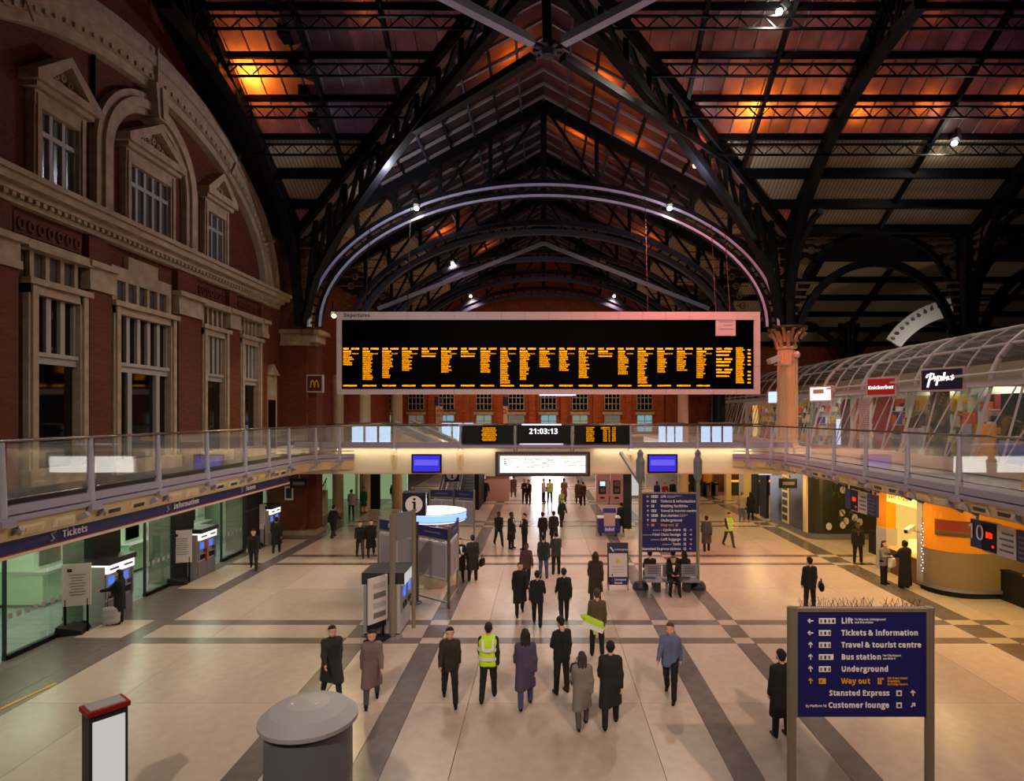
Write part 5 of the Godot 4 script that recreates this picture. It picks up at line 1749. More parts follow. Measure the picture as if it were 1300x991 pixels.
	# yellow wet-floor cone on the gallery
	var cp := V(12.35, 4.56, 15.6)
	var wc := thing("floor_cone", "yellow folding floor cone standing on the right gallery", "warning sign", cp)
	mb = MB.new()
	mb.lathe(cp, [[0.2, 0], [0.2, 0.03], [0.14, 0.1], [0.05, 0.72], [0, 0.74]], 4)
	part(wc, "cone", mb, M.yellow_dull)

func neon_script(t: Node, c: Vector3, bb: Basis) -> void: # flowing hand as bent glass tubes
	var strokes := [[[-0.5, 0.05], [-0.46, 0.15], [-0.34, 0.2], [-0.4, -0.05], [-0.46, -0.3]], [[-0.36, 0.2], [-0.24, 0.17], [-0.27, 0.02], [-0.37, -0.02]], [[-0.2, 0.1], [-0.22, -0.06], [-0.12, 0.08], [-0.12, -0.08]], [[-0.1, 0.08], [-0.16, -0.24]], [[-0.1, 0.08], [-0.01, 0.08], [-0.02, -0.06], [-0.1, -0.06]], [[0.12, 0.22], [0.08, -0.06]], [[0.1, 0.04], [0.02, 0.06], [0.02, -0.06], [0.1, -0.04]], [[0.24, 0.06], [0.16, 0.02], [0.18, -0.06], [0.25, 0.0], [0.27, -0.06]], [[0.4, 0.1], [0.32, 0.07], [0.39, 0.0], [0.33, -0.06], [0.42, 0.02]]]
	for s in strokes:
		var mb := MB.new()
		var p := []
		for q in s: p.append(c + bb * Vector3(q[0], q[1] + 0.03, 0.16))
		mb.tube(p, 0.033, 0.033, 6)
		part(t, "neon_stroke", mb, M.letter_white)

# ---------------------------------------------------------------- the great departures board
func departures() -> void:
	var d := 30.0
	var t := thing("departures_board", "huge black departures board with columns of amber text in a pinkish frame", "departures board", V(0.25, 7.5, d))
	var x0 := -10.14; var x1 := 10.62; var y0 := 7.53; var y1 := 11.57
	B(t, "case", x0 + 0.1, x1 - 0.1, y0 + 0.1, y1 - 0.05, d + 0.05, d + 0.7, M.charcoal)
	B(t, "screen_back", x0 + 0.2, x1 - 0.25, y0 + 0.2, y1 - 0.3, d + 0.02, d + 0.06, M.black)
	# frame plates along the edges, joints left open between them
	for i in 18:
		var a := lerpf(x0, x1, i / 18.0) + 0.006; var b := lerpf(x0, x1, (i + 1) / 18.0) - 0.006
		B(t, "frame_plate", a, b, y1 - 0.39, y1, d - 0.1, d + 0.1, M.board_frame)
		B(t, "frame_plate", a, b, y0, y0 + 0.25, d - 0.1, d + 0.1, M.board_frame)
	for i in 3:
		var a := lerpf(y0 + 0.25, y1 - 0.39, i / 3.0) + 0.006; var b := lerpf(y0 + 0.25, y1 - 0.39, (i + 1) / 3.0) - 0.006
		B(t, "frame_plate", x0, x0 + 0.24, a, b, d - 0.1, d + 0.1, M.board_frame)
		B(t, "frame_plate", x1 - 0.3, x1, a, b, d - 0.1, d + 0.1, M.board_frame)
	words(t, "lettering", "Departures", 0.17, V(x0 + 0.35, y1 - 0.17, d - 0.105), M.ink, Basis(), 0, bold)
	# dot-matrix screen
	var W := 2048; var H := 344
	var im := Image.create(W, H, false, Image.FORMAT_RGB8)
	im.fill(Color.BLACK)
	var r := RandomNumberGenerator.new()
	r.seed = 2105
	var pitch := W / 20.95
	var rows := [7, 15, 14, 10, 3, 11, 3, 11, 17, 15, 8, 10, 14, 3, 12, 17, 11, 10, 14]
	for c in 19:
		var x := int(6 + c * pitch)
		led_word(im, x, 138, 7, 9, 1.0, r)
		led_word(im, x + 40, 138, 10, 9, 1.0, r)
		led_word(im, x, 152, r.randi_range(9, 12), 9, 1.0, r)
		if not rows[c] in [3]: led_word(im, x + 44, 164, 8, 6, 0.7, r)
		var n: int = rows[c]
		if n == 3:
			led_word(im, x, 164, 18, 6, 0.7, r)
			led_word(im, x, 176, 17, 7, 1.0, r)
			n = 0
		for k in n:
			led_word(im, x, 164 + k * 9, r.randi_range(8, 13), 7, 0.8, r)
		led_word(im, x, 322, 17, 8, 0.95, r)
	var xs := int(6 + 19 * pitch)
	for g in 3:
		led_word(im, xs, 138 + g * 52, 7, 9, 1.0, r)
		led_word(im, xs + 40, 138 + g * 52, 10, 9, 1.0, r)
		led_word(im, xs, 152 + g * 52, 18, 9, 1.0, r)
		led_word(im, xs, 170 + g * 52, 16, 8, 0.95, r)
	var xl := int(6 + 20 * pitch)
	for k in 20:
		led_word(im, xl, 136 + k * 9, r.randi_range(8, 11), 7, 0.85, r)
		if k % 2 == 1 and k != 11: led_word(im, xl + 58, 136 + k * 9, 4, 8, 1.0, r)
	var tex := ImageTexture.create_from_image(im)
	var mb := MB.new()
	mb.screen(V(x0 + 0.24, y0 + 0.25, d), V(x1 - 0.3, y0 + 0.25, d), V(x1 - 0.3, y1 - 0.39, d), V(x0 + 0.24, y1 - 0.39, d))
	part(t, "led_display", mb, glow("board_led", Color(1.0, 0.60, 0.03), 3.6, tex))
	B(t, "blank_notice", 8.44, 9.42, 10.4, 11.2, d - 0.08, d - 0.01, M.board_frame)
	for i in 3:
		B(t, "printed_line", 8.6 + 0.2 * (i % 2), 9.3, 11.08 - i * 0.18, 11.1 - i * 0.18, d - 0.09, d - 0.07, M.grey_ink)
	B(t, "under_light", -0.2, 1.6, y0 - 0.06, y0, d + 0.1, d + 0.3, M.tube_lilac)
	# red hanger cables
	var cable_names := {5.2: "lone dark red cable holding the departures board right of its middle", 8.6: "left one of two close dark red cables at the right end of the departures board", 9.3: "right one of two close dark red cables at the right end of the departures board", -6.8: "thin dark cable holding the left half of the departures board", -8.9: "leftmost thin dark cable of the departures board"}
	for x in cable_names:
		var c := thing("hanger_cable", cable_names[x], "cable", V(x, 11.57, d + 0.4), "cables of the departures board")
		mb = MB.new()
		mb.tube([V(x, 11.4, d + 0.4), V(x, arch_h(x) - 0.2, d + 1.3)], 0.018, 0.018, 6)
		part(c, "strand", mb, M.dark_red if x > 0 else M.iron)
	# fast food sign at the left end
	var s := thing("square_sign", "square dark red sign with a double-arched yellow emblem beside the left brick pier", "sign", V(-12.5, 7.0, 32.6))
	B(s, "case", -12.62, -11.75, 7.72, 8.66, 32.5, 32.7, M.pale_grey)
	B(s, "face", -12.56, -11.81, 7.79, 8.6, 32.47, 32.5, M.dark_red)
	mb = MB.new()
	for k in [-0.11, 0.11]:
		mb.ring(V(-12.18 + k, 7.98, 32.47), Vector3.RIGHT, Vector3.UP, 0.075, 0.33, 0.125, 0.4, 0, PI, 0.02, 14)
	part(s, "emblem", mb, M.yellow_dull)
	B(s, "bracket", -12.6, -12.5, 8.1, 8.2, 32.65, 33.52, M.iron)

# ---------------------------------------------------------------- iron columns with leaf capitals and branching brackets
func columns() -> void:
	iron_column(12.75, 31.9, "gilded fluted column with a leaf capital standing just right of the departures board", true)
	iron_column(22.0, 31.9, "dark column with a plain capital far right above the glass arcade", false)
	iron_column(22.0, 44.0, "dark distant column of the side hall above the glass arcade", false)
	iron_column(12.75, 44.5, "dark distant nave column behind the gilded column", false)
	# dark frames of the side hall: beams, sheets and arches beyond the arcade
	var t := thing("side_roof", "dark beams and pale roof sheets of the side hall above the arcade", "roof", V(24, 13, 46))
	for k in 5:
		var da := 46.0 - k * 1.6; var db := 46.0 - (k + 1) * 1.6
		for x in 5:
			var mb := MB.new()
			var ha := 12.0 + k * 0.85; var hb := 12.0 + (k + 1) * 0.85
			slab4(mb, V(12.8 + x * 4.8, ha, da), V(17.5 + x * 4.8, ha, da), V(17.5 + x * 4.8, hb, db), V(12.8 + x * 4.8, hb, db), 0.05)
			part(t, "roof_sheet", mb, M.roof_sheet)
		B(t, "beam", 12.6, 37, 11.7 + k * 0.85, 12.05 + k * 0.85, da - 0.15, da + 0.15, M.iron)
	for x in [12.75, 17.2, 22.0, 26.8, 31.5]:
		var mb := MB.new()
		mb.beam(V(x, 11.8, 46.2), V(x, 16.4, 37.6), 0.3, 0.34)
		part(t, "rafter", mb, M.iron)
	B(t, "ridge_deck", 12.6, 37, 16.1, 16.4, 31.6, 38.2, M.iron)
	B(t, "back_face", 12.6, 37, 9.2, 12.2, 46.2, 46.5, M.far_brick)
	for x in [17.2, 26.8]:
		var mb := MB.new()
		mb.ring(V(x, 9.8, 44.0), Vector3.RIGHT, Vector3.UP, 4.2, 3.3, 4.6, 3.7, 0, PI, 0.3, 24)
		part(t, "arch", mb, M.iron)
	for q in [[17.2, 5.0], [26.8, 5.0]]:
		var mb := MB.new()
		mb.ring(V(q[0], 9.6, 31.75), Vector3.RIGHT, Vector3.UP, 4.0, 4.6, 4.35, 5.0, 0, PI, 0.3, 28)
		part(t, "arch", mb, M.iron)
		mb = MB.new()
		for s in [-1, 1]:
			for k in 8:
				var a := 0.15 + k * 0.1
				var p := V(q[0] + s * 4.4 * cos(a), 9.6 + 5.05 * sin(a), 31.8)
				var e := V(q[0] + s * 4.5, p.y, 31.8)
				mb.beam(p, e, 0.06, 0.12)
		part(t, "pierced_spandrel", mb, M.pierced_bronze)
	# white pierced arch piece, floodlit
	var la := thing("lit_arch", "white pierced arch segment caught by a lamp above the arcade", "arch bracket", V(24, 9.6, 36.5))
	var mb := MB.new()
	mb.ring(V(25.3, 8.6, 36.6), Vector3.RIGHT, Vector3.UP, 4.6, 3.9, 5.0, 4.3, 1.62, 2.62, 0.2, 18)
	part(la, "lower_flange", mb, M.white)
	mb = MB.new()
	mb.ring(V(25.3, 8.6, 36.5), Vector3.RIGHT, Vector3.UP, 5.0, 4.3, 5.6, 4.95, 1.62, 2.62, 0.1, 18)
	part(la, "pierced_plate", mb, M.white)
	mb = MB.new()
	for k in 12:
		var a := lerpf(1.66, 2.58, k / 11.0)
		mb.ring(V(25.3 + 5.3 * cos(a), 8.6 + 4.62 * sin(a), 36.35), Vector3.RIGHT, Vector3.UP, 0.05, 0.05, 0.1, 0.1, 0, TAU, 0.06, 8)
	part(la, "piercing", mb, M.grey_ink)
	var at := V(22.4, 10.4, 34.0)
	lamp_omni(at, Color(1.0, 0.95, 0.86), 3.0, 0.1)
	flood_body(at, V(22.6, 12.4, 36.5), "small white floodlight aimed at the pierced arch above the arcade", M.lamp_white)

func iron_column(x: float, d: float, label: String, gilded: bool) -> void:
	var t := thing("iron_column", label, "column", V(x, 4.55, d), "iron columns of the crossing")
	var mb := MB.new()
	if gilded:
		mb.lathe(V(x, 4.6, d), [[0.66, 0], [0.66, 0.3], [0.56, 0.4], [0.5, 0.6], [0.47, 5.3], [0.56, 5.36], [0.56, 5.46]], 24)
		part(t, "shaft", mb, M.gilt_stone)
		mb = MB.new()
		for k in 16:
			var a := TAU * k / 16
			mb.tube([V(x + 0.48 * cos(a), 5.3, d + 0.48 * sin(a)), V(x + 0.465 * cos(a), 9.85, d + 0.465 * sin(a))], 0.045, 0.04, 6)
		part(t, "fluting", mb, M.gilt_stone)
		mb = MB.new()
		for lay in 2:
			for k in 10:
				var a := TAU * (k + lay * 0.5) / 10
				var c := Vector3(cos(a), 0, sin(a))
				var o := V(x, 10.05 + lay * 0.25, d)
				mb.tube([o + c * 0.5, o + c * 0.6 + Vector3(0, 0.4, 0), o + c * 0.84 + Vector3(0, 0.72, 0), o + c * 0.94 + Vector3(0, 0.62, 0)], 0.13, 0.07, 6)
		part(t, "capital_leaf", mb, M.gilt_leaf)
		mb = MB.new()
		mb.lathe(V(x, 10.0, d), [[0.5, 0.0], [0.55, 0.05], [0.52, 0.2], [0.6, 0.7], [0.82, 0.95], [1.0, 1.0], [1.0, 1.1], [0.0, 1.12]], 24)
		part(t, "capital_bell", mb, M.capital_dark)
	else:
		mb.lathe(V(x, 4.6, d), [[0.6, 0], [0.5, 0.5], [0.45, 5.4], [0.7, 6.0], [0.8, 6.4], [0, 6.42]], 16)
		part(t, "shaft", mb, M.iron)
	mb = MB.new()
	mb.lathe(V(x, 11.0, d), [[0.5, 0], [0.42, 0.4], [0.38, 4.9]], 8)
	part(t, "upper_trunk", mb, M.iron)
	for k in 4:
		var a := k * PI / 2
		var c := Vector3(cos(a), 0, sin(a))
		mb = MB.new()
		var p := []
		for j in 9:
			var b := j / 8.0 * PI / 2
			p.append(V(x, 11.2, d) + c * (0.35 + 3.4 * (1 - cos(b))) + Vector3(0, 4.7 * sin(b), 0))
		mb.chain(p, 0.24, 0.24)
		part(t, "branch", mb, M.iron)
		mb = MB.new()
		for j in range(1, 9):
			var q: Vector3 = p[j]
			var w := q + Vector3(0, 0, 0) - c * (3.4 * (1 - cos(j / 8.0 * PI / 2)) * 0.85)
			if q.distance_to(w) > 0.15: mb.beam(q, w, 0.05, 0.16)
			mb.ring(q.lerp(w, 0.5), c, Vector3.UP, 0.1, 0.1, 0.2, 0.2, 0, TAU, 0.06, 8)
		part(t, "pierced_spandrel", mb, M.pierced_bronze)
	if gilded:
		for s in [[-0.9, 9.35, "white security camera fixed to the left side of the gilded column"], [0.25, 9.6, "round brown camera fixed to the front of the gilded column"]]:
			var at := V(x + s[0], s[1], d - 0.55)
			var cm := thing("security_camera", s[2], "camera", at)
			mb = MB.new()
			if s[0] < 0:
				mb.beam(at + Vector3(-0.35, -0.12, 0.2), at + Vector3(0.25, 0.12, 0), 0.3, 0.26)
			else:
				mb.lathe(at, [[0, -0.2], [0.16, -0.1], [0.18, 0.05], [0.1, 0.18], [0, 0.2]], 12)
			part(cm, "housing", mb, M.pink_metal)
			mb = MB.new()
			mb.beam(at + Vector3(0, -0.25, 0), V(x, s[1] - 0.25, d - 0.45), 0.07, 0.07)
			part(cm, "arm", mb, M.pale_grey)

# ---------------------------------------------------------------- floodlights on the trusses
func flood_body(at: Vector3, to: Vector3, label: String, m: Material, group := "floodlights in the roof") -> void:
	var t := thing("floodlight", label, "floodlight", at, group)
	var z := (to - at).normalized()
	var mb := MB.new()
	mb.lathe(at, [[0, -0.12], [0.1, -0.07], [0.13, 0.0], [0.1, 0.07], [0, 0.12]], 12)
	part(t, "bulb", mb, m)
	mb = MB.new()
	mb.beam(at - z * 0.42, at - z * 0.17, 0.3, 0.3)
	part(t, "housing", mb, M.charcoal)
	mb = MB.new()
	mb.beam(at - z * 0.3 + Vector3(0, 0.1, 0), at - z * 0.3 + Vector3(0, 0.6, 0), 0.05, 0.05)
	part(t, "bracket", mb, M.iron)

func flood_lamps() -> void:
	var pink := Color(1.0, 0.84, 0.74); var white := Color(1.0, 0.93, 0.85)
	var list := [
		[V(-6.45, 17.0, 31.0), V(-3, 0, 24), white, 75.0, M.lamp_white, "white floodlight on the left haunch of the main silver arch"],
		[V(6.4, 17.0, 31.0), V(3, 0, 24), white, 75.0, M.lamp_white, "white floodlight on the right haunch of the main silver arch"],
		[V(-6.6, 17.5, 44.3), V(-3, 0, 44), pink, 70.0, M.lamp_white, "upper of the two white floodlights above the left part of the departures board"],
		[V(-6.8, 17.6, 57.0), V(-3, 0, 54), pink, 60.0, M.lamp_white, "lower of the two white floodlights above the left part of the departures board"],
		[V(6.6, 17.6, 57.0), V(3, 0, 54), pink, 60.0, M.lamp_white, "white floodlight far down the nave right of the brick gable"],
		[V(-11.4, 11.9, 33.2), V(-6, 0, 26), Color(1, 0.88, 0.62), 45.0, M.lamp_gold, "brilliant yellowish floodlight beside the upper left corner of the departures board"],
		[V(6.72, 17.54, 27.0), V(6.5, 9.5, 29.9), Color(1.0, 0.42, 0.38), 110.0, M.lamp_red, "reddish floodlight right of the crossing ridge with pink glare"],
		[V(17.9, 18.35, 26.6), V(9, 0, 22), white, 70.0, M.lamp_white, "white floodlight on the lattice girder at the upper right"],
		[V(8.65, 21.3, 22.4), V(-10, 0, 20), white, 130.0, M.lamp_white, "white floodlight at the top picture edge right of the middle"],
	]
	for q in list:
		flood_body(q[0], q[1], q[5], q[4])
		lamp_spot(q[0], q[1], q[2], q[3], 34.0 if q[1].x < -8.0 else 62.0, 0.12)
	for x in [-6.5, 6.5]:
		flood_body(V(x, 16.8, 51.6), V(x, 6, 60.4), "floodlight of the fourth truss aimed at the far brick wall, %s one" % ("left" if x < 0 else "right"), M.charcoal)
		lamp_spot(V(x, 16.8, 51.8), V(x * 0.8, 5.5, 60.4), Color(1.0, 0.80, 0.55), 75.0, 45.0)
	# their spill on the steelwork close by
	for q in [[V(-6.6, 16.6, 26.4), 12.0, Color(0.92, 0.93, 1.0)], [V(6.9, 16.6, 26.0), 8.0, Color(0.92, 0.93, 1.0)], [V(6.6, 17.3, 26.6), 5.0, Color(1.0, 0.42, 0.32)], [V(17.9, 18.0, 26.2), 1.6, white], [V(8.65, 21.0, 22.0), 2.2, white]]:
		lamp_omni(q[0], q[2], q[1], 0.12)
	# floodlights behind the eye that light the near floor and the facade
	for q in [[V(-5.0, 15.0, -3.0), V(-1, 0, 26), white, 200.0], [V(6.5, 15.0, -3.0), V(4, 0, 26), pink, 230.0], [V(3.0, 17.5, 10.0), V(-14, 8, 22), Color(1.0, 0.84, 0.66), 4.0]]:
		flood_body(q[0], q[1], "white floodlight over the viewer, the %s of three" % ("left" if q[0].x < 0 else ("right" if q[0].x > 5 else "forward one")), M.lamp_white, "floodlights behind the viewer")
		lamp_spot(q[0], q[1], q[2], q[3], 38.0 if q[3] > 20.0 else 60.0, 0.12)

# ---------------------------------------------------------------- things standing on the concourse
func arrow(t: Node, c: Vector3, deg: float, s: float, m: Material) -> void:
	var mb := MB.new()
	var b := Basis(Vector3(0, 0, 1), deg_to_rad(deg))
	mb.beam(c + b * Vector3(0, -s, 0), c + b * Vector3(0, s * 0.8, 0), 0.012, s * 0.34, b * Vector3.RIGHT)
	mb.beam(c + b * Vector3(0, s, 0), c + b * Vector3(-s * 0.75, s * 0.15, 0), 0.012, s * 0.34, b * Vector3(0.7, 0.7, 0))
	mb.beam(c + b * Vector3(0, s, 0), c + b * Vector3(s * 0.75, s * 0.15, 0), 0.012, s * 0.34, b * Vector3(-0.7, 0.7, 0))
	part(t, "arrow", mb, m)

func direction_sign(x: float, d: float, half: float, top: float, bottom: float, post_top: float, label: String, rows: Array, step: float, first: float, cap: float) -> void:
	var t := thing("direction_sign", label, "direction sign", V(x, 0, d), "direction signs on the concourse")
	var pn := B(t, "panel", x - half + 0.06, x + half - 0.06, bottom, top, d - 0.03, d + 0.05, M.navy)
	var mb := MB.new()
	mb.span(x - half + 0.03, x + half - 0.03, top, top + 0.05, d - 0.05, d + 0.07)
	mb.span(x - half + 0.03, x - half + 0.07, bottom, top, d - 0.05, d + 0.07)
	mb.span(x + half - 0.07, x + half - 0.03, bottom, top, d - 0.05, d + 0.07)
	part(t, "panel_frame", mb, M.pole_steel)
	for s in [-1, 1]:
		mb = MB.new()
		mb.tube([V(x + s * half, 0.0, d), V(x + s * half, post_top, d)], 0.065, 0.065, 14)
		var po := part(t, "post", mb, M.pole_steel)
		mb = MB.new()
		mb.lathe(V(x + s * half, 0, d), [[0.3, 0], [0.3, 0.12], [0.22, 0.26], [0.08, 0.3]], 16)
		part(po, "base_block", mb, M.charcoal)
	for i in rows.size():
		var r: Array = rows[i] # text, small text, arrow angle, icon width, right aligned, gold
		var y := first - i * step
		var gold: bool = r[5]
		var m: Material = M.gold if gold else M.sign_white
		var f := d - 0.035
		if not r[4]:
			arrow(pn, V(x - half * 0.74, y, f), r[2], cap * 0.5, m)
			if r[3] > 0:
				B(pn, "pictogram_plate", x - half * 0.62, x - half * 0.62 + r[3], y - cap * 0.5, y + cap * 0.5, f - 0.006, f + 0.004, m)
				for k in int(r[3] / (cap * 0.7)):
					B(pn, "pictogram", x - half * 0.62 + cap * (0.22 + k * 0.75), x - half * 0.62 + cap * (0.6 + k * 0.75), y - cap * 0.32, y + cap * 0.3, f - 0.009, f - 0.005, M.grey_ink if k % 2 == 0 else M.ink)
			var w := words(pn, "lettering", r[0], cap, V(x - half * 0.30, y, f), m, Basis(), 0, bold)
			if r[1] != "":
				var dx: float = w.mesh.get_aabb().size.x + cap * 0.5
				if gold: dx = half * 0.54 + cap * 1.7
				var lines: PackedStringArray = r[1].split("|")
				for k in lines.size():
					words(pn, "small_lettering", lines[k], cap * 0.36, V(x - half * 0.30 + dx, y + (lines.size() - 1) * cap * 0.27 - k * cap * 0.56, f), m, Basis(), 0, regular)
			if gold:
				for k in 7:
					cube(pn, "emblem_dot", V(x + half * 0.24 + (k % 2) * cap * 0.42 + (cap * 0.84 if k == 6 else 0.0), y + (0.42 if k == 6 else 0.42 - (k / 2) * 0.42) * cap, f), Vector3(cap * 0.3, cap * 0.3, 0.012), M.gold)
		else:
			arrow(pn, V(x + half * 0.74, y, f), r[2], cap * 0.5, m)
			B(pn, "pictogram_plate", x + half * 0.50, x + half * 0.50 + cap, y - cap * 0.5, y + cap * 0.5, f - 0.006, f + 0.004, m)
			B(pn, "pictogram", x + half * 0.50 + cap * 0.25, x + half * 0.50 + cap * 0.75, y - cap * 0.3, y + cap * 0.28, f - 0.009, f - 0.005, M.ink)
			var w := words(pn, "lettering", r[0], cap, V(x + half * 0.40, y, f), m, Basis(), 2, bold)
			if r[1] != "":
				words(pn, "small_lettering", r[1], cap * 0.42, V(x + half * 0.40 - w.mesh.get_aabb().size.x - cap * 0.5, y - cap * 0.15, f), m, Basis(), 2, regular)

func concourse() -> void:
	direction_sign(4.6, 8.86, 1.0, 3.66, 2.14, 3.72, "large navy direction sign close to the viewer with spikes along its top", [
		["Lift", "To Way out, Underground|and Bus station", 90.0, 0.24, false, false], ["Tickets & information", "", 90.0, 0.17, false, false], ["Travel & tourist centre", "", 0.0, 0.17, false, false],
		["Bus station", "For City Airport|use door A", 0.0, 0.21, false, false], ["Underground", "", 0.0, 0.17, false, false], ["Way out", "Old Broad Street|Broadgate|Exchange Square", 0.0, 0.1, false, true],
		["Stansted Express", "", 0.0, 0.1, true, false], ["Customer lounge", "By Platform 10", -45.0, 0.1, true, false]], 0.174, 3.53, 0.077)
	# bird spikes on its top edge
	var sp := thing("bird_spikes", "row of thin bristling bird spikes along the top of the near direction sign", "bird spikes", V(4.6, 3.71, 8.86))
	var mb := MB.new()
	var r := RandomNumberGenerator.new()
	r.seed = 4
	for k in 110:
		var x := lerpf(3.72, 5.48, k / 109.0)
		if absf(x - 4.85) < 0.05: continue
		mb.beam(V(x, 3.71, 8.86), V(x + r.randf_range(-0.07, 0.07), 3.71 + r.randf_range(0.07, 0.15), 8.86 + r.randf_range(-0.08, 0.08)), 0.004, 0.004)
	var wires := part(sp, "wires", mb, M.rail_steel)
	wires.set_meta("kind", "stuff")
	cube(sp, "strip", V(4.6, 3.715, 8.86), Vector3(1.8, 0.01, 0.03), M.pale_grey)
	direction_sign(4.71, 22.9, 1.08, 3.56, 1.38, 5.2, "farther navy direction sign with twelve lines between two tall steel posts above the bench", [
		["Lift", "To Way out, Underground|and Bus station", 90.0, 0.26, false, false], ["Tickets & information", "", 90.0, 0.19, false, false], ["Waiting facilities", "", 90.0, 0.1, false, false], ["Travel & tourist centre", "", 0.0, 0.19, false, false],
		["Bus station", "For City Airport|use door A", 0.0, 0.24, false, false], ["Underground", "", 0.0, 0.19, false, false], ["Way out", "", 0.0, 0.1, false, true],
		["Cycle store", "By Platform 10", -90.0, 0.1, true, false], ["First Class lounge", "By Platform 10", -90.0, 0.1, true, false], ["Left luggage", "By Platform 10", -90.0, 0.1, true, false], ["Taxis", "By Platform 10", -90.0, 0.1, true, false], ["Stansted Express tickets", "", 45.0, 0.1, true, false]], 0.178, 3.46, 0.09)
	for s in [-1, 1]: # camera heads on the posts
		var c := thing("post_camera", "long grey camera head on top of the %s post of the farther direction sign" % ("left" if s < 0 else "right"), "camera", V(4.71 + s * 1.08, 4.2, 22.85), "cameras on the sign posts")
		mb = MB.new()
		mb.lathe(V(4.71 + s * 1.08, 4.0, 22.9), [[0.07, 0], [0.16, 0.2], [0.17, 0.8], [0.1, 0.95], [0.12, 1.1], [0, 1.25]], 12)
		part(c, "housing", mb, M.mid_grey)
	var bm := MB.new()
	bm.beam(V(3.6, 4.0, 22.8), V(3.1, 5.0, 24.5), 0.12, 0.12)
	lone("sign_brace", bm, M.mid_grey, "slanting grey brace behind the left post of the farther direction sign", "brace")
	bench()
	a_board()
	info_point()
	machine_pair()
	# cash machines under the bridge
	for q in [[4.3, "left pink framed cash machine under the bridge"], [5.35, "right pink framed cash machine under the bridge"]]:
		var t := thing("cash_machine", q[1], "cash machine", V(q[0], 0, 44.8), "cash machines under the bridge")
		B(t, "body", q[0] - 0.47, q[0] + 0.47, 0.1, 2.2, 44.6, 45.2, M.pink_metal)
		B(t, "header", q[0] - 0.48, q[0] + 0.48, 2.2, 2.9, 44.6, 45.2, M.cream_warm)
		B(t, "recess", q[0] - 0.27, q[0] + 0.27, 0.75, 1.75, 44.56, 44.6, M.charcoal)
		B(t, "screen", q[0] - 0.18, q[0] + 0.2, 1.35, 1.68, 44.53, 44.57, M.panel_cold if q[0] < 5 else M.mid_grey)
		B(t, "keypad", q[0] - 0.16, q[0] + 0.16, 0.9, 1.15, 44.5, 44.57, M.mid_grey)
		B(t, "slot", q[0] - 0.16, q[0] + 0.16, 0.42, 0.55, 44.56, 44.61, M.ink)
		B(t, "side_plate", q[0] + 0.48, q[0] + 0.52, 0, 2.9, 44.58, 45.2, M.ink)
	var bc := thing("black_column", "slim black column between the cash machines and the farther direction sign", "column", V(4.65, 0, 33.8))
	B(bc, "cladding", 4.42, 4.85, 0.1, 3.52, 33.6, 34.0, M.matt_black)
	B(bc, "plinth", 4.4, 4.87, 0, 0.1, 33.58, 34.02, M.charcoal)
	var wp := thing("white_panel", "bright white glazed panel behind the farther direction sign", "panel", V(7.0, 0, 48))
	B(wp, "pane", 6.0, 7.6, 0.2, 3.2, 48.0, 48.1, M.panel_soft)
	B(wp, "frame", 5.95, 7.65, 0, 0.2, 47.95, 48.15, M.steel)
	# promotional cart
	var ct := thing("promo_cart", "blue promotional cart with white print standing in front of the cash machines", "cart", V(3.5, 0, 33.2))
	B(ct, "box", 2.95, 4.1, 0.15, 0.95, 32.9, 33.6, M.blue_deep)
	B(ct, "lid", 2.9, 4.15, 0.95, 1.0, 32.85, 33.65, M.white)
	B(ct, "poster", 3.25, 3.85, 0.55, 1.25, 32.82, 32.86, M.pink_metal)
	B(ct, "poster_foot", 3.25, 3.85, 0.2, 0.55, 32.82, 32.86, M.violet)
	for i in 5:
		B(ct, "printed_letter", 3.32 + i * 0.1, 3.39 + i * 0.1, 0.3, 0.46 - 0.04 * (i % 2), 32.8, 32.82, M.sign_white)
	B(ct, "header", 3.2, 3.9, 1.25, 1.5, 32.84, 32.95, M.blue)
	for x in [3.1, 3.95]:
		for e in [33.0, 33.5]:
			mb = MB.new()
			mb.ring(V(x - 0.03, 0.1, e), Vector3(0, 0, -1), Vector3.UP, 0.02, 0.02, 0.1, 0.1, 0, TAU, 0.06, 12)
			part(ct, "wheel", mb, M.black)
	mb = MB.new()
	mb.tube([V(2.85, 0, 32.9), V(2.85, 1.1, 32.9)], 0.025)
	part(ct, "flag_pole", mb, M.steel)
	var bg := thing("cardboard_box", "small pale box on the floor beside the blue promotional cart", "box", V(4.6, 0, 33.0))
	B(bg, "carton", 4.35, 4.85, 0, 0.35, 32.7, 33.1, M.cream)
	B(bg, "tape", 4.57, 4.63, 0.35, 0.353, 32.7, 33.1, M.wood)
	# domed drum and poster totem cut by the lower picture edge
	var dc := F(0, 0)
	dc = V(-3.46, 0, 9.0)
	var dm := thing("domed_drum", "grey drum with a shallow domed top at the bottom picture edge", "kiosk", dc)
	mb = MB.new()
	mb.lathe(dc, [[0.62, 0], [0.62, 2.0], [0.66, 2.02]], 28)
	part(dm, "drum", mb, M.mid_grey)
	mb = MB.new()
	mb.lathe(dc, [[0.7, 2.02], [0.7, 2.08], [0.55, 2.2], [0.3, 2.28], [0.0, 2.31]], 28)
	part(dm, "dome", mb, M.pale_grey)
	for k in [-0.2, 0.15]:
		mb = MB.new()
		mb.lathe(dc + Vector3(k, 2.27, 0.1), [[0.03, 0], [0.03, 0.03], [0, 0.04]], 8)
		part(dm, "bolt", mb, M.white)
	var tc := V(-6.75, 0, 9.4)
	var tt := thing("poster_totem", "poster totem with a red rimmed top and lit side at the lower left edge", "poster totem", tc)
	var bb := turned(52)
	cube(tt, "body", tc + Vector3(0, 1.0, 0), Vector3(0.5, 2.0, 0.34), M.charcoal, bb)
	cube(tt, "rim", tc + Vector3(0, 2.03, 0), Vector3(0.56, 0.07, 0.40), M.red, bb)
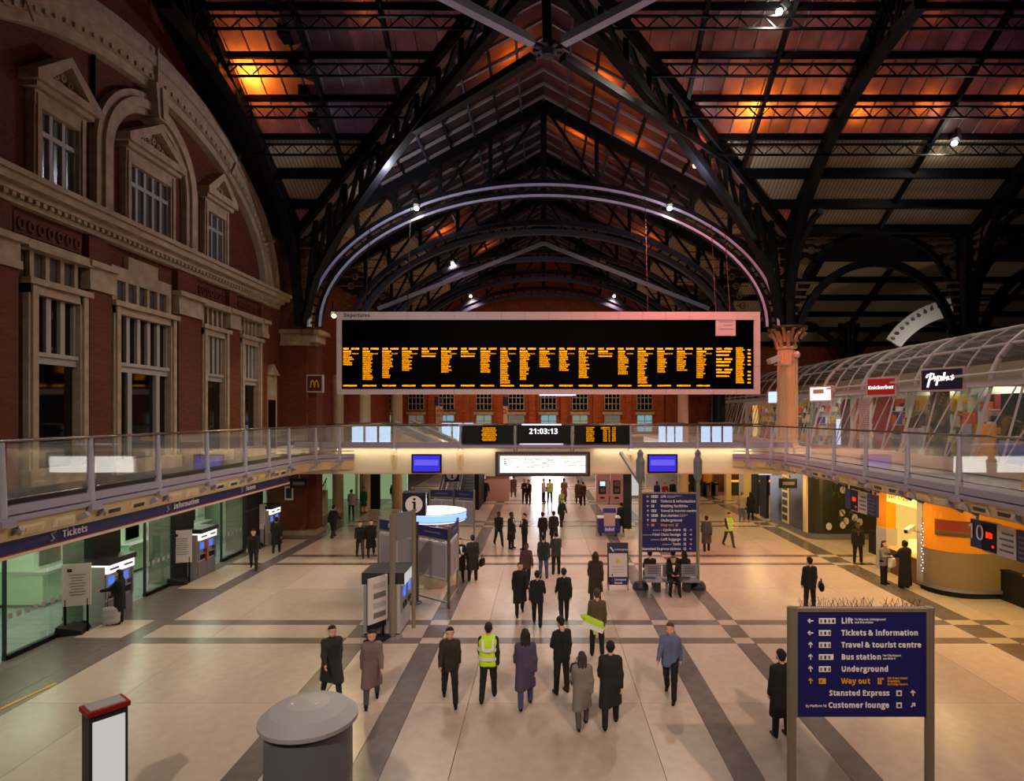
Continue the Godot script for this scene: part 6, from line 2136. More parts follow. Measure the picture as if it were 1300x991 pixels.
	cube(tt, "lit_poster", tc + bb * Vector3(0, 1.25, 0.175), Vector3(0.42, 1.3, 0.02), M.panel_soft, bb)
	cube(tt, "cover", tc + Vector3(0, 2.07, 0), Vector3(0.46, 0.02, 0.30), M.pale_grey, bb)
	# dark timber doors and partitions at the far left under the bridge
	for q in [[-16.6, 40.5, 1.7, "tall dark door leaf at the far left beyond the bridge"], [-11.9, 42.0, 1.3, "second tall dark door leaf beyond the bridge"]]:
		var t := thing("dark_door", q[3], "door panel", V(q[0], 0, q[1]), "dark doors beyond the bridge")
		B(t, "leaf", q[0] - q[2] / 2, q[0] + q[2] / 2, 0.05, 3.2, q[1], q[1] + 0.12, M.matt_black)
		B(t, "frame", q[0] - q[2] / 2 - 0.1, q[0] + q[2] / 2 + 0.1, 3.2, 3.6, q[1] - 0.05, q[1] + 0.15, M.cream_warm)
	var gw := thing("green_lit_room", "pale green lit room at the far left beyond the bridge", "room", V(-14, 0, 46))
	B(gw, "back_panel", -20, -10.6, 0, 3.9, 47.5, 47.7, M.mint_glow)
	for k in 6:
		B(gw, "pilaster", -19.4 + k * 1.6, -19.2 + k * 1.6, 0, 3.9, 47.3, 47.5, M.cream)
	B(gw, "floor_light", -16, -15, 3.8, 3.86, 44, 47, M.panel_lit)
	var sb := thing("staircase", "pale staircase with iron railings seen past the end of the ticket hall", "staircase", V(-15.2, 0, 39))
	mb = MB.new()
	for k in 8:
		mb.span(-15.6, -14.2, k * 0.2, k * 0.2 + 0.2, 37.6 + k * 0.3, 40.2)
	part(sb, "steps", mb, M.cream)
	mb = MB.new()
	mb.beam(V(-14.2, 0.95, 37.6), V(-14.2, 2.4, 40.0), 0.05, 0.06)
	for k in 8: mb.beam(V(-14.2, k * 0.2, 37.7 + k * 0.3), V(-14.2, 0.95 + k * 0.19, 37.7 + k * 0.3), 0.03, 0.03)
	part(sb, "railing", mb, M.iron)

func bench() -> void:
	var t := thing("bench", "silver perforated metal bench with three seats below the farther direction sign", "bench", V(4.7, 0, 22.55))
	for k in 3:
		var x := 4.05 + k * 0.68
		var bk := B(t, "seat_back", x - 0.31, x + 0.31, 0.52, 0.98, 22.62, 22.66, M.steel)
		for i in 5:
			B(bk, "slot", x - 0.2, x + 0.2, 0.64 + i * 0.06, 0.66 + i * 0.06, 22.61, 22.625, M.charcoal)
		B(t, "seat", x - 0.31, x + 0.31, 0.42, 0.46, 22.66, 23.1, M.steel)
		B(t, "near_seat", x - 0.31, x + 0.31, 0.42, 0.46, 22.18, 22.60, M.steel)
	var mb := MB.new()
	mb.span(3.7, 5.75, 0.34, 0.42, 22.55, 22.72)
	part(t, "beam", mb, M.mid_grey)
	for x in [4.2, 5.3]:
		mb = MB.new()
		mb.span(x - 0.1, x + 0.1, 0, 0.36, 22.4, 22.9)
		part(t, "leg", mb, M.charcoal)

func a_board() -> void:
	var p := F(785, 749)
	var t := thing("pavement_sign", "folding pavement sign with a yellow warning triangle beside the bench", "pavement sign", p)
	var lean := Basis(Vector3.RIGHT, deg_to_rad(-7))
	var at := func(x, y, z): return p + lean * Vector3(x, y, z)
	cube(t, "frame", at.call(0, 0.98, -0.01), Vector3(0.78, 1.52, 0.04), M.charcoal, lean)
	cube(t, "header", at.call(0, 1.5, 0.02), Vector3(0.68, 0.26, 0.02), M.navy, lean)
	cube(t, "header_mark", at.call(-0.22, 1.5, 0.034), Vector3(0.05, 0.2, 0.01), M.sign_white, lean * Basis(Vector3(0, 0, 1), 0.7))
	words(t, "lettering", "Underground", 0.07, at.call(-0.12, 1.49, 0.035), M.sign_white, lean, 0, regular)
	cube(t, "poster", at.call(0, 0.92, 0.02), Vector3(0.68, 0.86, 0.02), M.paper, lean)
	var mb := MB.new()
	mb.prism(PackedVector2Array([Vector2(-0.1, 0), Vector2(0.1, 0), Vector2(0, 0.19)]), at.call(0, 1.0, 0.03), Vector3.RIGHT, lean * Vector3.UP, 0.01)
	part(t, "warning_triangle", mb, M.yellow_dull)
	for i in 3:
		cube(t, "printed_line", at.call(0, 0.86 - i * 0.1, 0.035), Vector3(0.46, 0.012, 0.005), M.grey_ink, lean)
	cube(t, "stamp", at.call(-0.22, 0.56, 0.035), Vector3(0.05, 0.07, 0.005), M.ink, lean)
	cube(t, "footer", at.call(0, 0.34, 0.02), Vector3(0.68, 0.28, 0.02), M.navy, lean)
	words(t, "lettering", "Liverpool", 0.07, at.call(-0.14, 0.39, 0.035), M.sign_white, lean, 0, bold)
	words(t, "lettering", "Street", 0.07, at.call(-0.14, 0.27, 0.035), M.sign_white, lean, 0, bold)
	mb = MB.new()
	mb.ring(at.call(-0.24, 0.38, 0.03), Vector3.RIGHT, lean * Vector3.UP, 0.02, 0.02, 0.045, 0.045, 0, TAU, 0.01, 12)
	part(t, "roundel", mb, M.red)
	for s in [-0.36, 0.36]:
		mb = MB.new()
		mb.tube([p + Vector3(s, 0, 0.02), at.call(s, 0.3, 0)], 0.02)
		part(t, "leg", mb, M.steel)
		mb = MB.new()
		mb.tube([p + Vector3(s, 0, -0.42), at.call(s, 1.7, -0.02)], 0.015)
		part(t, "rear_leg", mb, M.steel)

func info_cube(x: float, d: float, h0: float, s: float, label: String) -> void:
	var t := thing("information_sign", label, "information sign", V(x, 0, d), "information cubes on posts")
	var mb := MB.new()
	mb.tube([V(x, 0, d), V(x, h0, d)], 0.055, 0.055, 12)
	part(t, "post", mb, M.pole_steel)
	mb = MB.new()
	mb.lathe(V(x, 0, d), [[0.25, 0], [0.25, 0.03], [0.06, 0.06]], 16)
	part(t, "foot", mb, M.charcoal)
	var bb := turned(8)
	var c := V(x, h0 + s / 2, d)
	cube(t, "cube_case", c, Vector3(s, s, s), M.navy_dark, bb)
	for q in [0, 90]:
		var f := bb * turned(q)
		mb = MB.new()
		mb.ring(c + f * Vector3(0, 0, s / 2), f.x, Vector3.UP, 0.001, 0.001, s * 0.37, s * 0.37, 0, TAU, 0.012, 28)
		part(t, "white_disc", mb, M.sign_white)
		words(t, "lettering", "i", s * 0.5, c + f * Vector3(0, -0.02, s / 2 + 0.016), M.navy_dark, f, 1, serif)

func notice_fence(a: Vector3, b: Vector3, t: Node, title: String) -> void: # notice board hung between two posts
	for p in [a, b]:
		var mb := MB.new()
		mb.tube([p, p + Vector3(0, 2.75, 0)], 0.05, 0.05, 10)
		part(t, "post", mb, M.pole_steel)
	var z := (b - a).normalized()
	var x := z.cross(Vector3.UP).normalized()
	if x.z < 0: x = -x
	var l := a.distance_to(b)
	var bb := Basis(Vector3.UP.cross(x).normalized(), Vector3.UP, x)
	var m := (a + b) / 2
	cube(t, "header_band", m + Vector3(0, 2.48, 0), Vector3(l - 0.14, 0.36, 0.05), M.navy, bb)
	if title:
		words(t, "lettering", title, 0.13, m + Vector3(0, 2.48, 0) + x * 0.035, M.sign_white, bb, 1, regular)
	else:
		cube(t, "printed_line", m + Vector3(0, 2.48, 0) + x * 0.03, Vector3(l * 0.5, 0.05, 0.01), M.grey_ink, bb)
	cube(t, "board", m + Vector3(0, 1.55, 0), Vector3(l - 0.14, 1.25, 0.05), M.pale_grey, bb)
	for k in 2:
		cube(t, "notice_sheet", m + bb.x * (k - 0.5) * (l * 0.46) + Vector3(0, 1.55, 0) + x * 0.03, Vector3(l * 0.4, 1.1, 0.015), M.board_sheet, bb)
	for y in [0.18, 2.27, 0.92]:
		var mb := MB.new()
		mb.beam(a + Vector3(0, y, 0), b + Vector3(0, y, 0), 0.04, 0.05)
		part(t, "rail", mb, M.pole_steel)

func info_point() -> void:
	var a := V(-6.1, 0, 22.6); var b := V(-4.44, 0, 21.5); var c := V(-3.19, 0, 20.56); var e := V(-3.15, 0, 22.4)
	var t := thing("notice_screen", "zigzag of pale notice boards with navy headers in front of the information desk", "notice screen", b)
	notice_fence(a, b, t, "Departures")
	notice_fence(b, c, t, "")
	notice_fence(c, e, t, "")
	info_cube(-4.46, 21.15, 3.08, 0.78, "nearer dark cube on a post with a white i disc, above the notice boards")
	info_cube(-4.95, 33.0, 2.95, 0.78, "farther dark cube on a post with a white i disc, under the bridge")
	# desk with round lit canopy
	var o := V(-4.25, 0, 23.8)
	var k := thing("information_desk", "round information desk under a glowing white canopy with a blue rim", "information desk", o)
	var mb := MB.new()
	mb.lathe(o, [[0.95, 0], [0.95, 1.0], [1.05, 1.02], [1.05, 1.1], [0.0, 1.1]], 28)
	part(k, "counter", mb, M.cream)
	mb = MB.new()
	mb.lathe(o, [[0.0, 2.45], [1.2, 2.45], [1.22, 2.5]], 36)
	part(k, "canopy_underside", mb, M.panel_lit)
	mb = MB.new()
	mb.lathe(o, [[1.22, 2.5], [1.24, 2.76]], 36)
	part(k, "blue_rim", mb, M.panel_rim)
	for y in [2.49, 2.77]:
		mb = MB.new()
		mb.lathe(o, [[1.23, y], [1.265, y + 0.015], [1.23, y + 0.03]], 36)
		part(k, "rim_edge", mb, M.panel_blue)
	mb = MB.new()
	mb.lathe(o, [[1.24, 2.8], [0.9, 2.86], [0, 2.88]], 36)
	part(k, "canopy_top", mb, M.canopy_top)
	for q in [[-0.6, 0.3], [0.6, 0.3], [0, -0.6]]:
		mb = MB.new()
		mb.tube([o + Vector3(q[0], 1.1, q[1]), o + Vector3(q[0], 2.46, q[1])], 0.04)
		part(k, "canopy_post", mb, M.steel)
	for q in [-0.45, 0.05, 0.5]:
		cube(k, "monitor", o + Vector3(q, 1.32, 0.35), Vector3(0.34, 0.26, 0.04), M.charcoal)
	lamp_area(o + Vector3(0, 2.4, 0), o, Color(0.85, 0.9, 1.0), 3.0, 1.2, 1.2)
	lamp_omni(o + Vector3(0.2, 3.3, 0.9), Color(0.75, 0.82, 1.0), 0.8, 0.15)
	# boards round the farther information cube
	var u := thing("notice_screen", "farther set of notice boards with a dark header behind the lit canopy", "notice screen", V(-4.6, 0, 31))
	notice_fence(V(-5.9, 0, 31.6), V(-4.6, 0, 31.4), u, "")
	notice_fence(V(-4.6, 0, 31.4), V(-3.5, 0, 30.8), u, "")
	# tall steel pole with a flag panel
	var p := V(-4.42, 0, 17.85)
	var f := thing("flag_sign", "tall bare steel pole with a dull flag panel in front of the grey machines", "sign post", p)
	mb = MB.new()
	mb.tube([p, p + Vector3(0, 3.62, 0)], 0.085, 0.085, 14)
	part(f, "post", mb, M.pole_steel)
	cube(f, "flag_panel", p + Vector3(0.22, 3.2, -0.42), Vector3(0.05, 0.8, 0.8), M.mid_grey, turned(-27))
	mb = MB.new()
	mb.tube([p + Vector3(0.44, 0, -0.85), p + Vector3(0.44, 3.62, -0.85)], 0.06, 0.06, 12)
	part(f, "rear_post", mb, M.pole_steel)
	mb = MB.new()
	mb.lathe(p, [[0.3, 0], [0.3, 0.02], [0.1, 0.05]], 16)
	part(f, "foot", mb, M.steel)

func machine_pair() -> void:
	for k in 2:
		var d := 18.05 + k * 0.66
		var t := thing("ticket_machine", "freestanding grey machine with a dark top, %s of the pair on the concourse" % ("nearer" if k == 0 else "farther"), "ticket machine", V(-4.75, 0, d + 0.33), "freestanding machines by the tall pole")
		B(t, "body", -5.32, -4.24, 0.05, 1.5, d, d + 0.64, M.pale_grey)
		B(t, "plinth", -5.3, -4.26, 0.0, 0.05, d + 0.02, d + 0.62, M.ink)
		B(t, "top", -5.38, -4.12, 1.5, 1.84, d, d + 0.64, M.charcoal)
		B(t, "lit_header", -4.25, -4.1, 1.48, 1.8, d + 0.04, d + 0.6, M.panel_soft)
		var fa := B(t, "fascia", -4.24, -4.18, 0.7, 1.46, d + 0.04, d + 0.6, M.steel)
		B(fa, "touch_screen", -4.19, -4.16, 1.1, 1.38, d + 0.12, d + 0.42, M.screen_blue)
		B(fa, "slot", -4.2, -4.16, 0.76, 0.92, d + 0.14, d + 0.5, M.black)
	var p := V(-4.78, 0, 17.6)
	var n := thing("notice_stand", "white notice board on a black stand leaning beside the tall pole and grey machines", "notice board", p)
	var bb := turned(58)
	cube(n, "panel", p + Vector3(0, 1.2, 0), Vector3(0.72, 1.3, 0.05), M.paper, bb)
	for i in 4:
		cube(n, "printed_block", p + bb * Vector3(0.05, 1.6 - i * 0.28, 0.03), Vector3(0.46, 0.16, 0.01), M.grey_ink if i % 2 else M.pale_grey, bb)
	cube(n, "backing", p + bb * Vector3(0, 1.1, -0.05), Vector3(0.7, 1.5, 0.04), M.matt_black, bb)
	for s in [-0.25, 0.25]:
		var mb := MB.new()
		mb.tube([p + bb * Vector3(s, 0, -0.04), p + bb * Vector3(s, 0.6, -0.04)], 0.03)
		part(n, "leg", mb, M.black)
	cube(n, "foot", p + Vector3(0, 0.04, 0), Vector3(0.7, 0.08, 0.4), M.matt_black, bb)

# ---------------------------------------------------------------- people: continuous bodies meshed from joints by surface nets
const FAR := 0.25
var cache := {}

func nets(bones: Array, cell: float, blend: float, cut := -9.0) -> MB: # bones: [from, to, radius, radius]; below cut nothing
	var lo := Vector3.ONE * 99.0; var hi := Vector3.ONE * -99.0
	for b in bones:
		var r: float = maxf(b[2], b[3]) + cell * 2.5
		lo = lo.min(b[0] - Vector3.ONE * r).min(b[1] - Vector3.ONE * r)
		hi = hi.max(b[0] + Vector3.ONE * r).max(b[1] + Vector3.ONE * r)
	var n := Vector3i(((hi - lo) / cell).ceil()) + Vector3i.ONE * 2
	var sx := n.y * n.z; var sy := n.z
	var f := PackedFloat32Array()
	f.resize(n.x * sx)
	f.fill(FAR)
	for b in bones:
		var a: Vector3 = b[0]; var e: Vector3 = b[1]; var ra: float = b[2]; var rb: float = b[3]
		var ab := e - a
		var l2 := maxf(ab.length_squared(), 1e-9)
		var reach := maxf(ra, rb) + blend + cell * 2.0
		var p0 := Vector3i(((a.min(e) - Vector3.ONE * reach - lo) / cell).floor()).clamp(Vector3i.ZERO, n - Vector3i.ONE)
		var p1 := Vector3i(((a.max(e) + Vector3.ONE * reach - lo) / cell).ceil()).clamp(Vector3i.ZERO, n - Vector3i.ONE)
		for i in range(p0.x, p1.x + 1):
			for j in range(p0.y, p1.y + 1):
				var base := i * sx + j * sy
				for k in range(p0.z, p1.z + 1):
					var p := lo + Vector3(i, j, k) * cell - a
					var t := clampf(p.dot(ab) / l2, 0.0, 1.0)
					var d := (p - ab * t).length() - lerpf(ra, rb, t)
					var o := f[base + k]
					var h := maxf(blend - absf(o - d), 0.0)
					f[base + k] = minf(o, d) - (h * h / (4.0 * blend) if blend > 0.0 and o < FAR else 0.0)
	if cut > -8.0:
		var jc := int((cut - lo.y) / cell)
		for i in n.x:
			for j in mini(maxi(jc + 1, 0), n.y):
				for k in n.z:
					f[i * sx + j * sy + k] = maxf(f[i * sx + j * sy + k], cut - (lo.y + j * cell) + 0.001)
	var ids := PackedInt32Array()
	ids.resize(f.size())
	ids.fill(-1)
	var pos := PackedVector3Array()
	var nor := PackedVector3Array()
	var off := [0, 1, sy, sy + 1, sx, sx + 1, sx + sy, sx + sy + 1]
	var cor := [Vector3(0, 0, 0), Vector3(0, 0, 1), Vector3(0, 1, 0), Vector3(0, 1, 1), Vector3(1, 0, 0), Vector3(1, 0, 1), Vector3(1, 1, 0), Vector3(1, 1, 1)]
	var edges := [[0, 1], [2, 3], [4, 5], [6, 7], [0, 2], [1, 3], [4, 6], [5, 7], [0, 4], [1, 5], [2, 6], [3, 7]]
	for i in n.x - 1:
		for j in n.y - 1:
			for k in n.z - 1:
				var at := i * sx + j * sy + k
				var c := 0
				for q in 8:
					if f[at + off[q]] < 0.0: c += 1
				if c == 0 or c == 8: continue
				var s := Vector3.ZERO
				var m := 0
				for e in edges:
					var x: float = f[at + off[e[0]]]; var y: float = f[at + off[e[1]]]
					if (x < 0.0) != (y < 0.0):
						s += cor[e[0]].lerp(cor[e[1]], x / (x - y))
						m += 1
				var g := Vector3(f[at + sx] + f[at + sx + sy] + f[at + sx + 1] + f[at + sx + sy + 1] - f[at] - f[at + sy] - f[at + 1] - f[at + sy + 1], f[at + sy] + f[at + sy + sx] + f[at + sy + 1] + f[at + sx + sy + 1] - f[at] - f[at + sx] - f[at + 1] - f[at + sx + 1], f[at + 1] + f[at + 1 + sx] + f[at + 1 + sy] + f[at + sx + sy + 1] - f[at] - f[at + sx] - f[at + sy] - f[at + sx + sy])
				ids[at] = pos.size()
				pos.append(lo + (Vector3(i, j, k) + s / m) * cell)
				nor.append(g.normalized())
	var mb := MB.new()
	for i in range(1, n.x - 1):
		for j in range(1, n.y - 1):
			for k in range(1, n.z - 1):
				var at := i * sx + j * sy + k
				var inside := f[at] < 0.0
				for ax in 3:
					var step: int = [sx, sy, 1][ax]
					if (f[at + step] < 0.0) == inside: continue
					var u: int = [sy, 1, sx][ax]; var w: int = [1, sx, sy][ax]
					var q := [ids[at], ids[at - u], ids[at - u - w], ids[at - w]]
					if q[0] < 0 or q[1] < 0 or q[2] < 0 or q[3] < 0: continue
					if not inside: q.reverse()
					mb.tris(pos[q[0]], pos[q[1]], pos[q[2]], nor[q[0]], nor[q[1]], nor[q[2]])
					mb.tris(pos[q[0]], pos[q[2]], pos[q[3]], nor[q[0]], nor[q[2]], nor[q[3]])
	return mb

func head_mesh() -> MB: # origin at the base of the skull, face towards +z
	if cache.has("head"): return cache["head"]
	var b := [
		[Vector3(0, 0.105, -0.018), Vector3(0, 0.13, 0.012), 0.084, 0.082], [Vector3(0, 0.06, 0.03), Vector3(0, 0.02, 0.06), 0.06, 0.042], [Vector3(-0.03, 0.05, 0.03), Vector3(0.03, 0.05, 0.03), 0.052, 0.052],
		[Vector3(0, 0.09, 0.095), Vector3(0, 0.062, 0.112), 0.011, 0.015], [Vector3(-0.035, 0.108, 0.078), Vector3(0.035, 0.108, 0.078), 0.014, 0.014], [Vector3(-0.018, 0.033, 0.094), Vector3(0.018, 0.033, 0.094), 0.009, 0.009],
		[Vector3(-0.082, 0.07, -0.005), Vector3(-0.086, 0.105, -0.012), 0.011, 0.015], [Vector3(0.082, 0.07, -0.005), Vector3(0.086, 0.105, -0.012), 0.011, 0.015], [Vector3(0, 0.04, -0.02), Vector3(0, -0.07, -0.025), 0.052, 0.056]]
	cache["head"] = nets(b, 0.009, 0.014)
	return cache["head"]

func hand_mesh(side: int) -> MB: # wrist at the origin, fingers down, palm towards the thigh, slightly curled
	var key := "hand%d" % side
	if cache.has(key): return cache[key]
	var b := [[Vector3(0, 0.01, 0), Vector3(0, -0.03, 0), 0.024, 0.026], [Vector3(0, -0.04, -0.022), Vector3(0, -0.085, -0.026), 0.017, 0.014], [Vector3(0, -0.04, 0.018), Vector3(0, -0.085, 0.026), 0.018, 0.014], [Vector3(0, -0.04, 0), Vector3(0, -0.085, 0.0), 0.017, 0.014]]
	var len := [0.066, 0.078, 0.073, 0.055]
	for i in 4:
		var z := 0.03 - i * 0.02
		var r := Vector3(0, -0.085, z)
		var m := r + Vector3(-side * 0.006, -len[i] * 0.5, z * 0.15)
		b.append([r, m, 0.0095, 0.0085])
		b.append([m, m + Vector3(-side * len[i] * 0.28, -len[i] * 0.42, 0), 0.0085, 0.0072])
	var th := Vector3(-side * 0.004, -0.035, 0.03)
	b.append([th, th + Vector3(-side * 0.012, -0.03, 0.024), 0.013, 0.011])
	b.append([th + Vector3(-side * 0.012, -0.03, 0.024), th + Vector3(-side * 0.02, -0.062, 0.026), 0.011, 0.0085])
	cache[key] = nets(b, 0.006, 0.006)
	return cache[key]

func joints(q: Dictionary) -> Dictionary: # 1.75 m person facing +z; angles in degrees, forwards positive
	var o := {}
	var lean := deg_to_rad(q.get("lean", 0.0))
	var up := Vector3(0, cos(lean), sin(lean))
	var hip := Vector3(0, 0.92, 0)
	for s in [[1, "l"], [-1, "r"]]:
		var a := deg_to_rad(q.get("thigh_" + s[1], 0.0)); var k := deg_to_rad(q.get("knee_" + s[1], 0.0))
		var sp := deg_to_rad(q.get("spread", 3.0))
		var h := hip + Vector3(0.09 * s[0], 0, 0)
		var kn := h + Vector3(sin(sp) * s[0], -cos(a), sin(a)) * 0.42
		var an := kn + Vector3(sin(sp) * s[0] * 0.5, -cos(a - k), sin(a - k)) * 0.41
		o["hip_" + s[1]] = h; o["knee_" + s[1]] = kn; o["ankle_" + s[1]] = an
	var drop: float = minf(o["ankle_l"].y, o["ankle_r"].y) - 0.09
	for key in o: o[key] -= Vector3(0, drop, 0)
	hip.y -= drop
	o["hip"] = hip
	o["chest"] = hip + up * 0.40
	o["neck"] = hip + up * 0.57
	o["up"] = up
	for s in [[1, "l"], [-1, "r"]]:
		var f := deg_to_rad(q.get("arm_" + s[1], 0.0)); var e := deg_to_rad(q.get("elbow_" + s[1], 12.0)); var w := deg_to_rad(q.get("out_" + s[1], 8.0)); var inn := deg_to_rad(q.get("in_" + s[1], 0.0))
		var sh: Vector3 = hip + up * 0.485 + Vector3(0.166 * s[0], 0, 0)
		var el := sh + Vector3(sin(w) * s[0], -cos(f) * cos(w), sin(f)) * 0.29
		var fd := Vector3(sin(w) * 0.3 * s[0] - sin(inn) * s[0], -cos(f + e), sin(f + e)).normalized()
		o["sh_" + s[1]] = sh; o["el_" + s[1]] = el; o["wr_" + s[1]] = el + fd * 0.25; o["fd_" + s[1]] = fd
	return o

func legs(o: Dictionary, grow: float) -> Array:
	var b := []
	for s in ["l", "r"]:
		b.append([o["hip_" + s], o["knee_" + s], 0.088 + grow, 0.058 + grow])
		b.append([o["knee_" + s], o["ankle_" + s], 0.057 + grow, 0.040 + grow * 1.3])
	b.append([o["hip_l"] + Vector3(0, 0.05, 0), o["hip_r"] + Vector3(0, 0.05, 0), 0.098 + grow, 0.098 + grow])
	return b

func trunk(o: Dictionary, grow: float) -> Array:
	var b := []
	for x in [-0.075, 0.075]:
		b.append([o["hip"] + Vector3(x, 0.06, 0), o["chest"] + Vector3(x * 1.2, 0, 0.005), 0.098 + grow, 0.112 + grow])
	b.append([o["sh_l"] - Vector3(0.05, 0.02, 0), o["sh_r"] + Vector3(0.05, -0.02, 0), 0.058 + grow, 0.058 + grow])
	for s in ["l", "r"]: b.append([o["neck"] - o["up"] * 0.02, o["sh_" + s], 0.045 + grow * 0.6, 0.045 + grow * 0.8])
	return b

func arms(o: Dictionary, grow: float) -> Array:
	var b := []
	for s in ["l", "r"]:
		b.append([o["sh_" + s], o["el_" + s], 0.052 + grow, 0.041 + grow])
		b.append([o["el_" + s], o["wr_" + s], 0.041 + grow, 0.030 + grow])
	return b

func shape(key: String, q: Dictionary, what: String) -> ArrayMesh:
	var k := key + what
	if cache.has(k): return cache[k]
	var o := joints(q)
	var mb: MB
	var tilt: float = deg_to_rad(q.get("nod", 0.0)); var yaw: float = deg_to_rad(q.get("look", 0.0))
	var hb := Basis(Vector3.UP, yaw) * Basis(Vector3.RIGHT, tilt + deg_to_rad(q.get("lean", 0.0)))
	hb = hb.scaled(Vector3.ONE * 1.05)
	var hp: Vector3 = o["neck"] + o["up"] * 0.055 + Vector3(0, 0, 0.02)
	match what:
		"body":
			var b := legs(o, 0.0); b.append_array(trunk(o, 0.0)); b.append_array(arms(o, 0.0))
			b.append([o["chest"] + Vector3(0, 0.08, 0), o["neck"] + o["up"] * 0.04, 0.056, 0.054])
			mb = nets(b, 0.024, 0.03)
			mb.add(head_mesh(), Transform3D(hb, hp))
			for s in [[1, "l"], [-1, "r"]]:
				var y: Vector3 = -o["fd_" + s[1]]
				var x := y.cross(Vector3(0, 0, 1))
				x = Vector3.RIGHT if x.length() < 0.2 or absf(y.z) < 0.9 else x.normalized()
				var z := x.cross(y).normalized()
				mb.add(hand_mesh(s[0]), Transform3D(Basis(y.cross(z).normalized(), y, z), o["wr_" + s[1]]))
		"jacket":
			var b := trunk(o, 0.016); b.append_array(arms(o, 0.018))
			for x in [-0.07, 0.07]: b.append([o["hip"] + Vector3(x, 0.06, 0), o["hip"] + Vector3(x * 1.15, -0.10, 0), 0.12, 0.128])
			mb = nets(b, 0.022, 0.035, o["hip"].y - 0.17 if q.get("sit", false) == false else -9.0)
		"coat":
			var b := trunk(o, 0.022); b.append_array(arms(o, 0.022))
			for s in ["l", "r"]: b.append([o["hip_" + s] + Vector3(0, 0.05, 0), o["hip_" + s].lerp(o["knee_" + s], 1.05), 0.128, 0.135])
			b.append([o["hip"], (o["knee_l"] + o["knee_r"]) / 2, 0.13, 0.13])
			mb = nets(b, 0.022, 0.05, minf(o["knee_l"].y, o["knee_r"].y) - 0.06)
		"robe":
			var b := trunk(o, 0.035); b.append_array(arms(o, 0.032))
			for s in ["l", "r"]: b.append([o["hip_" + s] + Vector3(0, 0.05, 0), o["ankle_" + s], 0.135, 0.15])
			b.append([o["hip"], (o["ankle_l"] + o["ankle_r"]) / 2, 0.14, 0.16])
			mb = nets(b, 0.024, 0.06, 0.1)
		"vest":
			var b := trunk(o, 0.028)
			for x in [-0.07, 0.07]: b.append([o["hip"] + Vector3(x, 0.06, 0), o["hip"] + Vector3(x * 1.15, -0.06, 0), 0.135, 0.14])
			mb = nets(b, 0.024, 0.035, o["hip"].y - 0.1)
		"band":
			mb = MB.new()
			for h in [0.02, 0.22]:
				var ring: Array = []
				for i in 25:
					var a := TAU * i / 24
					ring.append(o["hip"] + o["up"] * (0.06 + h) + Vector3(0.245 * cos(a) * (1.0 - 0.1 * pow(sin(2 * a), 2)), 0, 0.172 * sin(a)))
				mb.chain(ring, 0.02, 0.07)
			for x in [-0.11, 0.11]:
				for z in [-0.165, 0.165]:
					mb.beam(o["hip"] + o["up"] * 0.28 + Vector3(x, 0, z), o["hip"] + o["up"] * 0.52 + Vector3(x * 1.1, 0, z * 0.7), 0.06, 0.02)
		"trousers":
			mb = nets(legs(o, 0.017), 0.022, 0.03)
		"skirt":
			mb = nets([[o["hip_l"] + Vector3(0, 0.05, 0), o["knee_l"], 0.115, 0.11], [o["hip_r"] + Vector3(0, 0.05, 0), o["knee_r"], 0.115, 0.11]], 0.024, 0.06, o["knee_l"].y - 0.02)
		"shoes":
			var b := []
			for s in ["l", "r"]:
				var an: Vector3 = o["ankle_" + s]
				var lift := maxf(an.y - 0.09, 0.0) * 0.55
				b.append([an + Vector3(0, -0.045, -0.03), an + Vector3(0, -0.055 - lift, 0.16), 0.042, 0.034])
				b.append([an + Vector3(0, -0.02, 0), an + Vector3(0, -0.05 - lift * 0.5, 0.08), 0.045, 0.04])
			mb = nets(b, 0.016, 0.02)
		"hair", "long_hair":
			var b := [[Vector3(0, 0.125, -0.028), Vector3(0, 0.148, 0.004), 0.088, 0.083], [Vector3(0, 0.06, -0.05), Vector3(0, 0.12, -0.04), 0.06, 0.08]]
			if what == "long_hair":
				for x in [-0.06, 0.0, 0.06]: b.append([Vector3(x, 0.1, -0.045), Vector3(x * 1.2, -0.14, -0.075), 0.05, 0.035])
			mb = MB.new()
			mb.add(nets(b, 0.012, 0.02), Transform3D(hb, hp))
		"eyes":
			mb = MB.new()
			for x in [-0.032, 0.032]:
				var m := MB.new()
				m.lathe(Vector3(x, 0.088, 0.084), [[0, -0.009], [0.009, 0], [0, 0.009]], 8)
				mb.add(m, Transform3D(hb, hp))
		"collar":
			mb = MB.new()
			mb.prism(PackedVector2Array([Vector2(-0.055, 0.0), Vector2(0.055, 0.0), Vector2(0.012, -0.24), Vector2(-0.012, -0.24)]), o["neck"] + Vector3(0, -0.05, 0.128), Vector3.RIGHT, (o["up"] * 1.0 - Vector3(0, 0, 0.14)).normalized(), 0.016)
	cache[k] = mb.mesh()
	return cache[k]

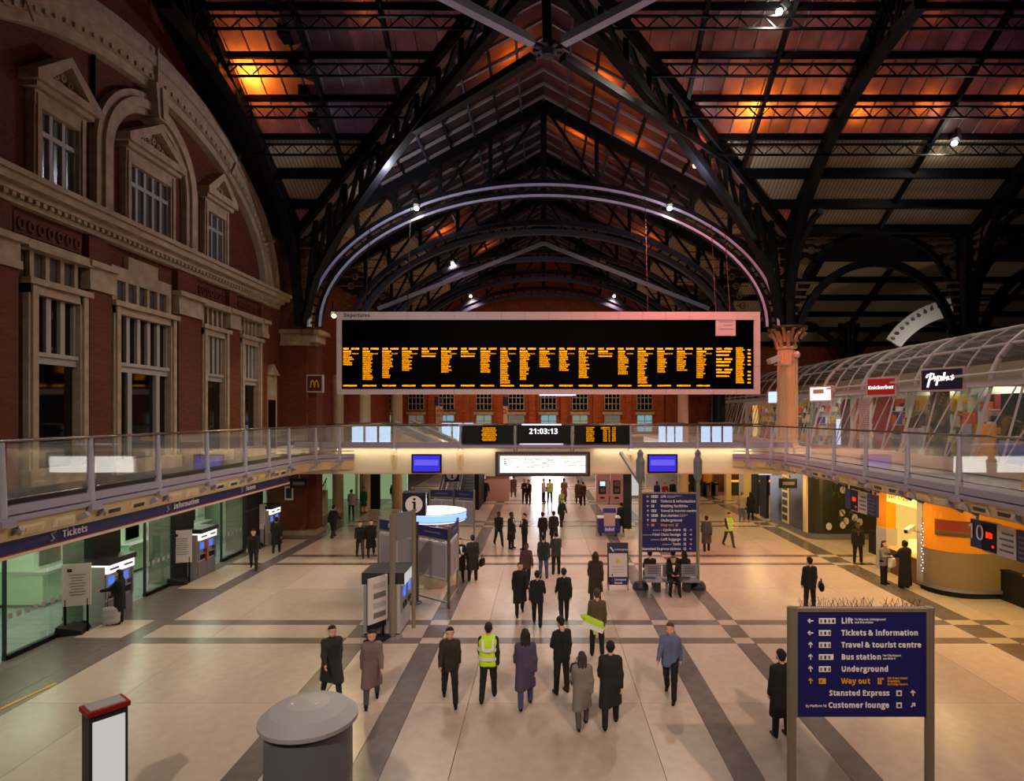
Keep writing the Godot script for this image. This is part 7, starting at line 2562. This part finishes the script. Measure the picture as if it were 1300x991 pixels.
const POSES := {
	"stand": {"spread": 4.0, "arm_l": 3.0, "arm_r": 3.0},
	"read": {"spread": 4.5, "arm_l": 12.0, "elbow_l": 95.0, "in_l": 30.0, "arm_r": 0.0, "nod": 22.0},
	"phone": {"spread": 3.0, "arm_l": 18.0, "elbow_l": 125.0, "in_l": 10.0},
	"fold": {"spread": 3.0, "arm_l": 18.0, "elbow_l": 85.0, "in_l": 45.0, "arm_r": 18.0, "elbow_r": 85.0, "in_r": 45.0},
	"stride": {"thigh_l": 24.0, "knee_l": 8.0, "thigh_r": -18.0, "knee_r": 14.0, "arm_l": -22.0, "arm_r": 26.0, "elbow_r": 28.0, "lean": 3.0},
	"step": {"thigh_l": -12.0, "knee_l": 22.0, "thigh_r": 16.0, "knee_r": 6.0, "arm_l": 18.0, "elbow_l": 26.0, "arm_r": -14.0, "lean": 2.0},
	"reach": {"spread": 3.0, "arm_l": 42.0, "elbow_l": 40.0, "arm_r": 20.0, "elbow_r": 30.0},
	"sit": {"thigh_l": 84.0, "knee_l": 84.0, "thigh_r": 80.0, "knee_r": 88.0, "arm_l": 26.0, "elbow_l": 58.0, "in_l": 30.0, "arm_r": 26.0, "elbow_r": 58.0, "in_r": 30.0, "lean": 8.0, "spread": 7.0, "sit": true, "nod": 6.0},
}

func cloth(c: Color) -> Material:
	var key := "cloth" + c.to_html()
	if not M.has(key):
		var m := mat(key, c, 0.85)
		m.rim_enabled = true
		m.rim = 0.15
	return M[key]

func person(p: Vector3, face: float, tall: float, pose: String, wear: Array, label: String, extra := []) -> void:
	# wear: [upper garment, colour, lower garment, colour, hair, hair colour, skin]
	var t := thing("person", label, "person", p)
	var sc := tall / 1.75
	var put := func(called: String, what: String, m: Material) -> void:
		var o := MeshInstance3D.new()
		o.name = called
		o.mesh = shape(pose, POSES[pose], what)
		o.material_override = m
		t.add_child(o, true)
		o.transform = Transform3D(Basis().scaled(Vector3.ONE * sc), Vector3.ZERO)
	put.call("body", "body", M[wear[6]])
	put.call(wear[0], wear[0], cloth(wear[1]))
	if wear[0] != "robe": put.call(wear[2], wear[2], cloth(wear[3]))
	put.call("shoes", "shoes", M.black)
	put.call("hair", wear[4], cloth(wear[5]))
	put.call("eyes", "eyes", M.black)
	if "vest" in extra:
		put.call("safety_vest", "vest", cloth(Color(0.72, 0.90, 0.10)))
		put.call("reflective_band", "band", M.white)
	if "collar" in extra: put.call("shirt_front", "collar", M.white)
	if "red_tie" in extra: put.call("tie", "collar", M.dark_red)
	t.rotation.y = deg_to_rad(face)

func bag(called: String, label: String, p: Vector3, turn: float, s: Vector3, m: Material, category := "bag") -> void: # soft box with a strap handle
	var t := thing(called, label, category, p)
	var mb := MB.new()
	var h := s / 2
	mb.add(nets([[Vector3(-h.x * 0.7, -h.y * 0.6, 0), Vector3(h.x * 0.7, -h.y * 0.6, 0), h.z, h.z], [Vector3(-h.x * 0.65, h.y * 0.5, 0), Vector3(h.x * 0.65, h.y * 0.5, 0), h.z * 0.8, h.z * 0.8], [Vector3(-h.x * 0.7, 0, 0), Vector3(h.x * 0.7, 0, 0), h.z, h.z]], 0.02, 0.08), Transform3D(turned(turn), p))
	part(t, "shell", mb, m)
	mb = MB.new()
	var b := turned(turn)
	mb.tube([p + b * Vector3(-h.x * 0.4, h.y * 0.7, 0), p + b * Vector3(-h.x * 0.3, h.y + 0.09, 0), p + b * Vector3(h.x * 0.3, h.y + 0.09, 0), p + b * Vector3(h.x * 0.4, h.y * 0.7, 0)], 0.014, 0.014, 6)
	part(t, "handle", mb, M.black)

func people() -> void:
	var dark := Color(0.045, 0.045, 0.055); var navy := Color(0.06, 0.065, 0.11); var grey := Color(0.22, 0.21, 0.22); var jeans := Color(0.26, 0.30, 0.38); var brown := Color(0.12, 0.08, 0.06); var black := Color(0.03, 0.03, 0.03)
	var pale := "skin_pale"; var deep := "skin_dark"
	# near row
	person(F(713, 880), 205, 1.77, "read", ["jacket", dark, "trousers", dark, "hair", black, pale], "man in a dark suit standing in the middle foreground with his head bowed")
	bag("briefcase", "black briefcase hanging at the side of the man in the dark suit", F(731, 880) + Vector3(0.06, 0.62, 0.05), 15, Vector3(0.36, 0.3, 0.14), M.black, "briefcase")
	person(F(620, 888), 180, 1.75, "step", ["jacket", dark, "trousers", dark, "hair", brown, pale], "person in a yellow-green reflective vest walking away in the left middle foreground", ["vest"])
	person(F(571, 890), 10, 1.74, "stride", ["jacket", Color(0.16, 0.13, 0.12), "trousers", dark, "hair", brown, pale], "walker in brown and black left of the reflective vest, one arm swinging")
	person(F(421, 886), 30, 1.72, "stride", ["coat", Color(0.14, 0.14, 0.13), "trousers", Color(0.1, 0.1, 0.12), "hair", brown, pale], "walker in a long dark coat in the left foreground below the grey machines")
	person(F(472, 893), 15, 1.68, "step", ["coat", Color(0.44, 0.36, 0.36), "trousers", Color(0.3, 0.28, 0.33), "long_hair", brown, pale], "woman in a dusty pink coat beside the walker in the long dark coat")
	person(F(667, 897), 185, 1.72, "step", ["coat", Color(0.26, 0.23, 0.33), "trousers", Color(0.22, 0.25, 0.40), "long_hair", brown, pale], "woman in a violet coat and blue trousers left of the suited man with the briefcase")
	person(F(758, 832), 178, 1.78, "stand", ["jacket", Color(0.30, 0.26, 0.17), "trousers", black, "hair", Color(0.25, 0.2, 0.15), pale], "officer in an olive jumper behind a sweep of yellow-green, right of the suited man")
	var sp := F(754, 830) + Vector3(-0.04, 0.9, 0.2)
	var sj := thing("safety_jacket", "yellow-green and white safety jacket held at the hip of the officer in the olive jumper", "jacket", sp)
	var jm := MB.new()
	jm.add(nets([[Vector3(-0.26, 0.2, 0), Vector3(0.2, 0.0, 0.02), 0.07, 0.085], [Vector3(-0.2, 0.06, 0), Vector3(0.24, -0.12, 0.02), 0.06, 0.07], [Vector3(0.02, 0.05, 0.02), Vector3(0.05, -0.25, 0.02), 0.07, 0.05]], 0.018, 0.05), Transform3D(Basis(), sp))
	part(sj, "shell", jm, cloth(Color(0.70, 0.84, 0.22)))
	jm = MB.new()
	jm.chain([sp + Vector3(-0.28, 0.02, 0.06), sp + Vector3(-0.05, -0.06, 0.09), sp + Vector3(0.25, -0.18, 0.08)], 0.06, 0.12, Vector3(0.3, 1, 0))
	part(sj, "reflective_band", jm, M.white)
	person(F(775, 921), 176, 1.76, "step", ["coat", Color(0.09, 0.085, 0.08), "trousers", black, "hair", black, pale], "person in a heavy dark coat walking away at the bottom, right of the suited man")
	person(F(739, 922), 184, 1.55, "step", ["coat", Color(0.45, 0.42, 0.40), "trousers", Color(0.3, 0.28, 0.27), "long_hair", Color(0.2, 0.18, 0.16), pale], "shorter person in a pale grey coat at the bottom between two dark figures")
	person(F(851, 884), 340, 1.76, "stride", ["jacket", Color(0.34, 0.38, 0.52), "trousers", black, "hair", Color(0.3, 0.2, 0.12), pale], "walker in a pale blue shirt and black trousers in the right foreground")
	person(F(992, 935), 190, 1.74, "stand", ["coat", black, "trousers", black, "hair", black, pale], "person in black partly hidden behind the near direction sign")
	# second row
	person(F(660, 780), 10, 1.72, "step", ["coat", black, "trousers", black, "hair", black, pale], "dark figure in black in the middle, left one of the close pair")
	person(F(682, 793), 176, 1.7, "stride", ["jacket", Color(0.06, 0.055, 0.055), "trousers", black, "hair", black, pale], "dark figure in black in the middle, right one of the close pair")
	person(F(716, 790), 188, 1.7, "step", ["jacket", Color(0.05, 0.045, 0.045), "trousers", black, "hair", brown, pale], "dark short-jacketed figure just right of the close dark pair")
	person(F(756, 768), 175, 1.82, "step", ["coat", Color(0.20, 0.13, 0.08), "trousers", Color(0.12, 0.12, 0.08), "long_hair", Color(0.2, 0.12, 0.07), pale], "tall figure in a mottled brown coat left of the pavement sign")
	person(F(690, 734), 172, 1.72, "stand", ["jacket", Color(0.13, 0.15, 0.12), "trousers", jeans, "hair", black, pale], "man in a dark green jacket and blue jeans with his back turned")
	person(F(706, 729), 195, 1.74, "fold", ["jacket", Color(0.20, 0.19, 0.19), "trousers", dark, "hair", brown, pale], "person in a striped grey jumper right beside the man in jeans")
	person(F(668, 745), 8, 1.68, "step", ["jacket", Color(0.30, 0.17, 0.18), "trousers", dark, "hair", black, deep], "person in a dull plum top walking towards us left of the man in jeans")
	person(F(600, 737), 200, 1.78, "stand", ["coat", Color(0.12, 0.11, 0.06), "trousers", black, "hair", black, pale], "man in a dark olive overcoat standing at the right of the notice boards")
	bag("shoulder_bag", "black shoulder bag at the side of the man in the olive overcoat", F(611, 737) + Vector3(0.03, 0.75, 0), 70, Vector3(0.34, 0.36, 0.14), M.black)
	person(F(584, 737), 25, 1.66, "fold", ["coat", black, "trousers", black, "long_hair", Color(0.16, 0.12, 0.1), pale], "woman in a black coat and white scarf at the end of the notice boards", ["collar"])
	person(F(633, 692), 20, 1.72, "stride", ["jacket", black, "trousers", black, "hair", black, deep], "slim man in black at the left of the group in mid-distance")
	person(F(649, 696), 60, 1.76, "stand", ["coat", black, "trousers", black, "hair", black, deep], "man in a black suit and white collar turned to the right in mid-distance", ["collar"])
	person(F(666, 698), 300, 1.76, "fold", ["jacket", black, "trousers", black, "hair", black, pale], "man in black with folded arms facing the man in the white collar", ["collar"])
	person(F(689, 692), 184, 1.66, "step", ["jacket", dark, "trousers", navy, "hair", black, pale], "small dark walker on the bright streak of floor, left one of two")
	person(F(703, 690), 176, 1.68, "stride", ["coat", Color(0.1, 0.1, 0.09), "trousers", dark, "hair", brown, pale], "small dark walker on the bright streak of floor, right one of two")
	person(F(713, 668), 20, 1.62, "step", ["jacket", Color(0.10, 0.09, 0.10), "trousers", Color(0.22, 0.06, 0.06), "long_hair", brown, pale], "person with dark red trousers in front of the distant reflective vest")
	# far group under the map
	person(F(636, 632), 180, 1.74, "stand", ["jacket", Color(0.52, 0.56, 0.44), "trousers", black, "hair", brown, pale], "far person in a pale green shirt and black trousers under the lit map")
	person(F(652, 631), 175, 1.7, "step", ["coat", Color(0.36, 0.28, 0.24), "trousers", grey, "hair", brown, pale], "far person in a dull brown coat beside the pale green shirt")
	person(F(666, 639), 5, 1.78, "fold", ["jacket", Color(0.06, 0.08, 0.16), "trousers", black, "hair", Color(0.3, 0.2, 0.12), pale], "far officer in a navy top, left one of the close pair under the map")
	person(F(671, 640), 330, 1.78, "stand", ["jacket", Color(0.05, 0.05, 0.06), "trousers", black, "hair", black, pale], "far officer in black, right one of the close pair under the map", ["collar"])
	person(F(690, 637), 60, 1.76, "stand", ["jacket", Color(0.75, 0.68, 0.70), "trousers", navy, "hair", brown, pale], "far person in a pink-white shirt facing the reflective vest under the map")
	person(F(698, 639), 186, 1.82, "stand", ["jacket", Color(0.1, 0.12, 0.08), "trousers", navy, "hair", black, pale], "far officer in a yellow-green vest with broad white bands under the map", ["vest"])
	person(F(716, 638), 175, 1.8, "fold", ["coat", Color(0.46, 0.36, 0.26), "trousers", black, "hair", brown, pale], "far person in a long beige coat right of the officer's vest")
	person(F(713, 652), 10, 1.6, "step", ["jacket", Color(0.3, 0.3, 0.2), "trousers", grey, "hair", Color(0.3, 0.26, 0.2), pale], "far shorter person in a yellowish vest in front of the beige coat", ["vest"])
	person(F(734, 639), 180, 1.7, "stand", ["coat", Color(0.34, 0.22, 0.18), "trousers", grey, "hair", brown, pale], "far person in a russet coat left of the cash machines")
	person(F(740, 642), 190, 1.72, "stand", ["jacket", Color(0.28, 0.2, 0.08), "trousers", black, "hair", black, pale], "far person in a mustard-brown top just left of the cash machines")
	person(F(789, 676), 182, 1.65, "stand", ["coat", black, "trousers", black, "hair", black, pale], "person in black behind the blue promotional cart")
	# bench
	person(V(4.02, 0, 22.98), 180, 1.72, "sit", ["jacket", black, "trousers", black, "hair", black, pale], "seated person in black with the back to us, left end of the bench")
	person(V(4.9, 0, 22.98), 180, 1.76, "sit", ["jacket", dark, "trousers", black, "hair", black, deep], "seated person in black with the back to us, middle of the bench")
	person(V(5.32, 0, 22.98), 180, 1.7, "sit", ["jacket", Color(0.07, 0.05, 0.05), "trousers", black, "long_hair", Color(0.12, 0.06, 0.04), pale], "seated woman with dark hair and her back to us, right end of the bench")
	person(V(4.72, 0, 22.32), 0, 1.74, "sit", ["jacket", dark, "trousers", black, "hair", Color(0.35, 0.3, 0.26), pale], "grey-haired man in a dark suit sitting on the bench facing us", ["collar"])
	# right side
	person(F(1028, 776), 183, 1.78, "stand", ["jacket", dark, "trousers", dark, "hair", black, pale], "man in a dark suit with his back to us, standing above the near direction sign")
	bag("laptop_bag", "black laptop bag at the right hip of the man standing above the near direction sign", F(1040, 776) + Vector3(0.05, 0.86, 0.03), 75, Vector3(0.4, 0.3, 0.14), M.black)
	person(F(1089, 715), 340, 1.78, "stand", ["jacket", dark, "trousers", black, "hair", black, deep], "man in a black suit and red tie facing us by the right-hand kiosks", ["red_tie"])
	person(F(1122, 741), 30, 1.66, "fold", ["jacket", Color(0.44, 0.42, 0.40), "trousers", black, "long_hair", Color(0.22, 0.13, 0.08), pale], "woman in a grey jacket with a white bag in front of the lit serving hatch")
	bag("carrier_bag", "white carrier bag held by the woman in the grey jacket at the serving hatch", F(1128, 741) + Vector3(0.06, 0.86, 0.12), 30, Vector3(0.34, 0.42, 0.16), M.white)
	person(F(1149, 746), 195, 1.76, "reach", ["robe", black, "trousers", black, "hair", black, deep], "customer in a long black coat leaning to the lit serving hatch")
	person(F(1133, 722), 80, 1.64, "stand", ["jacket", Color(0.26, 0.08, 0.05), "trousers", dark, "long_hair", Color(0.3, 0.12, 0.06), pale], "woman with reddish hair between two customers at the serving hatch")
	person(V(15.9, 0, 24.2), 270, 1.72, "reach", ["jacket", Color(0.5, 0.3, 0.12), "trousers", black, "hair", black, deep], "server in a tan top behind the counter of the lit serving hatch")
	person(F(942, 660), 176, 1.76, "stand", ["jacket", Color(0.60, 0.55, 0.46), "trousers", Color(0.34, 0.36, 0.40), "hair", Color(0.4, 0.36, 0.3), pale], "person in a cream jacket and grey trousers before the cafe gates")
	person(F(953, 659), 184, 1.68, "stand", ["coat", black, "trousers", black, "long_hair", black, pale], "woman in a dark knee-length coat beside the cream jacket before the cafe gates")
	person(F(897, 700), 170, 1.7, "step", ["coat", Color(0.30, 0.26, 0.27), "trousers", Color(0.1, 0.1, 0.12), "hair", brown, pale], "walker in a grey-brown coat right of the farther direction sign")
	person(F(925, 693), 10, 1.72, "stride", ["jacket", Color(0.2, 0.16, 0.14), "trousers", grey, "hair", brown, pale], "walker in a yellow-green vest passing in front of the cafe", ["vest"])
	# left side
	person(F(152, 791), 285, 1.66, "reach", ["coat", black, "trousers", black, "long_hair", Color(0.10, 0.05, 0.03), pale], "woman in a black coat using the nearest ticket machines")
	suitcase()
	person(F(322, 722), 20, 1.72, "stride", ["jacket", Color(0.05, 0.05, 0.045), "trousers", Color(0.08, 0.08, 0.08), "hair", black, pale], "dark walker passing the farthest ticket machines, left one of two")
	person(F(351, 702), 200, 1.7, "step", ["coat", black, "trousers", black, "hair", black, pale], "dark walker passing the brick pier, right one of two")
	person(F(462, 651), 355, 1.7, "stand", ["jacket", Color(0.03, 0.42, 0.2), "skirt", Color(0.03, 0.40, 0.2), "hair", black, pale], "person in a bright green top and green apron under the left end of the bridge")
	person(F(423, 682), 165, 1.74, "stride", ["coat", Color(0.035, 0.035, 0.03), "trousers", Color(0.2, 0.17, 0.12), "hair", black, pale], "large dark blurred walker left of the person in green")
	person(F(446, 655), 180, 1.7, "stand", ["jacket", Color(0.72, 0.66, 0.68), "trousers", black, "hair", brown, pale], "person in a pale pink shirt by the dark door beyond the bridge")
	person(F(457, 707), 20, 1.7, "stride", ["jacket", black, "trousers", Color(0.2, 0.16, 0.12), "hair", black, pale], "dark walker left of the notice boards, left one of two")
	person(F(471, 706), 15, 1.7, "step", ["coat", black, "trousers", Color(0.18, 0.14, 0.1), "hair", black, pale], "dark walker left of the notice boards, right one of two")
	person(F(500, 640), 170, 1.74, "stride", ["coat", Color(0.06, 0.05, 0.03), "trousers", black, "hair", black, pale], "far dark walker between the person in green and the escalator")
	person(F(523, 648), 10, 1.7, "stand", ["jacket", Color(0.3, 0.05, 0.05), "trousers", dark, "hair", Color(0.2, 0.08, 0.05), pale], "person in a dark red top at the foot of the escalator")
	person(F(546, 652), 200, 1.6, "stand", ["jacket", Color(0.16, 0.1, 0.07), "trousers", dark, "long_hair", Color(0.3, 0.16, 0.08), pale], "person with brown hair above the nearer information cube")
	person(V(-4.35, 0, 46.0), 330, 1.72, "stride", ["coat", black, "trousers", dark, "hair", black, pale], "dark walker beside the pink stone parapet of the escalator")
	# people behind the far direction sign
	var tones := [Color(0.12, 0.14, 0.40), Color(0.6, 0.08, 0.14), Color(0.05, 0.04, 0.04), Color(0.35, 0.22, 0.12), Color(0.2, 0.12, 0.08)]
	var seen := ["blue", "red", "black", "tan", "brown"]
	for i in 5:
		person(F(834 + i * 10, 640 + (i % 2) * 3), 10 - i * 5, 1.66 + 0.04 * (i % 3), "fold" if i % 2 else "stand", ["jacket", tones[i], "trousers", dark, "hair", black if i % 2 else brown, pale if i % 3 else deep], "person in a %s top in the row waiting behind the farther direction sign" % seen[i])

func suitcase() -> void:
	var p := F(141, 794)
	var t := thing("suitcase", "pale grey wheeled suitcase standing behind the woman at the ticket machine", "suitcase", p)
	var bb := turned(25)
	var mb := MB.new()
	mb.add(nets([[Vector3(-0.13, 0.12, 0), Vector3(0.13, 0.12, 0), 0.11, 0.11], [Vector3(-0.13, 0.46, 0), Vector3(0.13, 0.46, 0), 0.1, 0.1], [Vector3(-0.13, 0.3, 0), Vector3(0.13, 0.3, 0), 0.12, 0.12]], 0.02, 0.1), Transform3D(bb, p + Vector3(0, 0.03, 0)))
	part(t, "shell", mb, M.pale_grey)
	mb = MB.new()
	mb.tube([p + bb * Vector3(-0.1, 0.55, -0.06), p + bb * Vector3(-0.1, 0.85, -0.06), p + bb * Vector3(0.1, 0.85, -0.06), p + bb * Vector3(0.1, 0.55, -0.06)], 0.012, 0.012, 6)
	part(t, "handle", mb, M.black)
	for x in [-0.12, 0.12]:
		mb = MB.new()
		mb.lathe(p + bb * Vector3(x, 0.03, -0.04), [[0, -0.03], [0.03, -0.015], [0.03, 0.015], [0, 0.03]], 8)
		part(t, "wheel", mb, M.black)
